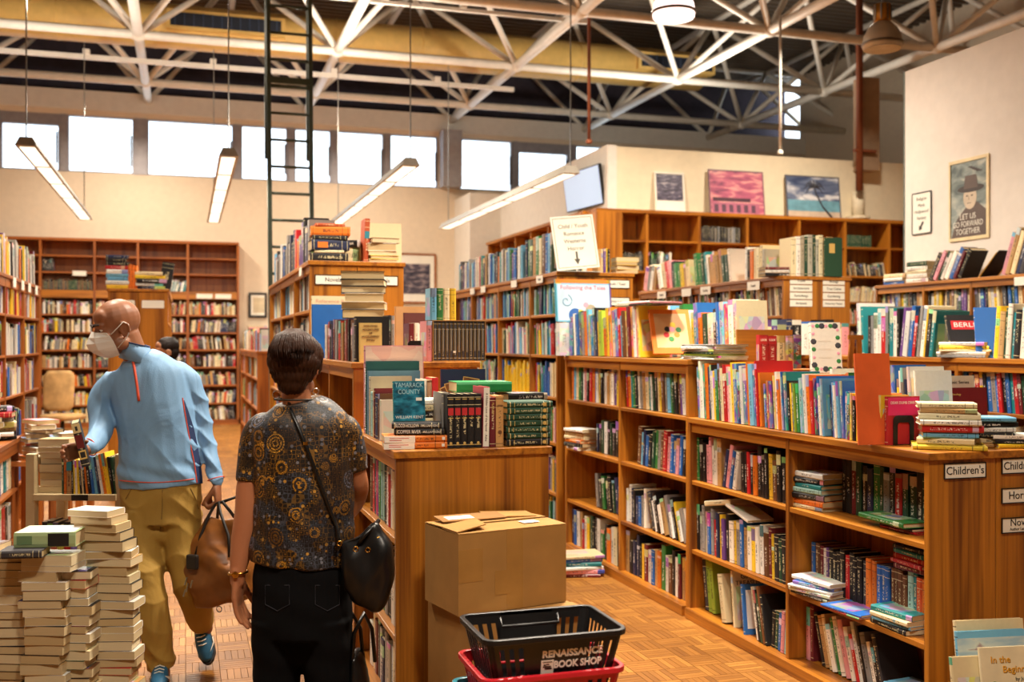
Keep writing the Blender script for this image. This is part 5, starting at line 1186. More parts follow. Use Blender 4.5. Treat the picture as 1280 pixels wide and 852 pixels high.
def b_night(r, w, h): MB().box(.03, w - .03, .004, .008, .2, h - .03).build('print', scenic('night_print', [(.35, '2E2A3A'), (.55, '5A5266'), (.7, 'A39AA0')], 9), r)
picture('leaning_picture', 'small dark print with a wide cream margin leaning above the bookcase', (6.86, 14.5, 3.585), 0, .5, .64, CARD, .02, b_night, 6)
def b_sun(r, w, h):
    MB().box(.02, w - .02, .004, .008, .02, h - .02).build('print', scenic('sunset_print', [(.3, '6E4258'), (.48, 'B8607A'), (.62, 'E2A09A'), (.75, '8A5A78')], 3.2, (1, 1, 4)), r)
    MB().box(.06, w - .25, .003, .004, .22, .28).build('roof_shape', plain('print_plum', '4A2A38', .6), r); MB().box(.04, w - .1, .003, .004, .04, .2).build('porch_shape', plain('print_rose', 'B0647C', .6), r)
    for k in range(6): MB().box(.08 + k * .13, .15 + k * .13, .002, .003, .05, .17).build('porch_opening', plain('print_dusk', '5A3A4C', .6), r)
picture('leaning_picture', 'pink sunset print over a low house leaning above the bookcase', (7.76, 14.46, 3.585), 0, .97, .72, plain('frame_plum', '7A5A66', .5), .02, b_sun, 6)
def b_palm(r, w, h):
    MB().box(.02, w - .02, .004, .008, .3, h - .02).build('print', scenic('sky_print', [(.35, '3E4A6A'), (.5, '6A7690'), (.64, 'DADADC')], 2.6), r)
    MB().box(.02, w - .02, .004, .008, .12, .3).build('print', plain('print_sea', '6FA3B4', .5, noise=.1), r); MB().box(.02, w - .02, .004, .008, .02, .12).build('print', plain('print_sand', 'C9B6A0', .6), r)
    MB().tube([(.82, .003, .03), (.66, .003, .2), (.55, .003, .42), (.52, .003, .52)], [.02, .016, .014, .012], 6).build('palm_trunk', TXM['dgrey'], r)
    for k in range(9):
        a = -.6 + k * .55; MB().tube([(.52, .003, .52), (.52 + .12 * math.cos(a), .003, .52 + .08 * math.sin(a) + .03), (.52 + .2 * math.cos(a), .003, .5 + .12 * math.sin(a) - .02)], [.012, .012, .003], 5).build('palm_frond', TXM['dgrey'], r)
picture('leaning_picture', 'palm and beach print leaning above the bookcase', (9.13, 14.46, 3.585), 0, 1.0, .70, plain('frame_slate', '5A5A66', .5), .02, b_palm, 6)
# wall screen
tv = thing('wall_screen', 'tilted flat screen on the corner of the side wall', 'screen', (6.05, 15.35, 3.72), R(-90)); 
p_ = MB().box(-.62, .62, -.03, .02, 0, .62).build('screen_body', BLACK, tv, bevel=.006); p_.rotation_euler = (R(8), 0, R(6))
q_ = MB().box(-.6, .6, -.034, -.03, .02, .6).build('screen_panel', glow('screen_reflect_glow', 'A9BDD6', .75), p_)  # pale blue glow put in for light reflected on the panel
MB().box(-.1, .1, .0, .05, .2, .4).build('wall_bracket', METAL, tv).location.y = -.01
# poster and arrow sign on the near white wall
def wall_thing(name, label, cat, y1, y0, z0, z1): return thing(name, label, cat, (6.848, y1, z0), R(-90)), y1 - y0, z1 - z0
r, w_, h_ = wall_thing('wall_poster', 'grey poster of a man in a tall hat with white capitals', 'poster', 8.09, 7.58, 2.54, 3.29)
MB().box(0, w_, -.012, 0, 0, .03).box(0, w_, -.012, 0, h_ - .03, h_).box(0, .02, -.012, 0, .03, h_ - .03).box(w_ - .03, w_, -.012, 0, .03, h_ - .03).build('frame', plain('frame_cream', 'E6D2A4', .6), r)
MB().box(.02, w_ - .03, -.004, 0, .03, h_ - .03).build('print', scenic('poster_print', [(.35, '4A5654'), (.5, '7C8882'), (.65, 'B4B4A6')], 5, (1, 1, 2)), r)
def disc(c, rx, rz_, m, y, nm, n=18): 
    MB().add([(c[0] + rx * math.cos(2 * math.pi * i / n), y, c[1] + rz_ * math.sin(2 * math.pi * i / n)) for i in range(n)], [tuple(range(n))]).build(nm, m, r)
coat = plain('poster_coat', '5A4A42', .6); skin_p = plain('poster_face', 'C9B8A0', .6); hat = plain('poster_hat', '3A302C', .6)
MB().add([(.03, -.005, .03), (.47, -.005, .03), (.47, -.005, .26), (.36, -.005, .34), (.24, -.005, .32), (.1, -.005, .2)], [(0, 1, 2, 3, 4, 5)]).build('coat_shape', coat, r)
disc((.27, .39), .085, .11, skin_p, -.0055, 'face_shape')
for ex in (.235, .295): disc((ex, .405), .014, .007, hat, -.0058, 'eye_shape')
MB().box(.235, .285, -.0059, -.0057, .335, .34).build('mouth_shape', hat, r); MB().box(.252, .262, -.0059, -.0057, .365, .4).build('nose_shape', plain('poster_face_dark', '9A8872', .6), r)
disc((.28, .47), .17, .035, hat, -.006, 'hat_brim'); MB().add([(.19, -.0062, .47), (.37, -.0062, .47), (.35, -.0062, .59), (.21, -.0062, .59)], [(0, 1, 2, 3)]).build('hat_crown', plain('poster_hat_light', '5C4C44', .6), r)
for k in range(5): MB().box(.25 + .025 * k, .3 + .03 * k, -.0055, -.005, .66 - .012 * k, .672 - .012 * k).build('plane_shape', hat, r)
for k, tx in enumerate(('LET US', 'GO FORWARD', 'TOGETHER')): words('lettering', tx, .075, CARD, r, (.245, -.008, .215 - k * .068), (R(90), 0, 0), (.2, .38, .31)[k])
r, w_, h_ = wall_thing('wall_sign', 'small white sign with an arrow beside the hat poster', 'sign', 8.61, 8.34, 2.66, 3.06)
MB().box(0, w_, -.006, 0, 0, h_).build('sign_card', CARD, r)
MB().box(0, w_, -.009, 0, -.006, .006).box(0, w_, -.009, 0, h_ - .006, h_ + .006).box(-.006, .006, -.009, 0, .006, h_ - .006).box(w_ - .006, w_ + .006, -.009, 0, .006, h_ - .006).build('border', BLACK, r)
for k, tx in enumerate(('Religion', 'Music', 'Hollywood', 'Fantasy')): words('lettering', tx, .045, INK, r, (.135, -.0066, .34 - k * .062), (R(90), 0, 0))
a_ = MB().poly([(-.012, 0), (-.012, -.06), (-.03, -.06), (0, -.1), (.03, -.06), (.012, -.06), (.012, 0)], 0, .001).build('arrow', INK, r); a_.matrix_local = T((.16, -.007, .115)) @ RX(90) @ RZ(-35)
# ================================================================ people
def skin_mat(name, c, r_):
    t = NT(name); v = t.coord(); n1 = t.n('TexNoise', {'Vector': v, 'Scale': 14.0, 'Detail': 4.0}); n2 = t.n('TexNoise', {'Vector': v, 'Scale': 160.0, 'Detail': 2.0})
    col = t.mix(t.ma('MULTIPLY', n1, .5), lin(c), lin(r_))
    t.b.inputs['Subsurface Weight'].default_value = .12; t.b.inputs['Subsurface Radius'].default_value = (.012, .005, .003); t.b.inputs['Subsurface Scale'].default_value = .6
    return t.set(color=col, rough=.45, norm=t.bump(n2, .08, .002))
def cloth_mat(name, c, c2, wr=.5, sc=5.0, rough=.75):
    t = NT(name); v = t.coord(); n1 = t.n('TexNoise', {'Vector': t.mp(v, (1, 1, .55)), 'Scale': sc, 'Detail': 3.0, 'Distortion': .9}); n2 = t.n('TexNoise', {'Vector': v, 'Scale': 220.0})
    col = t.mix(n1, lin(c), lin(c2))
    h = t.ma('ADD', n1, t.ma('MULTIPLY', n2, .03))
    MAT[name] = t.set(color=col, rough=rough, norm=t.bump(h, wr, .03)); return MAT[name]
SQ = [1.0]
def ring(c, t, side, rx, ry, n=20):
    s = (side - t * side.dot(t)).normalized(); q = t.cross(s)
    e = lambda v: math.copysign(abs(v) ** SQ[0], v)
    return [c + s * (rx * e(math.cos(a))) + q * (ry * e(math.sin(a))) for a in [2 * math.pi * i / n for i in range(n)]]
def limb(mb, pts, side=Vector((1, 0, 0)), cap=True, sub=5):
    """pts: (centre, half width, half depth); smooth tapering tube with rounded ends"""
    P = [Vector(p[0]) for p in pts]; W = [p[1] for p in pts]; D = [p[2] if len(p) > 2 else p[1] for p in pts]
    def cr(a, b, c, d, t): return .5 * ((2 * b) + (c - a) * t + (2 * a - 5 * b + 4 * c - d) * t * t + (3 * b - a - 3 * c + d) * t ** 3)
    Q, w, e = [], [], []; n = len(P)
    for i in range(n - 1):
        g = lambda L, j: L[max(0, min(n - 1, j))]
        for k in range(sub):
            t = k / sub; f_ = lambda L: cr(g(L, i - 1), g(L, i), g(L, i + 1), g(L, i + 2), t)
            Q.append(f_(P)); w.append(f_(W)); e.append(f_(D))
    Q.append(P[-1]); w.append(W[-1]); e.append(D[-1]); rs = []
    for i, c in enumerate(Q):
        t = (Q[min(i + 1, len(Q) - 1)] - Q[max(i - 1, 0)]).normalized()
        if i == 0 and cap: 
            for k, s in ((.9, .35), (.65, .72), (.3, .93)): rs.append(ring(c - t * min(w[0], e[0]) * k, t, side, w[0] * s, e[0] * s))
        rs.append(ring(c, t, side, w[i], e[i]))
        if i == len(Q) - 1 and cap:
            for k, s in ((.3, .93), (.65, .72), (.9, .35)): rs.append(ring(c + t * min(w[-1], e[-1]) * k, t, side, w[-1] * s, e[-1] * s))
    mb.loft(rs); return mb
def ell(mb, c, r, M=None, n=14):
    vs = []; M = M or Matrix.Identity(4)
    for i in range(1, n):
        th = math.pi * i / n
        vs.append([M @ Vector((c[0] + r[0] * math.sin(th) * math.cos(a), c[1] + r[1] * math.sin(th) * math.sin(a), c[2] - r[2] * math.cos(th))) for a in [2 * math.pi * j / 18 for j in range(18)]])
    mb.loft(vs); return mb
def blob(name, mb, mat, parent, voxel=.006, it=6, fn=None):
    o = mb.build('tmp_' + name, mat); md = o.modifiers.new('r', 'REMESH'); md.mode = 'VOXEL'; md.voxel_size = voxel; md.use_smooth_shade = True
    sm = o.modifiers.new('s', 'SMOOTH'); sm.factor = .5; sm.iterations = it
    dg = bpy.context.evaluated_depsgraph_get(); me = bpy.data.meshes.new_from_object(o.evaluated_get(dg)); bpy.data.objects.remove(o)
    me.name = name; me.materials.clear(); me.materials.append(mat)
    if fn:
        n = len(me.vertices); co = np.empty(n * 3, 'f'); no = np.empty(n * 3, 'f'); me.vertices.foreach_get('co', co); me.vertices.foreach_get('normal', no)
        co = co.reshape(-1, 3); no = no.reshape(-1, 3); co = fn(co, no); me.vertices.foreach_set('co', co.astype('f').ravel())
    me.polygons.foreach_set('use_smooth', [True] * len(me.polygons)); me.update()
    o = bpy.data.objects.new(name, me); COL.objects.link(o); o.parent = parent; return o
def frame3(x, y, z, o):
    m = Matrix.Identity(4)
    for i, v in enumerate((Vector(x).normalized(), Vector(y).normalized(), Vector(z).normalized())):
        for j in range(3): m[j][i] = v[j]
    m.translation = o; return m
def hand(mb, o, X, Y, curl=((15, 25, 15),) * 4, thumb=(.75, .55, .35), s=1.0, tc=15):
    """o wrist, Y towards the fingers, X towards the thumb; the fingers curl towards X cross Y or its opposite by sign"""
    Y = Vector(Y).normalized(); X = Vector(X); X = (X - Y * X.dot(Y)).normalized(); Z = s and X.cross(Y)
    flip = 1
    return X, Y, Z
def hand_to(mb, o, X, Y, palm, curls, thumb=(.7, .6, .35), sc=1.0, tcurl=(10, 20)):
    Y = Vector(Y).normalized(); X = Vector(X); X = (X - Y * X.dot(Y)).normalized(); Z = X.cross(Y)
    if Z.dot(Vector(palm)) < 0: Z = -Z
    W = lambda x, y, z: Vector(o) + (X * x + Y * y + Z * z) * sc
    limb(mb, [(W(0, -.03, 0), .027 * sc, .02 * sc), (W(0, 0, 0), .028 * sc, .019 * sc), (W(.002, .035, -.001), .037 * sc, .016 * sc), (W(.001, .07, -.002), .041 * sc, .0145 * sc), (W(0, .088, -.002), .039 * sc, .012 * sc)], X)
    F_ = [(.029, .088, (.042, .027, .022)), (.0095, .093, (.047, .03, .023)), (-.0105, .09, (.043, .028, .022)), (-.029, .08, (.034, .021, .019))]
    for (fx, fy, L), cu in zip(F_, curls):
        a = 0; p = [W(fx, fy - .022, -.001), W(fx, fy, 0)]; r = [.0095, .0098]; y, z = fy, 0.0
        for k in range(3):
            a += R(cu[k]); y += L[k] * math.cos(a); z += L[k] * math.sin(a); p.append(W(fx * (1 + .06 * (k + 1) * math.cos(a)), y, z)); r.append(.0093 - .0009 * k)
        limb(mb, [(q, rr * sc) for q, rr in zip(p, r)], X, sub=3)
    d = Vector(thumb).normalized(); c = Vector((.022, .02, .004)); p = [W(*c)]; r = [.015]
    for k, L in enumerate((.042, .032, .026)):
        c = c + d * L; p.append(W(*c)); r.append((.0125, .0108, .0085)[k]); d = (d + Vector((-.25, .18, .25)) * (tcurl[min(k, 1)] / 20)).normalized()
    limb(mb, [(q, rr * sc) for q, rr in zip(p, r)], X, sub=3)
def head_parts(mb, M, ears=True, nose=True):
    ell(mb, (0, -.014, .036), (.077, .101, .093), M); ell(mb, (0, .026, -.028), (.064, .073, .088), M); ell(mb, (0, .040, -.082), (.050, .052, .042), M); ell(mb, (0, .070, .026), (.054, .026, .015), M)
    ell(mb, (0, .052, .06), (.058, .04, .042), M)
    for s in (-1, 1):
        ell(mb, (s * .044, .062, -.032), (.022, .026, .022), M); ell(mb, (s * .055, .01, -.075), (.02, .04, .03), M)
        if ears:
            E = M @ T((s * .079, -.012, -.012)) @ RZ(s * 24)
            ell(mb, (0, 0, 0), (.009, .02, .032), E); ell(mb, (0, .004, -.026), (.008, .011, .013), E)
            mb.loft([[E @ (Vector((s * .008, .021 * math.cos(a) - .004, .031 * math.sin(a) + .002)) + Vector((math.cos(b) * .0052, math.sin(b) * .005 * math.cos(a), math.sin(b) * .005 * math.sin(a)))) for b in [2 * math.pi * j / 8 for j in range(8)]] for a in [R(-70 + 27 * i) for i in range(12)]])
    if nose:
        limb(mb, [(M @ Vector((0, .090, .012)), .008), (M @ Vector((0, .102, -.014)), .0105), (M @ Vector((0, .107, -.032)), .012)]); 
        for s in (-1, 1): ell(mb, (s * .012, .1, -.038), (.009, .012, .008), M)
    for s in (-1, 1): ell(mb, (s * .031, .074, .0125), (.017, .0125, .008), M); ell(mb, (s * .031, .074, -.007), (.015, .011, .005), M)
    ell(mb, (0, .092, -.064), (.025, .012, .006), M); ell(mb, (0, .09, -.074), (.022, .012, .007), M)
def eyes(parent, M):
    for s in (-1, 1):
        e = ell(MB(), (0, 0, 0), (.0125, .0125, .0125), M @ T((s * .031, .0725, .004))).build('eye', plain('eye_white', 'E8E2D8', .2, noise=0), parent, smooth=True)
        ell(MB(), (0, .0105, -.003), (.0055, .003, .0055), M @ T((s * .031, .0725, .004))).build('iris', plain('iris_brown', '2A1A10', .15, noise=0), e, smooth=True)
class Person:
    def __init__(s, name, label, u0, d0, group=None):
        s.d0, s.u0 = d0, u0; p = pd(u0, VH, d0); s.root = thing(name, label, 'person', (p.x, p.y, 0), -TH, group); s.lx = (u0 - CX) * d0 / F_PX
    def L(s, u, v, d): return Vector(((u - CX) * d / F_PX - s.lx, d - s.d0, EYE - (v - VH) * d / F_PX))
def shoe(root, name, heel, toe, up, mat, sole_m, marks=True):
    """heel and toe at the sole; up: the sole's normal"""
    Y = (toe - heel); Ln = Y.length; Y.normalize(); Zv = (up - Y * up.dot(Y)).normalized(); X = Y.cross(Zv)
    W = lambda x, y, z: heel + X * x + Y * y * Ln + Zv * z
    so = MB(); out = [(.0, .034), (.12, .036), (.35, .033), (.6, .043), (.8, .042), (.94, .026), (1.0, .008)]
    pl = [(w_, y) for y, w_ in out] + [(-w_, y) for y, w_ in reversed(out)]
    so.add([W(x, y, 0) for x, y in pl] + [W(x, y, .026) for x, y in pl], [tuple(range(len(pl) - 1, -1, -1)), tuple(range(len(pl), 2 * len(pl)))] + [(i, (i + 1) % len(pl), len(pl) + (i + 1) % len(pl), len(pl) + i) for i in range(len(pl))])
    m = MB(); limb(m, [(W(0, .13, .05), .035, .045), (W(0, .35, .055), .034, .048), (W(0, .55, .05), .040, .036), (W(0, .78, .04), .038, .026), (W(0, .9, .035), .026, .018)], X); limb(m, [(W(0, .2, .05), .036, .045), (W(0, .2, .1), .035, .05)], X)
    o = blob(name, m, mat, root, .006, 3)
    so.build('sole', sole_m, o, bevel=.004)
    for k in range(5):
        y = .38 + .07 * k; z = .110 - .0085 * k
        MB().tube([W(-.02, y, z - .006), W(0, y + .03, z + .004), W(.022, y, z - .006)], .0028, 6).build('lace', CARD, o)
    if marks:
        for sg in (1, -1): MB().add([W(sg * .046, .50, .03), W(sg * .047, .64, .034), W(sg * .028, .86, .072), W(sg * .045, .64, .05), W(sg * .045, .55, .055)], [(0, 1, 2, 3, 4)]).build('side_mark', CARD, o)
    return o
# ---------------------------------------------------------------- man
MAN = Person('person', 'bald man in a light blue pullover and white mask holding a book', 200, 5.0); L = MAN.L; mr = MAN.root
SKM = skin_mat('skin_man', '9A6544', '7A4630')
f = Vector((-math.sin(R(56)), -math.cos(R(56)), 0)); pitch = R(14)
fw = (f * math.cos(pitch) + Vector((0, 0, -math.sin(pitch)))).normalized(); rt = f.cross(Vector((0, 0, 1))).normalized(); up = rt.cross(fw).normalized()
HM = frame3(rt, fw, up, L(146, 409, 4.94)) @ Matrix.Scale(1.03, 4)
body = MB(); head_parts(body, HM)
limb(body, [(L(158, 418, 4.97), .06, .064), (L(167, 440, 4.99), .058, .062), (L(174, 460, 5.01), .052, .052)])
limb(body, [(L(178, 472, 5.02), .10, .06), (L(184, 500, 5.0), .16, .1), (L(196, 560, 5.0), .15, .1), (L(201, 600, 5.0), .16, .10), (L(201, 622, 5.0), .15, .09)])
limb(body, [(L(150, 482, 5.0), .04), (L(128, 500, 4.97), .034), (L(126, 532, 4.92), .036), (L(108, 562, 4.745), .027)]); limb(body, [(L(222, 474, 5.04), .042), (L(246, 505, 5.07), .036), (L(258, 552, 5.06), .031), (L(271, 602, 5.0), .026)])
limb(body, [(L(180, 640, 4.99), .07), (L(181, 730, 4.9), .055), (L(202, 838, 4.9), .038), (L(202, 850, 4.86), .03)]); limb(body, [(L(226, 640, 5.01), .07), (L(237, 720, 5.0), .055), (L(257, 785, 5.16), .036)])
hand_to(body, L(103, 563, 4.735), (0, .15, 1), (-.32, -.94, .0), (1, 0, 0), ((18, 28, 20), (16, 26, 20), (14, 26, 20), (14, 26, 20)), thumb=(.25, .5, .85), sc=1.02, tcurl=(0, 0))
hand_to(body, L(271.5, 604, 5.0), (0, -1, .1), (.06, -.12, -1), (-1, 0, 0), ((62, 85, 45),) * 4, thumb=(.1, .8, .6), sc=1.0, tcurl=(16, 20))
blob('body', body, SKM, mr, .0048, 4); eyes(mr, HM)
for s in (-1, 1): MB().tube([HM @ Vector((s * x, y, z)) for x, y, z in ((.012, .101, .026), (.03, .1, .033), (.05, .085, .03))], [.005, .0065, .004], 6).build('eyebrow', plain('eyebrow_dark', '2A1C14', .8, noise=0), mr)
# pullover
PULL = cloth_mat('pullover_blue', '86AED2', '6C99C4', .8, 5.0, .6); NAVY = cloth_mat('pullover_navy', '1E3564', '16284E', .3); ORNG = plain('orange_trim', 'D8502E', .6, noise=0)
def folds(co, no):
    x, y, z = co[:, 0], co[:, 1], co[:, 2]
    sh = lambda p: 1 - 2 * np.abs(np.sin(p)) ** .7                 # sharp valleys between soft rolls
    low = np.clip((1.28 - z) / .4, 0, 1); arm = np.clip((np.abs(x + .03) - .175) / .04, 0, 1)
    a = sh(9 * z + 11 * x + 1.6 * np.sin(6 * x + 5 * z)) * low * .006 + np.sin(24 * z - 15 * x + 2 * np.sin(7 * z)) * .003 * low
    b = sh(21 * z + 5 * np.sin(9 * x + 4 * z)) * arm * .006
    c = np.sin(30 * (x * .7 + z) + 3 * np.sin(13 * z)) * np.exp(-((z - .98) / .07) ** 2) * .005
    return co + no * (a * (1 - arm) + b + c)[:, None]
m = MB()
limb(m, [(L(201, 607, 5.0), .198, .132), (L(200, 590, 5.0), .200, .135), (L(198, 545, 5.0), .188, .128), (L(190, 505, 5.0), .192, .126), (L(182, 473, 5.0), .192, .108), (L(177, 455, 5.0), .135, .085), (L(172, 444, 4.99), .078, .074)], cap=False)
limb(m, [(L(150, 476, 4.99), .055, .06), (L(134, 484, 4.98), .060, .062), (L(123.5, 507, 4.96), .051, .056), (L(126, 533, 4.92), .060, .055), (L(121, 549, 4.84), .050, .048), (L(112, 559, 4.765), .040, .039)], cap=True)
limb(m, [(L(222, 466, 5.03), .06, .062), (L(237, 479, 5.05), .058, .062), (L(247, 505, 5.07), .052, .058), (L(258.5, 552, 5.06), .042, .050), (L(265, 577, 5.03), .039, .044), (L(271, 600, 5.0), .035, .037)], cap=True)
pl = blob('pullover', m, PULL, mr, .0065, 5, folds)
# open collar
cpts = [(L(172, 452, 4.99), .090, .080), (L(170, 440, 4.985), .077, .076), (L(168, 429, 4.98), .072, .075)]
rs = []
for k, (c, a, b) in enumerate(cpts):
    tl = Vector((.25, .05, 1)).normalized(); rs.append(ring(c, tl, Vector((1, 0, 0)), a, b, 28))
co_ = MB().loft(rs, caps=False).build('collar', PULL, mr, smooth=True); sd = co_.modifiers.new('s', 'SOLIDIFY'); sd.thickness = .007
MB().tube([p + Vector((0, 0, .001)) for p in rs[-1]], .0035, 6, closed=True).build('collar_edge', NAVY, mr, smooth=True)
# zip, seams and hems lie on the pullover
bm_t = bpy.context.evaluated_depsgraph_get()
def on_front(me_o, u, v, d=5.0, off=.002):
    """the pullover's surface under a sight line"""
    a = L(u, v, 4.4); b = L(u, v, 5.0); e = L(u, v, 3.0); dr = (b - e).normalized()
    ok, loc, nor, _ = me_o.ray_cast(e, dr); return loc + nor * off if ok else b
bpy.context.view_layer.update()
MB().tube([on_front(pl, u, v, off=.003) for u, v in ((166.5, 450), (167.5, 455), (169, 464), (170.5, 474), (172, 484), (173, 494), (174, 501))], .0062, 8).build('zip', ORNG, mr, smooth=True)
MB().tube([on_front(pl, u, v, off=.002) for u, v in ((158, 447), (163, 449), (166.5, 451))], .0035, 6).build('zip_edge', ORNG, mr)
MB().tube([on_front(pl, u, v, off=.001) for u, v in [(150 + 2.2 * k, 600 + 3.4 * math.sin(k / 40 * math.pi) - .03 * k) for k in range(0, 43)]], .0028, 6).build('hem_stitch', ORNG, mr)
MB().tube([on_front(pl, u, v, off=.001) for u, v in ((228, 497), (230.5, 513), (234.5, 535), (239, 561), (243, 580), (246, 603))], .003, 6).build('side_seam', ORNG, mr)
g = [(on_front(pl, a, v, off=.0025), on_front(pl, b, v, off=.0025)) for v, a, b in ((500, 228.5, 230), (513, 230.5, 235), (535, 234.5, 242), (561, 239, 247.5), (580, 243, 250.5), (595, 246, 253), (604, 246.5, 253.5))]
vs = [p for q in g for p in q]; MB().add(vs, [(2 * i, 2 * i + 1, 2 * i + 3, 2 * i + 2) for i in range(len(g) - 1)]).build('side_panel', NAVY, mr, smooth=True)
for (c, t, r_) in ((L(270.3, 598, 5.0), Vector((.14, -.1, -.5)), .0385), (L(112.5, 558.5, 4.775), Vector((-.4, -.8, -.3)), .0405)):
    MB().tube(ring(c, t.normalized(), Vector((1, 0, 0)) if r_ < .039 else Vector((0, 0, 1)), r_ + .0012, r_ + .0012), .0026, 6, closed=True).build('cuff_stitch', ORNG, mr)
# trousers
KH = cloth_mat('khaki_cotton', 'B08C3C', '8E6C28', .8, 5.0, .8)
def tf(co, no):
    x, z = co[:, 0], co[:, 2]
    k = np.exp(-((z - .5) / .14) ** 2) * .006 + np.exp(-((z - .12) / .12) ** 2) * .006 + np.exp(-((z - .80) / .08) ** 2) * .005
    return co + no * ((1 - 2 * np.abs(np.sin(26 * z + 16 * x + 2.2 * np.sin(15 * x + 4 * z))) ** .7) * k)[:, None]
m = MB()
limb(m, [(L(201, 600, 5.0), .192, .122), (L(201, 625, 5.0), .196, .128), (L(201, 652, 5.0), .192, .128)], cap=False)
limb(m, [(L(179, 640, 4.99), .098, .118), (L(178, 680, 4.96), .098, .108), (L(183, 730, 4.9), .086, .092), (L(194, 785, 4.9), .075, .082), (L(201.5, 834, 4.92), .066, .076)], cap=False)
limb(m, [(L(226, 640, 5.02), .098, .118), (L(229, 680, 5.0), .092, .106), (L(236, 725, 4.98), .08, .088), (L(247, 760, 5.08), .070, .076), (L(252, 778, 5.16), .064, .070)], cap=False)
ell(m, L(202, 664, 5.0), (.10, .105, .075))
tr_ = blob('trousers', m, KH, mr, .007, 5, tf)
bpy.context.view_layer.update()
ct = lambda pts, nm: MB().tube([on_front(tr_, u, v, off=.0005) for u, v in pts], .0022, 5).build(nm, plain('khaki_seam', '6E5420', .8, noise=0), mr)
ct(((203, 612), (203, 630), (202, 648), (200, 664)), 'fly_seam'); ct(((165, 610), (158, 622), (153, 636)), 'pocket_seam'); ct(((238, 610), (244, 622), (248, 636)), 'pocket_seam')
SHM = plain('shoe_blue', '1E5C7E', .6, noise=.15); SOL = plain('shoe_sole', '2A2E34', .6)
shoe(mr, 'shoe', L(203, 845, 4.98) * 1 + Vector((0, 0, 0)), L(197, 868, 4.72), Vector((0, 0, 1)), SHM, SOL)
h_ = L(252, 772, 5.26); t_ = L(262, 832, 5.12); t_.z = max(.012, t_.z); shoe(mr, 'shoe', h_, t_, Vector((.1, -1, .25)), SHM, SOL)
for ch_ in mr.children:
    if ch_.name.startswith('shoe') and False: pass
# mask
MK = plain('mask_white', 'E9E7E0', .85, noise=.02)
ridge = [(.0, .112, .008), (0, .132, -.018), (0, .150, -.045), (0, .142, -.076), (0, .112, -.106), (0, .078, -.126)]
mid_ = [(.032, .104, .000), (.043, .115, -.022), (.047, .120, -.048), (.044, .114, -.080), (.036, .090, -.108), (.028, .060, -.128)]
edge = [(.068, .066, -.010), (.075, .056, -.03), (.077, .048, -.052), (.073, .042, -.078), (.064, .036, -.102), (.048, .030, -.124)]
vs = [Vector(p) for p in ridge]
for s in (-1, 1): vs += [Vector((s * p[0], p[1], p[2])) for p in mid_] + [Vector((s * p[0], p[1], p[2])) for p in edge]
fs = []
for i in range(5):
    fs += [(i, i + 1, 7 + i, 6 + i), (6 + i, 7 + i, 13 + i, 12 + i), (i + 1, i, 18 + i, 19 + i), (19 + i, 18 + i, 24 + i, 25 + i)]
mk = MB().add([HM @ v for v in vs], fs).build('face_mask', MK, mr)
so_ = mk.modifiers.new('s', 'SOLIDIFY'); so_.thickness = .003
for s in (-1, 1):
    MB().tube([HM @ Vector((s * x, y, z)) for x, y, z in ((.068, .048, -.022), (.083, .012, .004), (.092, -.012, .022), (.096, -.03, .008), (.094, -.034, -.02), (.088, -.012, -.05), (.07, .034, -.088))], .0022, 6).build('ear_loop', MK, mr, smooth=True)
# book in his hand
hb = mk_book('hardcover_book', 'hard', .034, .13, .2, 'k', T(MAN.root.matrix_basis @ L(107.5, 583, 4.60)) @ RZ(-math.degrees(TH) + 20) @ RY(-13) @ RX(4) @ T((-.017, 0, 0)), 'small dark book with a cream top held by the bald man', None, CLOTH, True)
label_on(hb, 0, .034, .155, .198, plain('spine_cream', 'E0C890', .5), nm='spine_label'); label_on(hb, 0.002, .032, .085, .145, plain('spine_deep_red', '6A1418', .4), nm='spine_label'); label_on(hb, .002, .032, .035, .075, TXM['gold'], nm='gilt_frame'); MB().box(.007, .027, -.0014, -.0009, .042, .068).build('spine_picture', TXM['black'], hb); MB().box(.012, .022, -.0014, -.0009, .165, .185).build('spine_mark', TXM['black'], hb)
# leather bag
LEA = plain('brown_leather', '86501E', .42, noise=.14); STRAP = plain('dark_strap', '1C1612', .5)
bp = pd(283, VH, 4.96); bg_ = thing('leather_bag', 'brown leather holdall with dark handles carried by the bald man', 'bag', (bp.x, bp.y, 0), -TH - R(18))
BL = lambda u, v, dd=0: ((u - 283) * 4.96 / F_PX, dd, EYE - (v - VH) * 4.96 / F_PX)
SQ[0] = .45; m = MB(); limb(m, [(BL(281, 752), .128, .085), (BL(279, 742), .142, .105), (BL(275, 715), .158, .118), (BL(273, 698), .155, .112), (BL(279, 676), .135, .07), (BL(285, 655), .115, .03), (BL(286, 648), .11, .016)], cap=False)
def bf_(co, no):
    return co + no * (np.sin(30 * co[:, 0] + 24 * co[:, 2]) * .007 + np.sin(55 * co[:, 2] - 20 * co[:, 0]) * .004 + np.sin(18 * co[:, 0] * np.sign(co[:, 1] + .001) - 40 * co[:, 2]) * .004)[:, None]
bb = blob('bag_body', m, LEA, bg_, .007, 4, bf_); SQ[0] = 1.0
MB().tube([BL(u, v, -.012) for u, v in ((252, 664), (268, 655), (284, 650), (300, 655), (313, 664))], .006, 8).build('zip_band', plain('leather_light', '9A6228', .4), bg_, smooth=True)
for sy in (-.07, .06):
    MB().tube([BL(255, 690, sy * 1.3), BL(258, 668, sy), BL(264, 645, sy * .6), BL(270, 630, -.02 if sy < 0 else .01), BL(275, 627, -.02 if sy < 0 else .01), BL(282, 640, sy * .6), BL(298, 665, sy), BL(303, 690, sy * 1.3)], .0075, 8).build('handle', STRAP, bg_, smooth=True)
MB().tube([BL(272, 629, .012), BL(290, 622, .05), BL(302, 640, .07), BL(312, 670, .08)], .008, 8).build('shoulder_strap', STRAP, bg_, smooth=True)
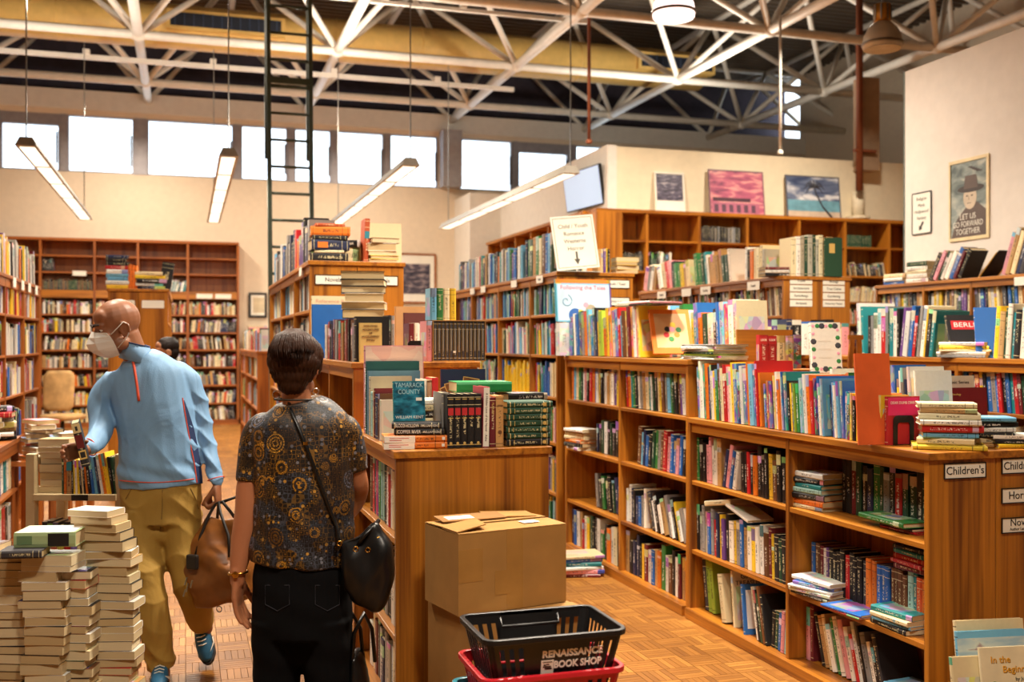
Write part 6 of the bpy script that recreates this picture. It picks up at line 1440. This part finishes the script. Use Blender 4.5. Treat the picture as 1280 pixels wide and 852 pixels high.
MB().tube([(BL(276, 757)[0] + .014 * math.cos(a), -.02, BL(276, 757)[2] - .012 + .014 * math.sin(a)) for a in [2 * math.pi * i / 14 for i in range(14)]], .0022, 6, closed=True).build('ring', BLACK, bg_)
kf = MB().box(-.03, .03, -.012, .012, -.035, .035).build('key_pouch', STRAP, bg_, bevel=.008); kf.location = Vector(BL(257, 697, -.128))
for k, (u, v, l_) in enumerate(((253, 715, .03), (255, 722, .035), (251, 730, .028), (261, 718, .03))): MB().tube([BL(u, v, -.15), BL(u - 2, v + l_ * 300, -.155)], .0045, 6).build('key', METAL, bg_)
# ---------------------------------------------------------------- woman
WOM = Person('person', 'woman seen from behind in a dark patterned top with short dark hair', 370, 3.95); L = WOM.L; wr_ = WOM.root
SKW = skin_mat('skin_woman', 'B77852', '9A5A3E')
HW = frame3((1, 0, 0), (0, 1, -.06), (0, .06, 1), L(369.5, 459, 3.96)) @ Matrix.Scale(.93, 4)
body = MB(); head_parts(body, HW)
limb(body, [(L(369.5, 466, 3.95), .052, .055), (L(370, 490, 3.94), .053, .055), (L(372, 506, 3.95), .058, .052)])
limb(body, [(L(375, 530, 3.95), .12, .06), (L(377, 565, 3.95), .155, .09), (L(378, 640, 3.95), .16, .11), (L(378, 700, 3.95), .16, .11), (L(378, 750, 3.95), .14, .10)])
limb(body, [(L(328, 545, 3.97), .04), (L(314, 600, 3.96), .051), (L(310, 640, 3.95), .050), (L(303, 680, 3.94), .044), (L(297.5, 713, 3.92), .031, .026), (L(297, 728, 3.92), .028, .021)])
limb(body, [(L(428, 545, 3.97), .04), (L(443, 590, 4.0), .045), (L(447, 615, 4.06), .041), (L(440, 636, 4.26), .032), (L(434, 640, 4.34), .026)])
for u1, u2 in ((350, 344), (406, 412)): limb(body, [(L(u1, 775, 3.95), .07), (L(u2, 900, 3.95), .06), (L(u2, 945, 3.95), .035), ((L(u2, 0, 3.95).x, .0, .07), .034)])
hand_to(body, L(297, 722, 3.92), (.1, .9, 0), (.0, .06, -1), (1, 0, 0), ((22, 22, 14), (16, 20, 12), (14, 18, 10), (10, 14, 10)), thumb=(.5, .8, .2), sc=1.08, tcurl=(4, 8))
hand_to(body, L(434, 640, 4.34), (-.7, .3, .6), (-.6, .7, .05), (-.3, -.6, .5), ((30, 40, 25),) * 4, thumb=(.5, .7, .3), sc=.95)
blob('body', body, SKW, wr_, .0048, 4); eyes(wr_, HW)
def hairm(name, a, b):
    t = NT(name); v = t.coord(); n1 = t.n('TexNoise', {'Vector': t.mp(v, (90, 90, 7)), 'Scale': 1.0, 'Detail': 3.0, 'Distortion': .4}); n2 = t.n('TexNoise', {'Vector': v, 'Scale': 9.0})
    col = t.mix(t.ma('MULTIPLY', n1, t.ma('ADD', n2, .2)), lin(a), lin(b)); return t.set(color=col, rough=.5, norm=t.bump(n1, .8, .006), spec=.25)
HAIR = hairm('hair_dark_brown', '150A06', '552E18')
def strands(c, amp):
    def g(co, no):
        q = co - np.array(c); a = np.arctan2(q[:, 0], q[:, 1]); k = np.sin(38 * a + 10 * q[:, 2] + 2 * np.sin(60 * q[:, 2])) + .6 * np.sin(71 * a - 14 * q[:, 2])
        return co + no * (k * amp)[:, None]
    return g
m = MB(); ell(m, (0, -.018, .048), (.106, .124, .104), HW); ell(m, (0, -.046, .022), (.106, .094, .070), HW); ell(m, (0, -.060, -.030), (.078, .060, .058), HW); ell(m, (0, -.062, -.07), (.058, .046, .045), HW); ell(m, (-.05, .0, .05), (.062, .09, .075), HW); ell(m, (.05, 0, .05), (.062, .09, .07), HW)
for s in (-1, 1): ell(m, (s * .086, .018, .016), (.018, .04, .045), HW); limb(m, [(HW @ Vector((s * .092, -.03, .02)), .015), (HW @ Vector((s * .083, -.045, -.02)), .011), (HW @ Vector((s * .07, -.055, -.06)), .005)])
ctr = HW @ Vector((0, -.02, .04)); hr = blob('hair', m, HAIR, wr_, .0055, 4, strands(tuple(ctr), .0022))
m = MB(); rnd = random.Random(3)
for k in range(70):
    a = rnd.uniform(-1.2, 1.2); pts = []
    for t in (0, .3, .6, .85, 1.0):
        th = .25 + t * 1.75; r_ = (.108, .13, .112); bx_ = Vector((r_[0] * math.sin(th) * math.sin(a) * (1 - .16 * t * t), -.03 - r_[1] * math.sin(th) * math.cos(a) * (1 - .2 * max(0, t - .6)), .045 + r_[2] * math.cos(th)))
        pts.append(HW @ bx_)
    m.tube(pts, [.003, .0045, .0045, .003, .0008], 5)
m.build('hair_lock', HAIR, hr, smooth=True)
for u, v, s in ((345.5, 489, 1), (394.5, 485, .8)):
    c = L(u, v + 2, 3.95); MB().tube([c + Vector((.0135 * s * math.cos(a), .004 * math.cos(a), -.006 + .0145 * s * math.sin(a))) for a in [2 * math.pi * i / 18 for i in range(18)]], .002, 6, closed=True).build('hoop_earring', plain('earring_silver', 'D8D4CC', .2, .9), wr_, smooth=True)
# top with the medallion print
def printm():
    t = NT('medallion_print'); v = t.coord(); col = lin('100D0A')
    d1 = t.n('TexVoronoi', {'Vector': v, 'Scale': 11.5, 'Randomness': .75}); c1 = t.n('TexVoronoi', {'Vector': v, 'Scale': 11.5, 'Randomness': .75}, out=1); k1 = t.n('SeparateXYZ', {0: c1}, out=0); k2 = t.n('SeparateXYZ', {0: c1}, out=1)
    d2 = t.n('TexVoronoi', {'Vector': v, 'Scale': 46.0, 'Randomness': .5}); c2 = t.n('TexVoronoi', {'Vector': v, 'Scale': 46.0, 'Randomness': .5}, out=1); j1 = t.n('SeparateXYZ', {0: c2}, out=0)
    edge1 = t.n('TexVoronoi', {'Vector': v, 'Scale': 62.0, 'Randomness': .35}, feature='DISTANCE_TO_EDGE'); d3 = t.n('TexVoronoi', {'Vector': v, 'Scale': 62.0, 'Randomness': .35})
    lat = t.ma('MULTIPLY', t.ma('LESS_THAN', edge1, .07), .6); core = t.ma('LESS_THAN', d3, .22)
    zone = t.n('TexNoise', {'Vector': v, 'Scale': 6.5, 'Detail': 2.0})
    dull = t.ramp(zone, [(.0, lin('6E4812')), (.42, lin('A87420')), (.5, lin('565A68')), (.6, lin('8C6426')), (.7, lin('4A3210'))], True)
    col = t.mix(t.ma('MULTIPLY', t.ma('MAXIMUM', lat, core), .75), col, dull)
    rings = t.ma('GREATER_THAN', t.n('Math', {0: t.ma('MULTIPLY', d1, 52.0)}, operation='SINE'), -.1)
    pet = t.ma('GREATER_THAN', t.n('Math', {0: t.ma('ADD', t.ma('MULTIPLY', d2, 26.0), t.ma('MULTIPLY', d1, 12.0))}, operation='SINE'), -.35)
    gold = t.ramp(j1, [(.0, lin('B87C1C')), (.35, lin('6E4612')), (.6, lin('C89238')), (.8, lin('7E7E88')), (1, lin('4A3012'))], True)
    dots = t.ma('MULTIPLY', t.ma('LESS_THAN', d2, .3), t.ma('GREATER_THAN', j1, .55)); col = t.mix(t.ma('MULTIPLY', dots, .8), col, gold)
    med = t.ma('MULTIPLY', t.ma('LESS_THAN', d1, .46), t.ma('GREATER_THAN', k1, .3))
    mc = t.ramp(k2, [(0, lin('B07818')), (.4, lin('8A5C12')), (.55, lin('70768A')), (.75, lin('A4A4AC')), (.85, lin('C89030'))], True)
    col = t.mix(t.ma('MULTIPLY', med, .55), col, lin('0D0B0A')); col = t.mix(t.ma('MULTIPLY', med, t.ma('MULTIPLY', rings, pet)), col, mc)
    n1 = t.n('TexNoise', {'Vector': v, 'Scale': 5.0, 'Detail': 3.0}); cl_ = t.n('TexNoise', {'Vector': v, 'Scale': 2.6, 'Detail': 1.0})
    col = t.mix(t.ma('MULTIPLY', t.ma('GREATER_THAN', cl_, .55), .35), col, lin('10131E'))
    return t.set(color=col, rough=.5, norm=t.bump(n1, .35, .03))
PRN = printm()
def wf(co, no):
    x, z = co[:, 0], co[:, 2]; return co + no * ((np.sin(46 * z + 18 * x + 3 * np.sin(13 * x)) * .0035 * np.clip((1.2 - z) / .3, .15, 1)) + np.sin(26 * x + 8 * z) * .002)[:, None]
m = MB()
limb(m, [(L(377, 702, 3.95), .196, .148), (L(378, 680, 3.95), .196, .146), (L(380, 630, 3.95), .19, .138), (L(378, 575, 3.95), .192, .128), (L(377, 535, 3.95), .196, .112), (L(375, 514, 3.95), .15, .088), (L(372, 500, 3.945), .084, .072)], cap=False)
limb(m, [(L(346, 534, 3.97), .05, .058), (L(326, 537, 3.97), .062, .066), (L(318, 565, 3.97), .062, .064), (L(313.5, 602, 3.96), .055, .058)], cap=False); limb(m, [(L(408, 534, 3.97), .05, .058), (L(429, 537, 3.97), .062, .066), (L(438, 560, 3.99), .06, .064), (L(443, 588, 4.0), .054, .058)], cap=False)
tp_ = blob('patterned_top', m, PRN, wr_, .0065, 4, wf)
MB().tube(ring(L(371.5, 498.5, 3.945), Vector((0, 0, 1)), Vector((1, 0, 0)), .083, .071, 26), .004, 6, closed=True).build('neck_band', plain('neck_band_dark', '2A2014', .6), wr_, smooth=True)
JN = plain('black_denim', '08080A', .9, noise=.1, spec=.15)
m = MB(); limb(m, [(L(378, 690, 3.95), .178, .135), (L(378, 740, 3.95), .19, .15), (L(378, 790, 3.95), .186, .145)], cap=False)
for u1, u2 in ((347, 344), (409, 412)): limb(m, [(L(u1, 770, 3.95), .098, .13), (L(u1, 830, 3.95), .092, .108), (L(u2, 900, 3.95), .075, .082), ((L(u2, 0, 3.95).x, .0, .10), .055, .06)], cap=False)
ell(m, L(378, 800, 3.95), (.10, .11, .085))
jn = blob('jeans', m, JN, wr_, .008, 4, lambda co, no: co + no * (np.sin(50 * co[:, 2] + 20 * co[:, 0]) * .002)[:, None])
for sx in (-1, 1):
    c = L(378 + sx * 31, 745, 3.8); bpy.context.view_layer.update(); q = [on_front(jn, 378 + sx * 31 + a, 745 + b, off=.002) for a, b in ((-15, -14), (15, -14), (15, 10), (0, 18), (-15, 10))]
    MB().tube(q, .0016, 5, closed=True).build('pocket_seam', plain('denim_seam', '25252C', .7, noise=0), wr_)
for u2 in (344, 412): 
    x = L(u2, 0, 3.95).x; shoe(wr_, 'shoe', Vector((x, -.1, .0)), Vector((x, .15, 0)), Vector((0, 0, 1)), BLACK, SOL, False)
MB().tube(ring(L(297.5, 715.5, 3.92), Vector((.1, -.02, -1)).normalized(), Vector((1, 0, 0)), .0345, .0295, 20), .005, 8, closed=True).build('gold_watch', GOLD, wr_, smooth=True)
MB().lathe([(.012, 0), (.013, .004), (.002, .005)], 12).build('watch_face', GOLD, wr_).matrix_local = T(L(297.5, 715.5, 3.92) + Vector((0, -.034, 0))) @ RX(90)
# cross-body bag
BLK = plain('black_leather', '0F0F10', .32, noise=.1)
bp = pd(452, VH, 3.86); hb_ = thing('handbag', 'black leather handbag hanging at the woman in the patterned top', 'bag', (bp.x, bp.y, 0), -TH)
BL = lambda u, v, dd=0: ((u - 452) * 3.86 / F_PX, dd, EYE - (v - VH) * 3.86 / F_PX)
SQ[0] = .7; m = MB(); limb(m, [(BL(452, 755), .055, .035), (BL(457, 742), .088, .055), (BL(461, 715), .096, .066), (BL(458, 690), .092, .055), (BL(452, 672), .080, .03), (BL(449, 666), .072, .018)], cap=False)
blob('bag_body', m, BLK, hb_, .006, 4, lambda co, no: co + no * (np.sin(34 * co[:, 0] + 20 * co[:, 2]) * .006 + np.sin(60 * co[:, 0] - 35 * co[:, 2]) * .003)[:, None]); SQ[0] = 1.0
MB().tube([BL(430, 679, -.01), BL(445, 672, -.02), BL(462, 664, -.02), BL(478, 668, -.01)], .004, 6).build('zip', STRAP, hb_)
for u, v in ((427, 676), (447, 683), (462, 684)): MB().tube([(BL(u, v)[0] + .009 * math.cos(a), -.045, BL(u, v)[2] + .009 * math.sin(a)) for a in [2 * math.pi * i / 12 for i in range(12)]], .0028, 6, closed=True).build('gold_ring', GOLD, hb_, smooth=True)
MB().tube([BL(464 + 3 * k, 671 - .4 * k, -.03) for k in range(5)], .004, 6).build('gold_chain', GOLD, hb_)
MB().tube([BL(449, 680, -.03), BL(456, 668, -.05), BL(466, 658, -.02), BL(472, 652, .03)], .008, 8).build('side_handle', BLK, hb_, smooth=True)
wm = WOM.root.matrix_basis; hbm = hb_.matrix_basis.inverted(); bpy.context.view_layer.update()
st = [hbm @ (wm @ on_front(tp_, u, v, off=.005)) for u, v in ((362, 505), (366, 518), (373, 535), (382, 556), (391, 580), (400, 605), (410, 632), (420, 658))] + [Vector(BL(426, 674, -.04))]
MB().tube(st, .0075, 8).build('shoulder_strap', BLK, hb_, smooth=True)
MB().tube([st[2] + Vector((.0, -.004, .006)), st[3] + Vector((0, -.004, .02))], .009, 8).build('strap_slider', GOLD, hb_) if False else MB().lathe([(.009, 0), (.009, .012)], 10, tuple(st[3])).build('strap_slider', GOLD, hb_)
# second bag standing on the floor
bp = pd(452, VH, 4.0); tb_ = thing('tote_bag', 'tall black tote bag with arched handles standing by the aisle shelf', 'bag', (bp.x, bp.y, 0), -TH)
m = MB(); limb(m, [((-.01, 0, .03), .05, .10), ((-.01, 0, .15), .055, .11), ((-.015, 0, .32), .04, .09), ((-.02, 0, .40), .02, .08)], Vector((1, 0, 0))); blob('bag_body', m, BLK, tb_, .007, 3)
for dx in (-.03, .015): MB().tube([(dx + .03, .05, .36), (dx + .025, .0, .5), (dx - .0, -.04, .57), (dx - .035, -.06, .5), (dx - .045, -.07, .33)], .008, 8).build('handle', BLK, tb_, smooth=True)
MB().box(.035, .048, -.05, .05, .08, .22).build('pocket', BLK, tb_, bevel=.006)
# ---------------------------------------------------------------- third person
TP = Person('person', "dark haired person half hidden behind the bald man's shoulder", 209, 9.2); L = TP.L; tr2 = TP.root
f = Vector((-.85, -.5, 0)).normalized(); HT = frame3(f.cross(Vector((0, 0, 1))), f, (0, 0, 1), L(207, 440, 9.2)) @ Matrix.Scale(.95, 4)
X0 = lambda dx, z, dy=0: Vector((dx, dy, z)); hz = L(207, 440, 9.2).z; k = hz / 1.62
body = MB(); head_parts(body, HT); limb(body, [(X0(0, hz - .05), .052), (X0(0, hz - .17), .055)])
limb(body, [(X0(0, hz - .2), .14, .08), (X0(0, 1.15), .15, .1), (X0(0, .9), .15, .11)])
for s in (-1, 1):
    limb(body, [(X0(s * .18, hz - .22), .05), (X0(s * .22, 1.1), .04), (X0(s * .2, .86, -.08), .028)]); hand_to(body, X0(s * .2, .85, -.08), (0, -1, 0), (0, -.2, -1), (-s, 0, 0), ((20, 25, 15),) * 4)
    limb(body, [(X0(s * .09, .88), .085), (X0(s * .1, .48), .055), (X0(s * .1, .08), .036)])
blob('body', body, SKM, tr2, .007, 3); eyes(tr2, HT)
m = MB(); ell(m, (0, -.022, .056), (.086, .104, .088), HT); ell(m, (0, -.055, .0), (.08, .066, .075), HT); blob('hair', m, hairm('hair_black', '0C0908', '2A1A14'), tr2, .006, 3, strands(tuple(HT @ Vector((0, -.02, .04))), .0018))
m = MB(); limb(m, [(X0(0, .86), .175, .125), (X0(0, 1.1), .17, .12), (X0(0, hz - .22), .18, .105), (X0(0, hz - .14), .07, .07)], cap=False)
for s in (-1, 1): limb(m, [(X0(s * .16, hz - .22), .065), (X0(s * .22, 1.1), .055), (X0(s * .2, .9, -.07), .042)])
blob('shirt', m, cloth_mat('shirt_grey', '4A4E58', '383C46'), tr2, .008, 3)
m = MB(); limb(m, [(X0(0, .95), .165, .115), (X0(0, .82), .17, .12)], cap=False)
for s in (-1, 1): limb(m, [(X0(s * .085, .86), .095, .11), (X0(s * .1, .48), .075), (X0(s * .1, .06), .06)], cap=False)
blob('trousers', m, JN, tr2, .008, 3)
for s in (-1, 1): shoe(tr2, 'shoe', X0(s * .1, 0, .1), X0(s * .1, 0, -.15), Vector((0, 0, 1)), BLACK, SOL, False)
# ================================================================ cartons and baskets in front
CB = plain('cardboard', 'A6783A', .8, noise=.05); CBD = plain('cardboard_edge', '8F6532', .85); TAPE = plain('packing_tape', 'A87A3E', .25)
def carton(label, c, rz, w, d, h, flaps=True):
    r = thing('cardboard_box', label, 'box', c, rz)
    MB().box(0, w, 0, .005, 0, h).build('front_wall', CB, r); MB().box(0, w, d - .005, d, 0, h).build('back_wall', CB, r)
    MB().box(0, .005, .005, d - .005, 0, h).build('side_wall', CB, r); MB().box(w - .005, w, .005, d - .005, 0, h).build('side_wall', CB, r)
    MB().box(.005, w - .005, .005, d - .005, 0, .005).build('base', CB, r)
    return r
y0 = 3.70; c0 = (.945, 3.66, .605)
bz = R(12)
cb = carton('large cardboard box with half open flaps in front of the oak end panel', c0, bz, .462, .29, .295)
h_ = .296
MB().box(.0, .462, .0, .14, h_, h_ + .004).build('flap', CB, cb).matrix_local = T((0, 0, h_)) @ RX(1) @ T((0, 0, -h_))
fl = MB().box(.0, .462, -.14, 0, 0, .004).build('flap', CB, cb); fl.matrix_local = T((0, .29, h_ + .001)) @ RX(-2)
f3 = MB().hexa([(0, .01, 0), (.13, .03, 0), (.15, .15, 0), (0, .16, 0)], [(0, .01, .004), (.13, .03, .004), (.15, .15, .004), (0, .16, .004)]).build('flap', CB, cb); f3.matrix_local = T((.0, .0, h_ + .006)) @ RY(-7)
f4 = MB().box(-.2, 0, .0, .14, 0, .004).build('flap', CB, cb); f4.matrix_local = T((.43, .17, h_ + .008)) @ RY(2) @ RZ(-12)
f5 = MB().box(0, .27, 0, .1, 0, .004).build('flap', CBD, cb); f5.matrix_local = T((.03, .19, h_ + .014)) @ RX(4) @ RZ(-3)
MB().box(0.03, .14, .0, .05, .0045, .0052).build('paper_label', CARD, f5).location = (.0, .02, 0)
MB().box(.31, .38, .06, .11, h_ + .0085, h_ + .0092).build('paper_label', CARD, cb)
MB().box(.17, .30, -.0006, .16, h_ - .1, h_ - .001).build('tape_strip', TAPE, cb) if False else MB().box(.2, .27, -.0008, 0, .0, h_).build('tape_strip', TAPE, cb)
MB().box(.15, .22, -.0012, -.0008, .06, .15).build('tape_patch', TAPE, cb); MB().box(.0, .1, -.0008, 0, .12, .24).build('tape_patch', TAPE, cb)
cb2 = carton('lower cardboard box under the large one, white label on its flap', (.975, 3.58, 0), bz - .03, .46, .40, .598)
MB().box(0, .46, 0, .2, .598, .602).build('flap', CB, cb2); MB().box(0, .46, .2, .4, .598, .602).build('flap', CB, cb2)
fq = MB().box(0, .2, 0, .11, 0, .004).build('flap', CB, cb2); fq.matrix_local = T((.26, -.03, .604)) @ RX(-1)
MB().box(.08, .22, .0, .045, .6022, .603).build('paper_label', CARD, cb2).location.y = .02
# baskets
def basket(label, z, m, text=True, dx=0, dy=0, rz=0, deco=True):
    W, D, H = .44, .305, .2
    r = thing('shopping_basket', label, 'basket', (.85 + dx, 2.95 + dy, z - H), rz)
    tp = .045
    def P(s, t, k):  # ring point at height fraction k
        i = tp * (1 - k); return (i + s * (W - 2 * i), i * .8 + t * (D - 1.6 * i), k * H)
    def wall(pts, nm):
        pass
    cs = [(0, 0), (1, 0), (1, 1), (0, 1)]
    def path(k, off=0):
        o = []
        for (s, t) in cs:
            p = P(s, t, k); cx, cy = W / 2, D / 2; rr = .03
            for j in range(5):
                a0 = {(0, 0): math.pi, (1, 0): 1.5 * math.pi, (1, 1): 0, (0, 1): .5 * math.pi}[(s, t)] + j * math.pi / 8
                qx = p[0] + (rr if s == 0 else -rr) + (rr + off) * math.cos(a0); qy = p[1] + (rr if t == 0 else -rr) + (rr + off) * math.sin(a0)
                o.append((qx, qy, p[2]))
        return o
    # rim: rolled lip
    prof = [(-.004, -.012), (.012, -.012), (.012, .006), (-.004, .006)]
    m1 = MB(); o_, i_ = path(1, .012), path(1, -.004); n = len(o_); rr = []
    for off, dz in prof: rr.append([(x, y, zz + dz) for x, y, zz in path(1, off)])
    vs = [p for q in rr for p in q]; fs = []
    for a in range(4):
        b = (a + 1) % 4
        for j in range(n): fs.append((a * n + j, a * n + (j + 1) % n, b * n + (j + 1) % n, b * n + j))
    MB().add(vs, fs).build('rim', m, r, bevel=.003)
    bt = path(0, 0); MB().add(bt + [(x, y, zz + .005) for x, y, zz in bt], [tuple(range(n - 1, -1, -1)), tuple(range(n, 2 * n))] + [(j, (j + 1) % n, n + (j + 1) % n, n + j) for j in range(n)]).build('base', m, r)
    def panel(face, s0, s1, k0, k1, nm='side_panel', th=.003):
        def Q(s, k, o):
            i = tp * (1 - k)
            if face == 'f': p = P(s, 0, k); return (p[0], p[1] + o, p[2])
            if face == 'b': p = P(s, 1, k); return (p[0], p[1] - o, p[2])
            if face == 'l': p = P(0, s, k); return (p[0] + o, p[1], p[2])
            p = P(1, s, k); return (p[0] - o, p[1], p[2])
        a = [Q(s0, k0, 0), Q(s1, k0, 0), Q(s1, k0, th), Q(s0, k0, th)]; b = [Q(s0, k1, 0), Q(s1, k1, 0), Q(s1, k1, th), Q(s0, k1, th)]
        return MB().hexa(a, b).build(nm, m, r)
    for f in 'fb':
        panel(f, .04, .96, .86, 1.0); panel(f, .04, .96, 0, .34); panel(f, .31, .69, .34, .86, 'text_panel')
        for a in (.04, .11, .18, .25): panel(f, a, a + .035, .34, .86, 'slat'); panel(f, 1 - a - .035, 1 - a, .34, .86, 'slat')
        panel(f, .285, .31, .34, .86, 'slat'); panel(f, .69, .715, .34, .86, 'slat')
    for f in 'lr':
        panel(f, .06, .94, .86, 1.0); panel(f, .06, .94, 0, .3)
        for k in range(9): panel(f, .06 + k * .105, .10 + k * .105, .3, .86, 'slat')
    for (s, t) in cs:   # rounded corners
        k0 = path(0); k1 = path(1); idx = cs.index((s, t)) * 5
        vs = [k0[idx + j] for j in range(5)] + [k1[idx + j] for j in range(5)]
        c_ = MB().add(vs, [(j, j + 1, 6 + j, 5 + j) for j in range(4)]).build('corner', m, r); so = c_.modifiers.new('s', 'SOLIDIFY'); so.thickness = .003
    # folded handles
    MB().tube([(W * .28, D - .03, H - .006), (W * .28, D - .05, H - .03), (W * .72, D - .05, H - .03), (W * .72, D - .03, H - .006)], .005, 8).build('handle', m, r, smooth=True)
    MB().tube([(W * .28, .03, H - .006), (W * .28, .05, H - .03), (W * .72, .05, H - .03), (W * .72, .03, H - .006)], .005, 8).build('handle', m, r, smooth=True)
    MB().box(W * .3, W * .7, D - .004, D + .002, H - .03, H + .004).build('handle_stop', m, r)
    if text:
        dark = plain('basket_print', 'F6F2E6', .5, noise=0)
        ang = math.atan2(tp * .8, H); rot = (R(90) + ang, 0, 0)
        def at(x, k): p = P(.5, 0, k); return (x, p[1] - .0015, p[2])
        words('lettering', 'RENAISSANCE', .031, dark, r, at(.272, .725), rot, .195, bold=.0011); words('lettering', 'BOOK SHOP', .031, dark, r, at(.29, .55), rot, .155, bold=.0011)
        em = MB().box(-.02, .02, -.022, .022, 0, .0006).build('emblem', dark, r); em.location = at(.192, .53); em.rotation_euler = rot
        for (a, b, c, d) in ((-.014, .012, -.002, .003), (-.008, .015, -.008, -.003), (-.012, -.004, .004, .009), (-.003, .006, .006, .010), (-.015, .015, .014, .017)): MB().box(a, b, c, d, .0006, .001).build('emblem_mark', BLACK, em)
    return r
RED = plain('red_plastic', 'C8202C', .35, noise=.03); TEAL = plain('teal_plastic', '1D7C8C', .35, noise=.03)
basket('black plastic shopping basket, top of the nested stack, white lettering', .715, BLACK)
basket('red plastic shopping basket nested under the black one', .60, RED, dx=-.005)
basket('teal plastic shopping basket nested under the red one', .505, TEAL, text=False, dx=-.02, dy=.02)
ps = thing('basket_stool', 'low dark stool under the nested baskets', 'stool', (.9, 2.98, 0))
MB().box(0, .34, 0, .26, .275, .302).build('stool_top', OLD['x'], ps)
for a in (.01, .29):
    for b in (.01, .21): MB().box(a, a + .04, b, b + .04, 0, .275).build('leg', OLD['z'], ps)
# picture books in a bin at the lower corner
bn = thing('book_bin', 'low wooden bin of large picture books by the end panel', 'bin', (2.78, 3.02, 0))
MB().box(0, .55, 0, .015, 0, .3).build('front_board', OAK['x'], bn); MB().box(0, .55, .265, .28, 0, .3).build('back_board', OAK['x'], bn)
MB().box(0, .015, .015, .265, 0, .3).build('end_board', OAK['y'], bn); MB().box(.535, .55, .015, .265, 0, .3).build('end_board', OAK['y'], bn); MB().box(.015, .535, .015, .265, .0, .19).build('bin_floor', OAK['x'], bn)
ib = facing('picture_book', 'front picture book in the bin with orange title letters', xy(1228, 3.08), xy(1228, 3.08) + .25, 3.06, .192, .30, .012, 'c', tilt=9, yaw=-9, mat=plain('cover_ivory', 'E2D4AE', .5))
for k, (tx, q, zq) in enumerate((('In the', .08, .255), ('Beginning', .15, .22))): 
    words('lettering', tx, .034, plain('print_dark_gold', '6A4A10', .5, noise=0), ib, (.0126, q + .002, zq - .002), COVER); words('lettering', tx, .034, plain('print_amber', 'E0A020', .5, noise=0), ib, (.0132, q, zq), COVER)
words('lettering', 'by Judy', .018, TXM['black'], ib, (.0126, .16, .185), COVER)
MB().lathe([(.03, 0), (.02, .0006)], 10).build('flower_print', TXM['green'], ib).matrix_local = T((.012, .05, .15)) @ RY(90)
b2 = facing('picture_book', 'tall pale blue picture book at the back of the bin', xy(1203, 3.16), xy(1203, 3.16) + .28, 3.15, .192, .335, .02, 's', tilt=9, yaw=-9, mat=CLOTH)
MB().box(.02, .0206, .0, .28, .02, .31).build('cover_picture', scenic('cover_blue_scene', [(.4, '9EB8C4'), (.56, 'C3CDC6'), (.64, '8A6A70')], 7), b2)
b3 = facing('picture_book', 'old cream picture book between the blue and ivory ones', xy(1199, 3.10), xy(1199, 3.10) + .2, 3.11, .192, .26, .02, 'c', tilt=9, yaw=-9, mat=PICT)
b4 = facing('picture_book', 'cream backed book behind the tall pale blue one', xy(1203, 3.2), xy(1203, 3.2) + .28, 3.2, .192, .36, .02, 'c', tilt=8, yaw=-9, mat=CLOTH)
far_build()
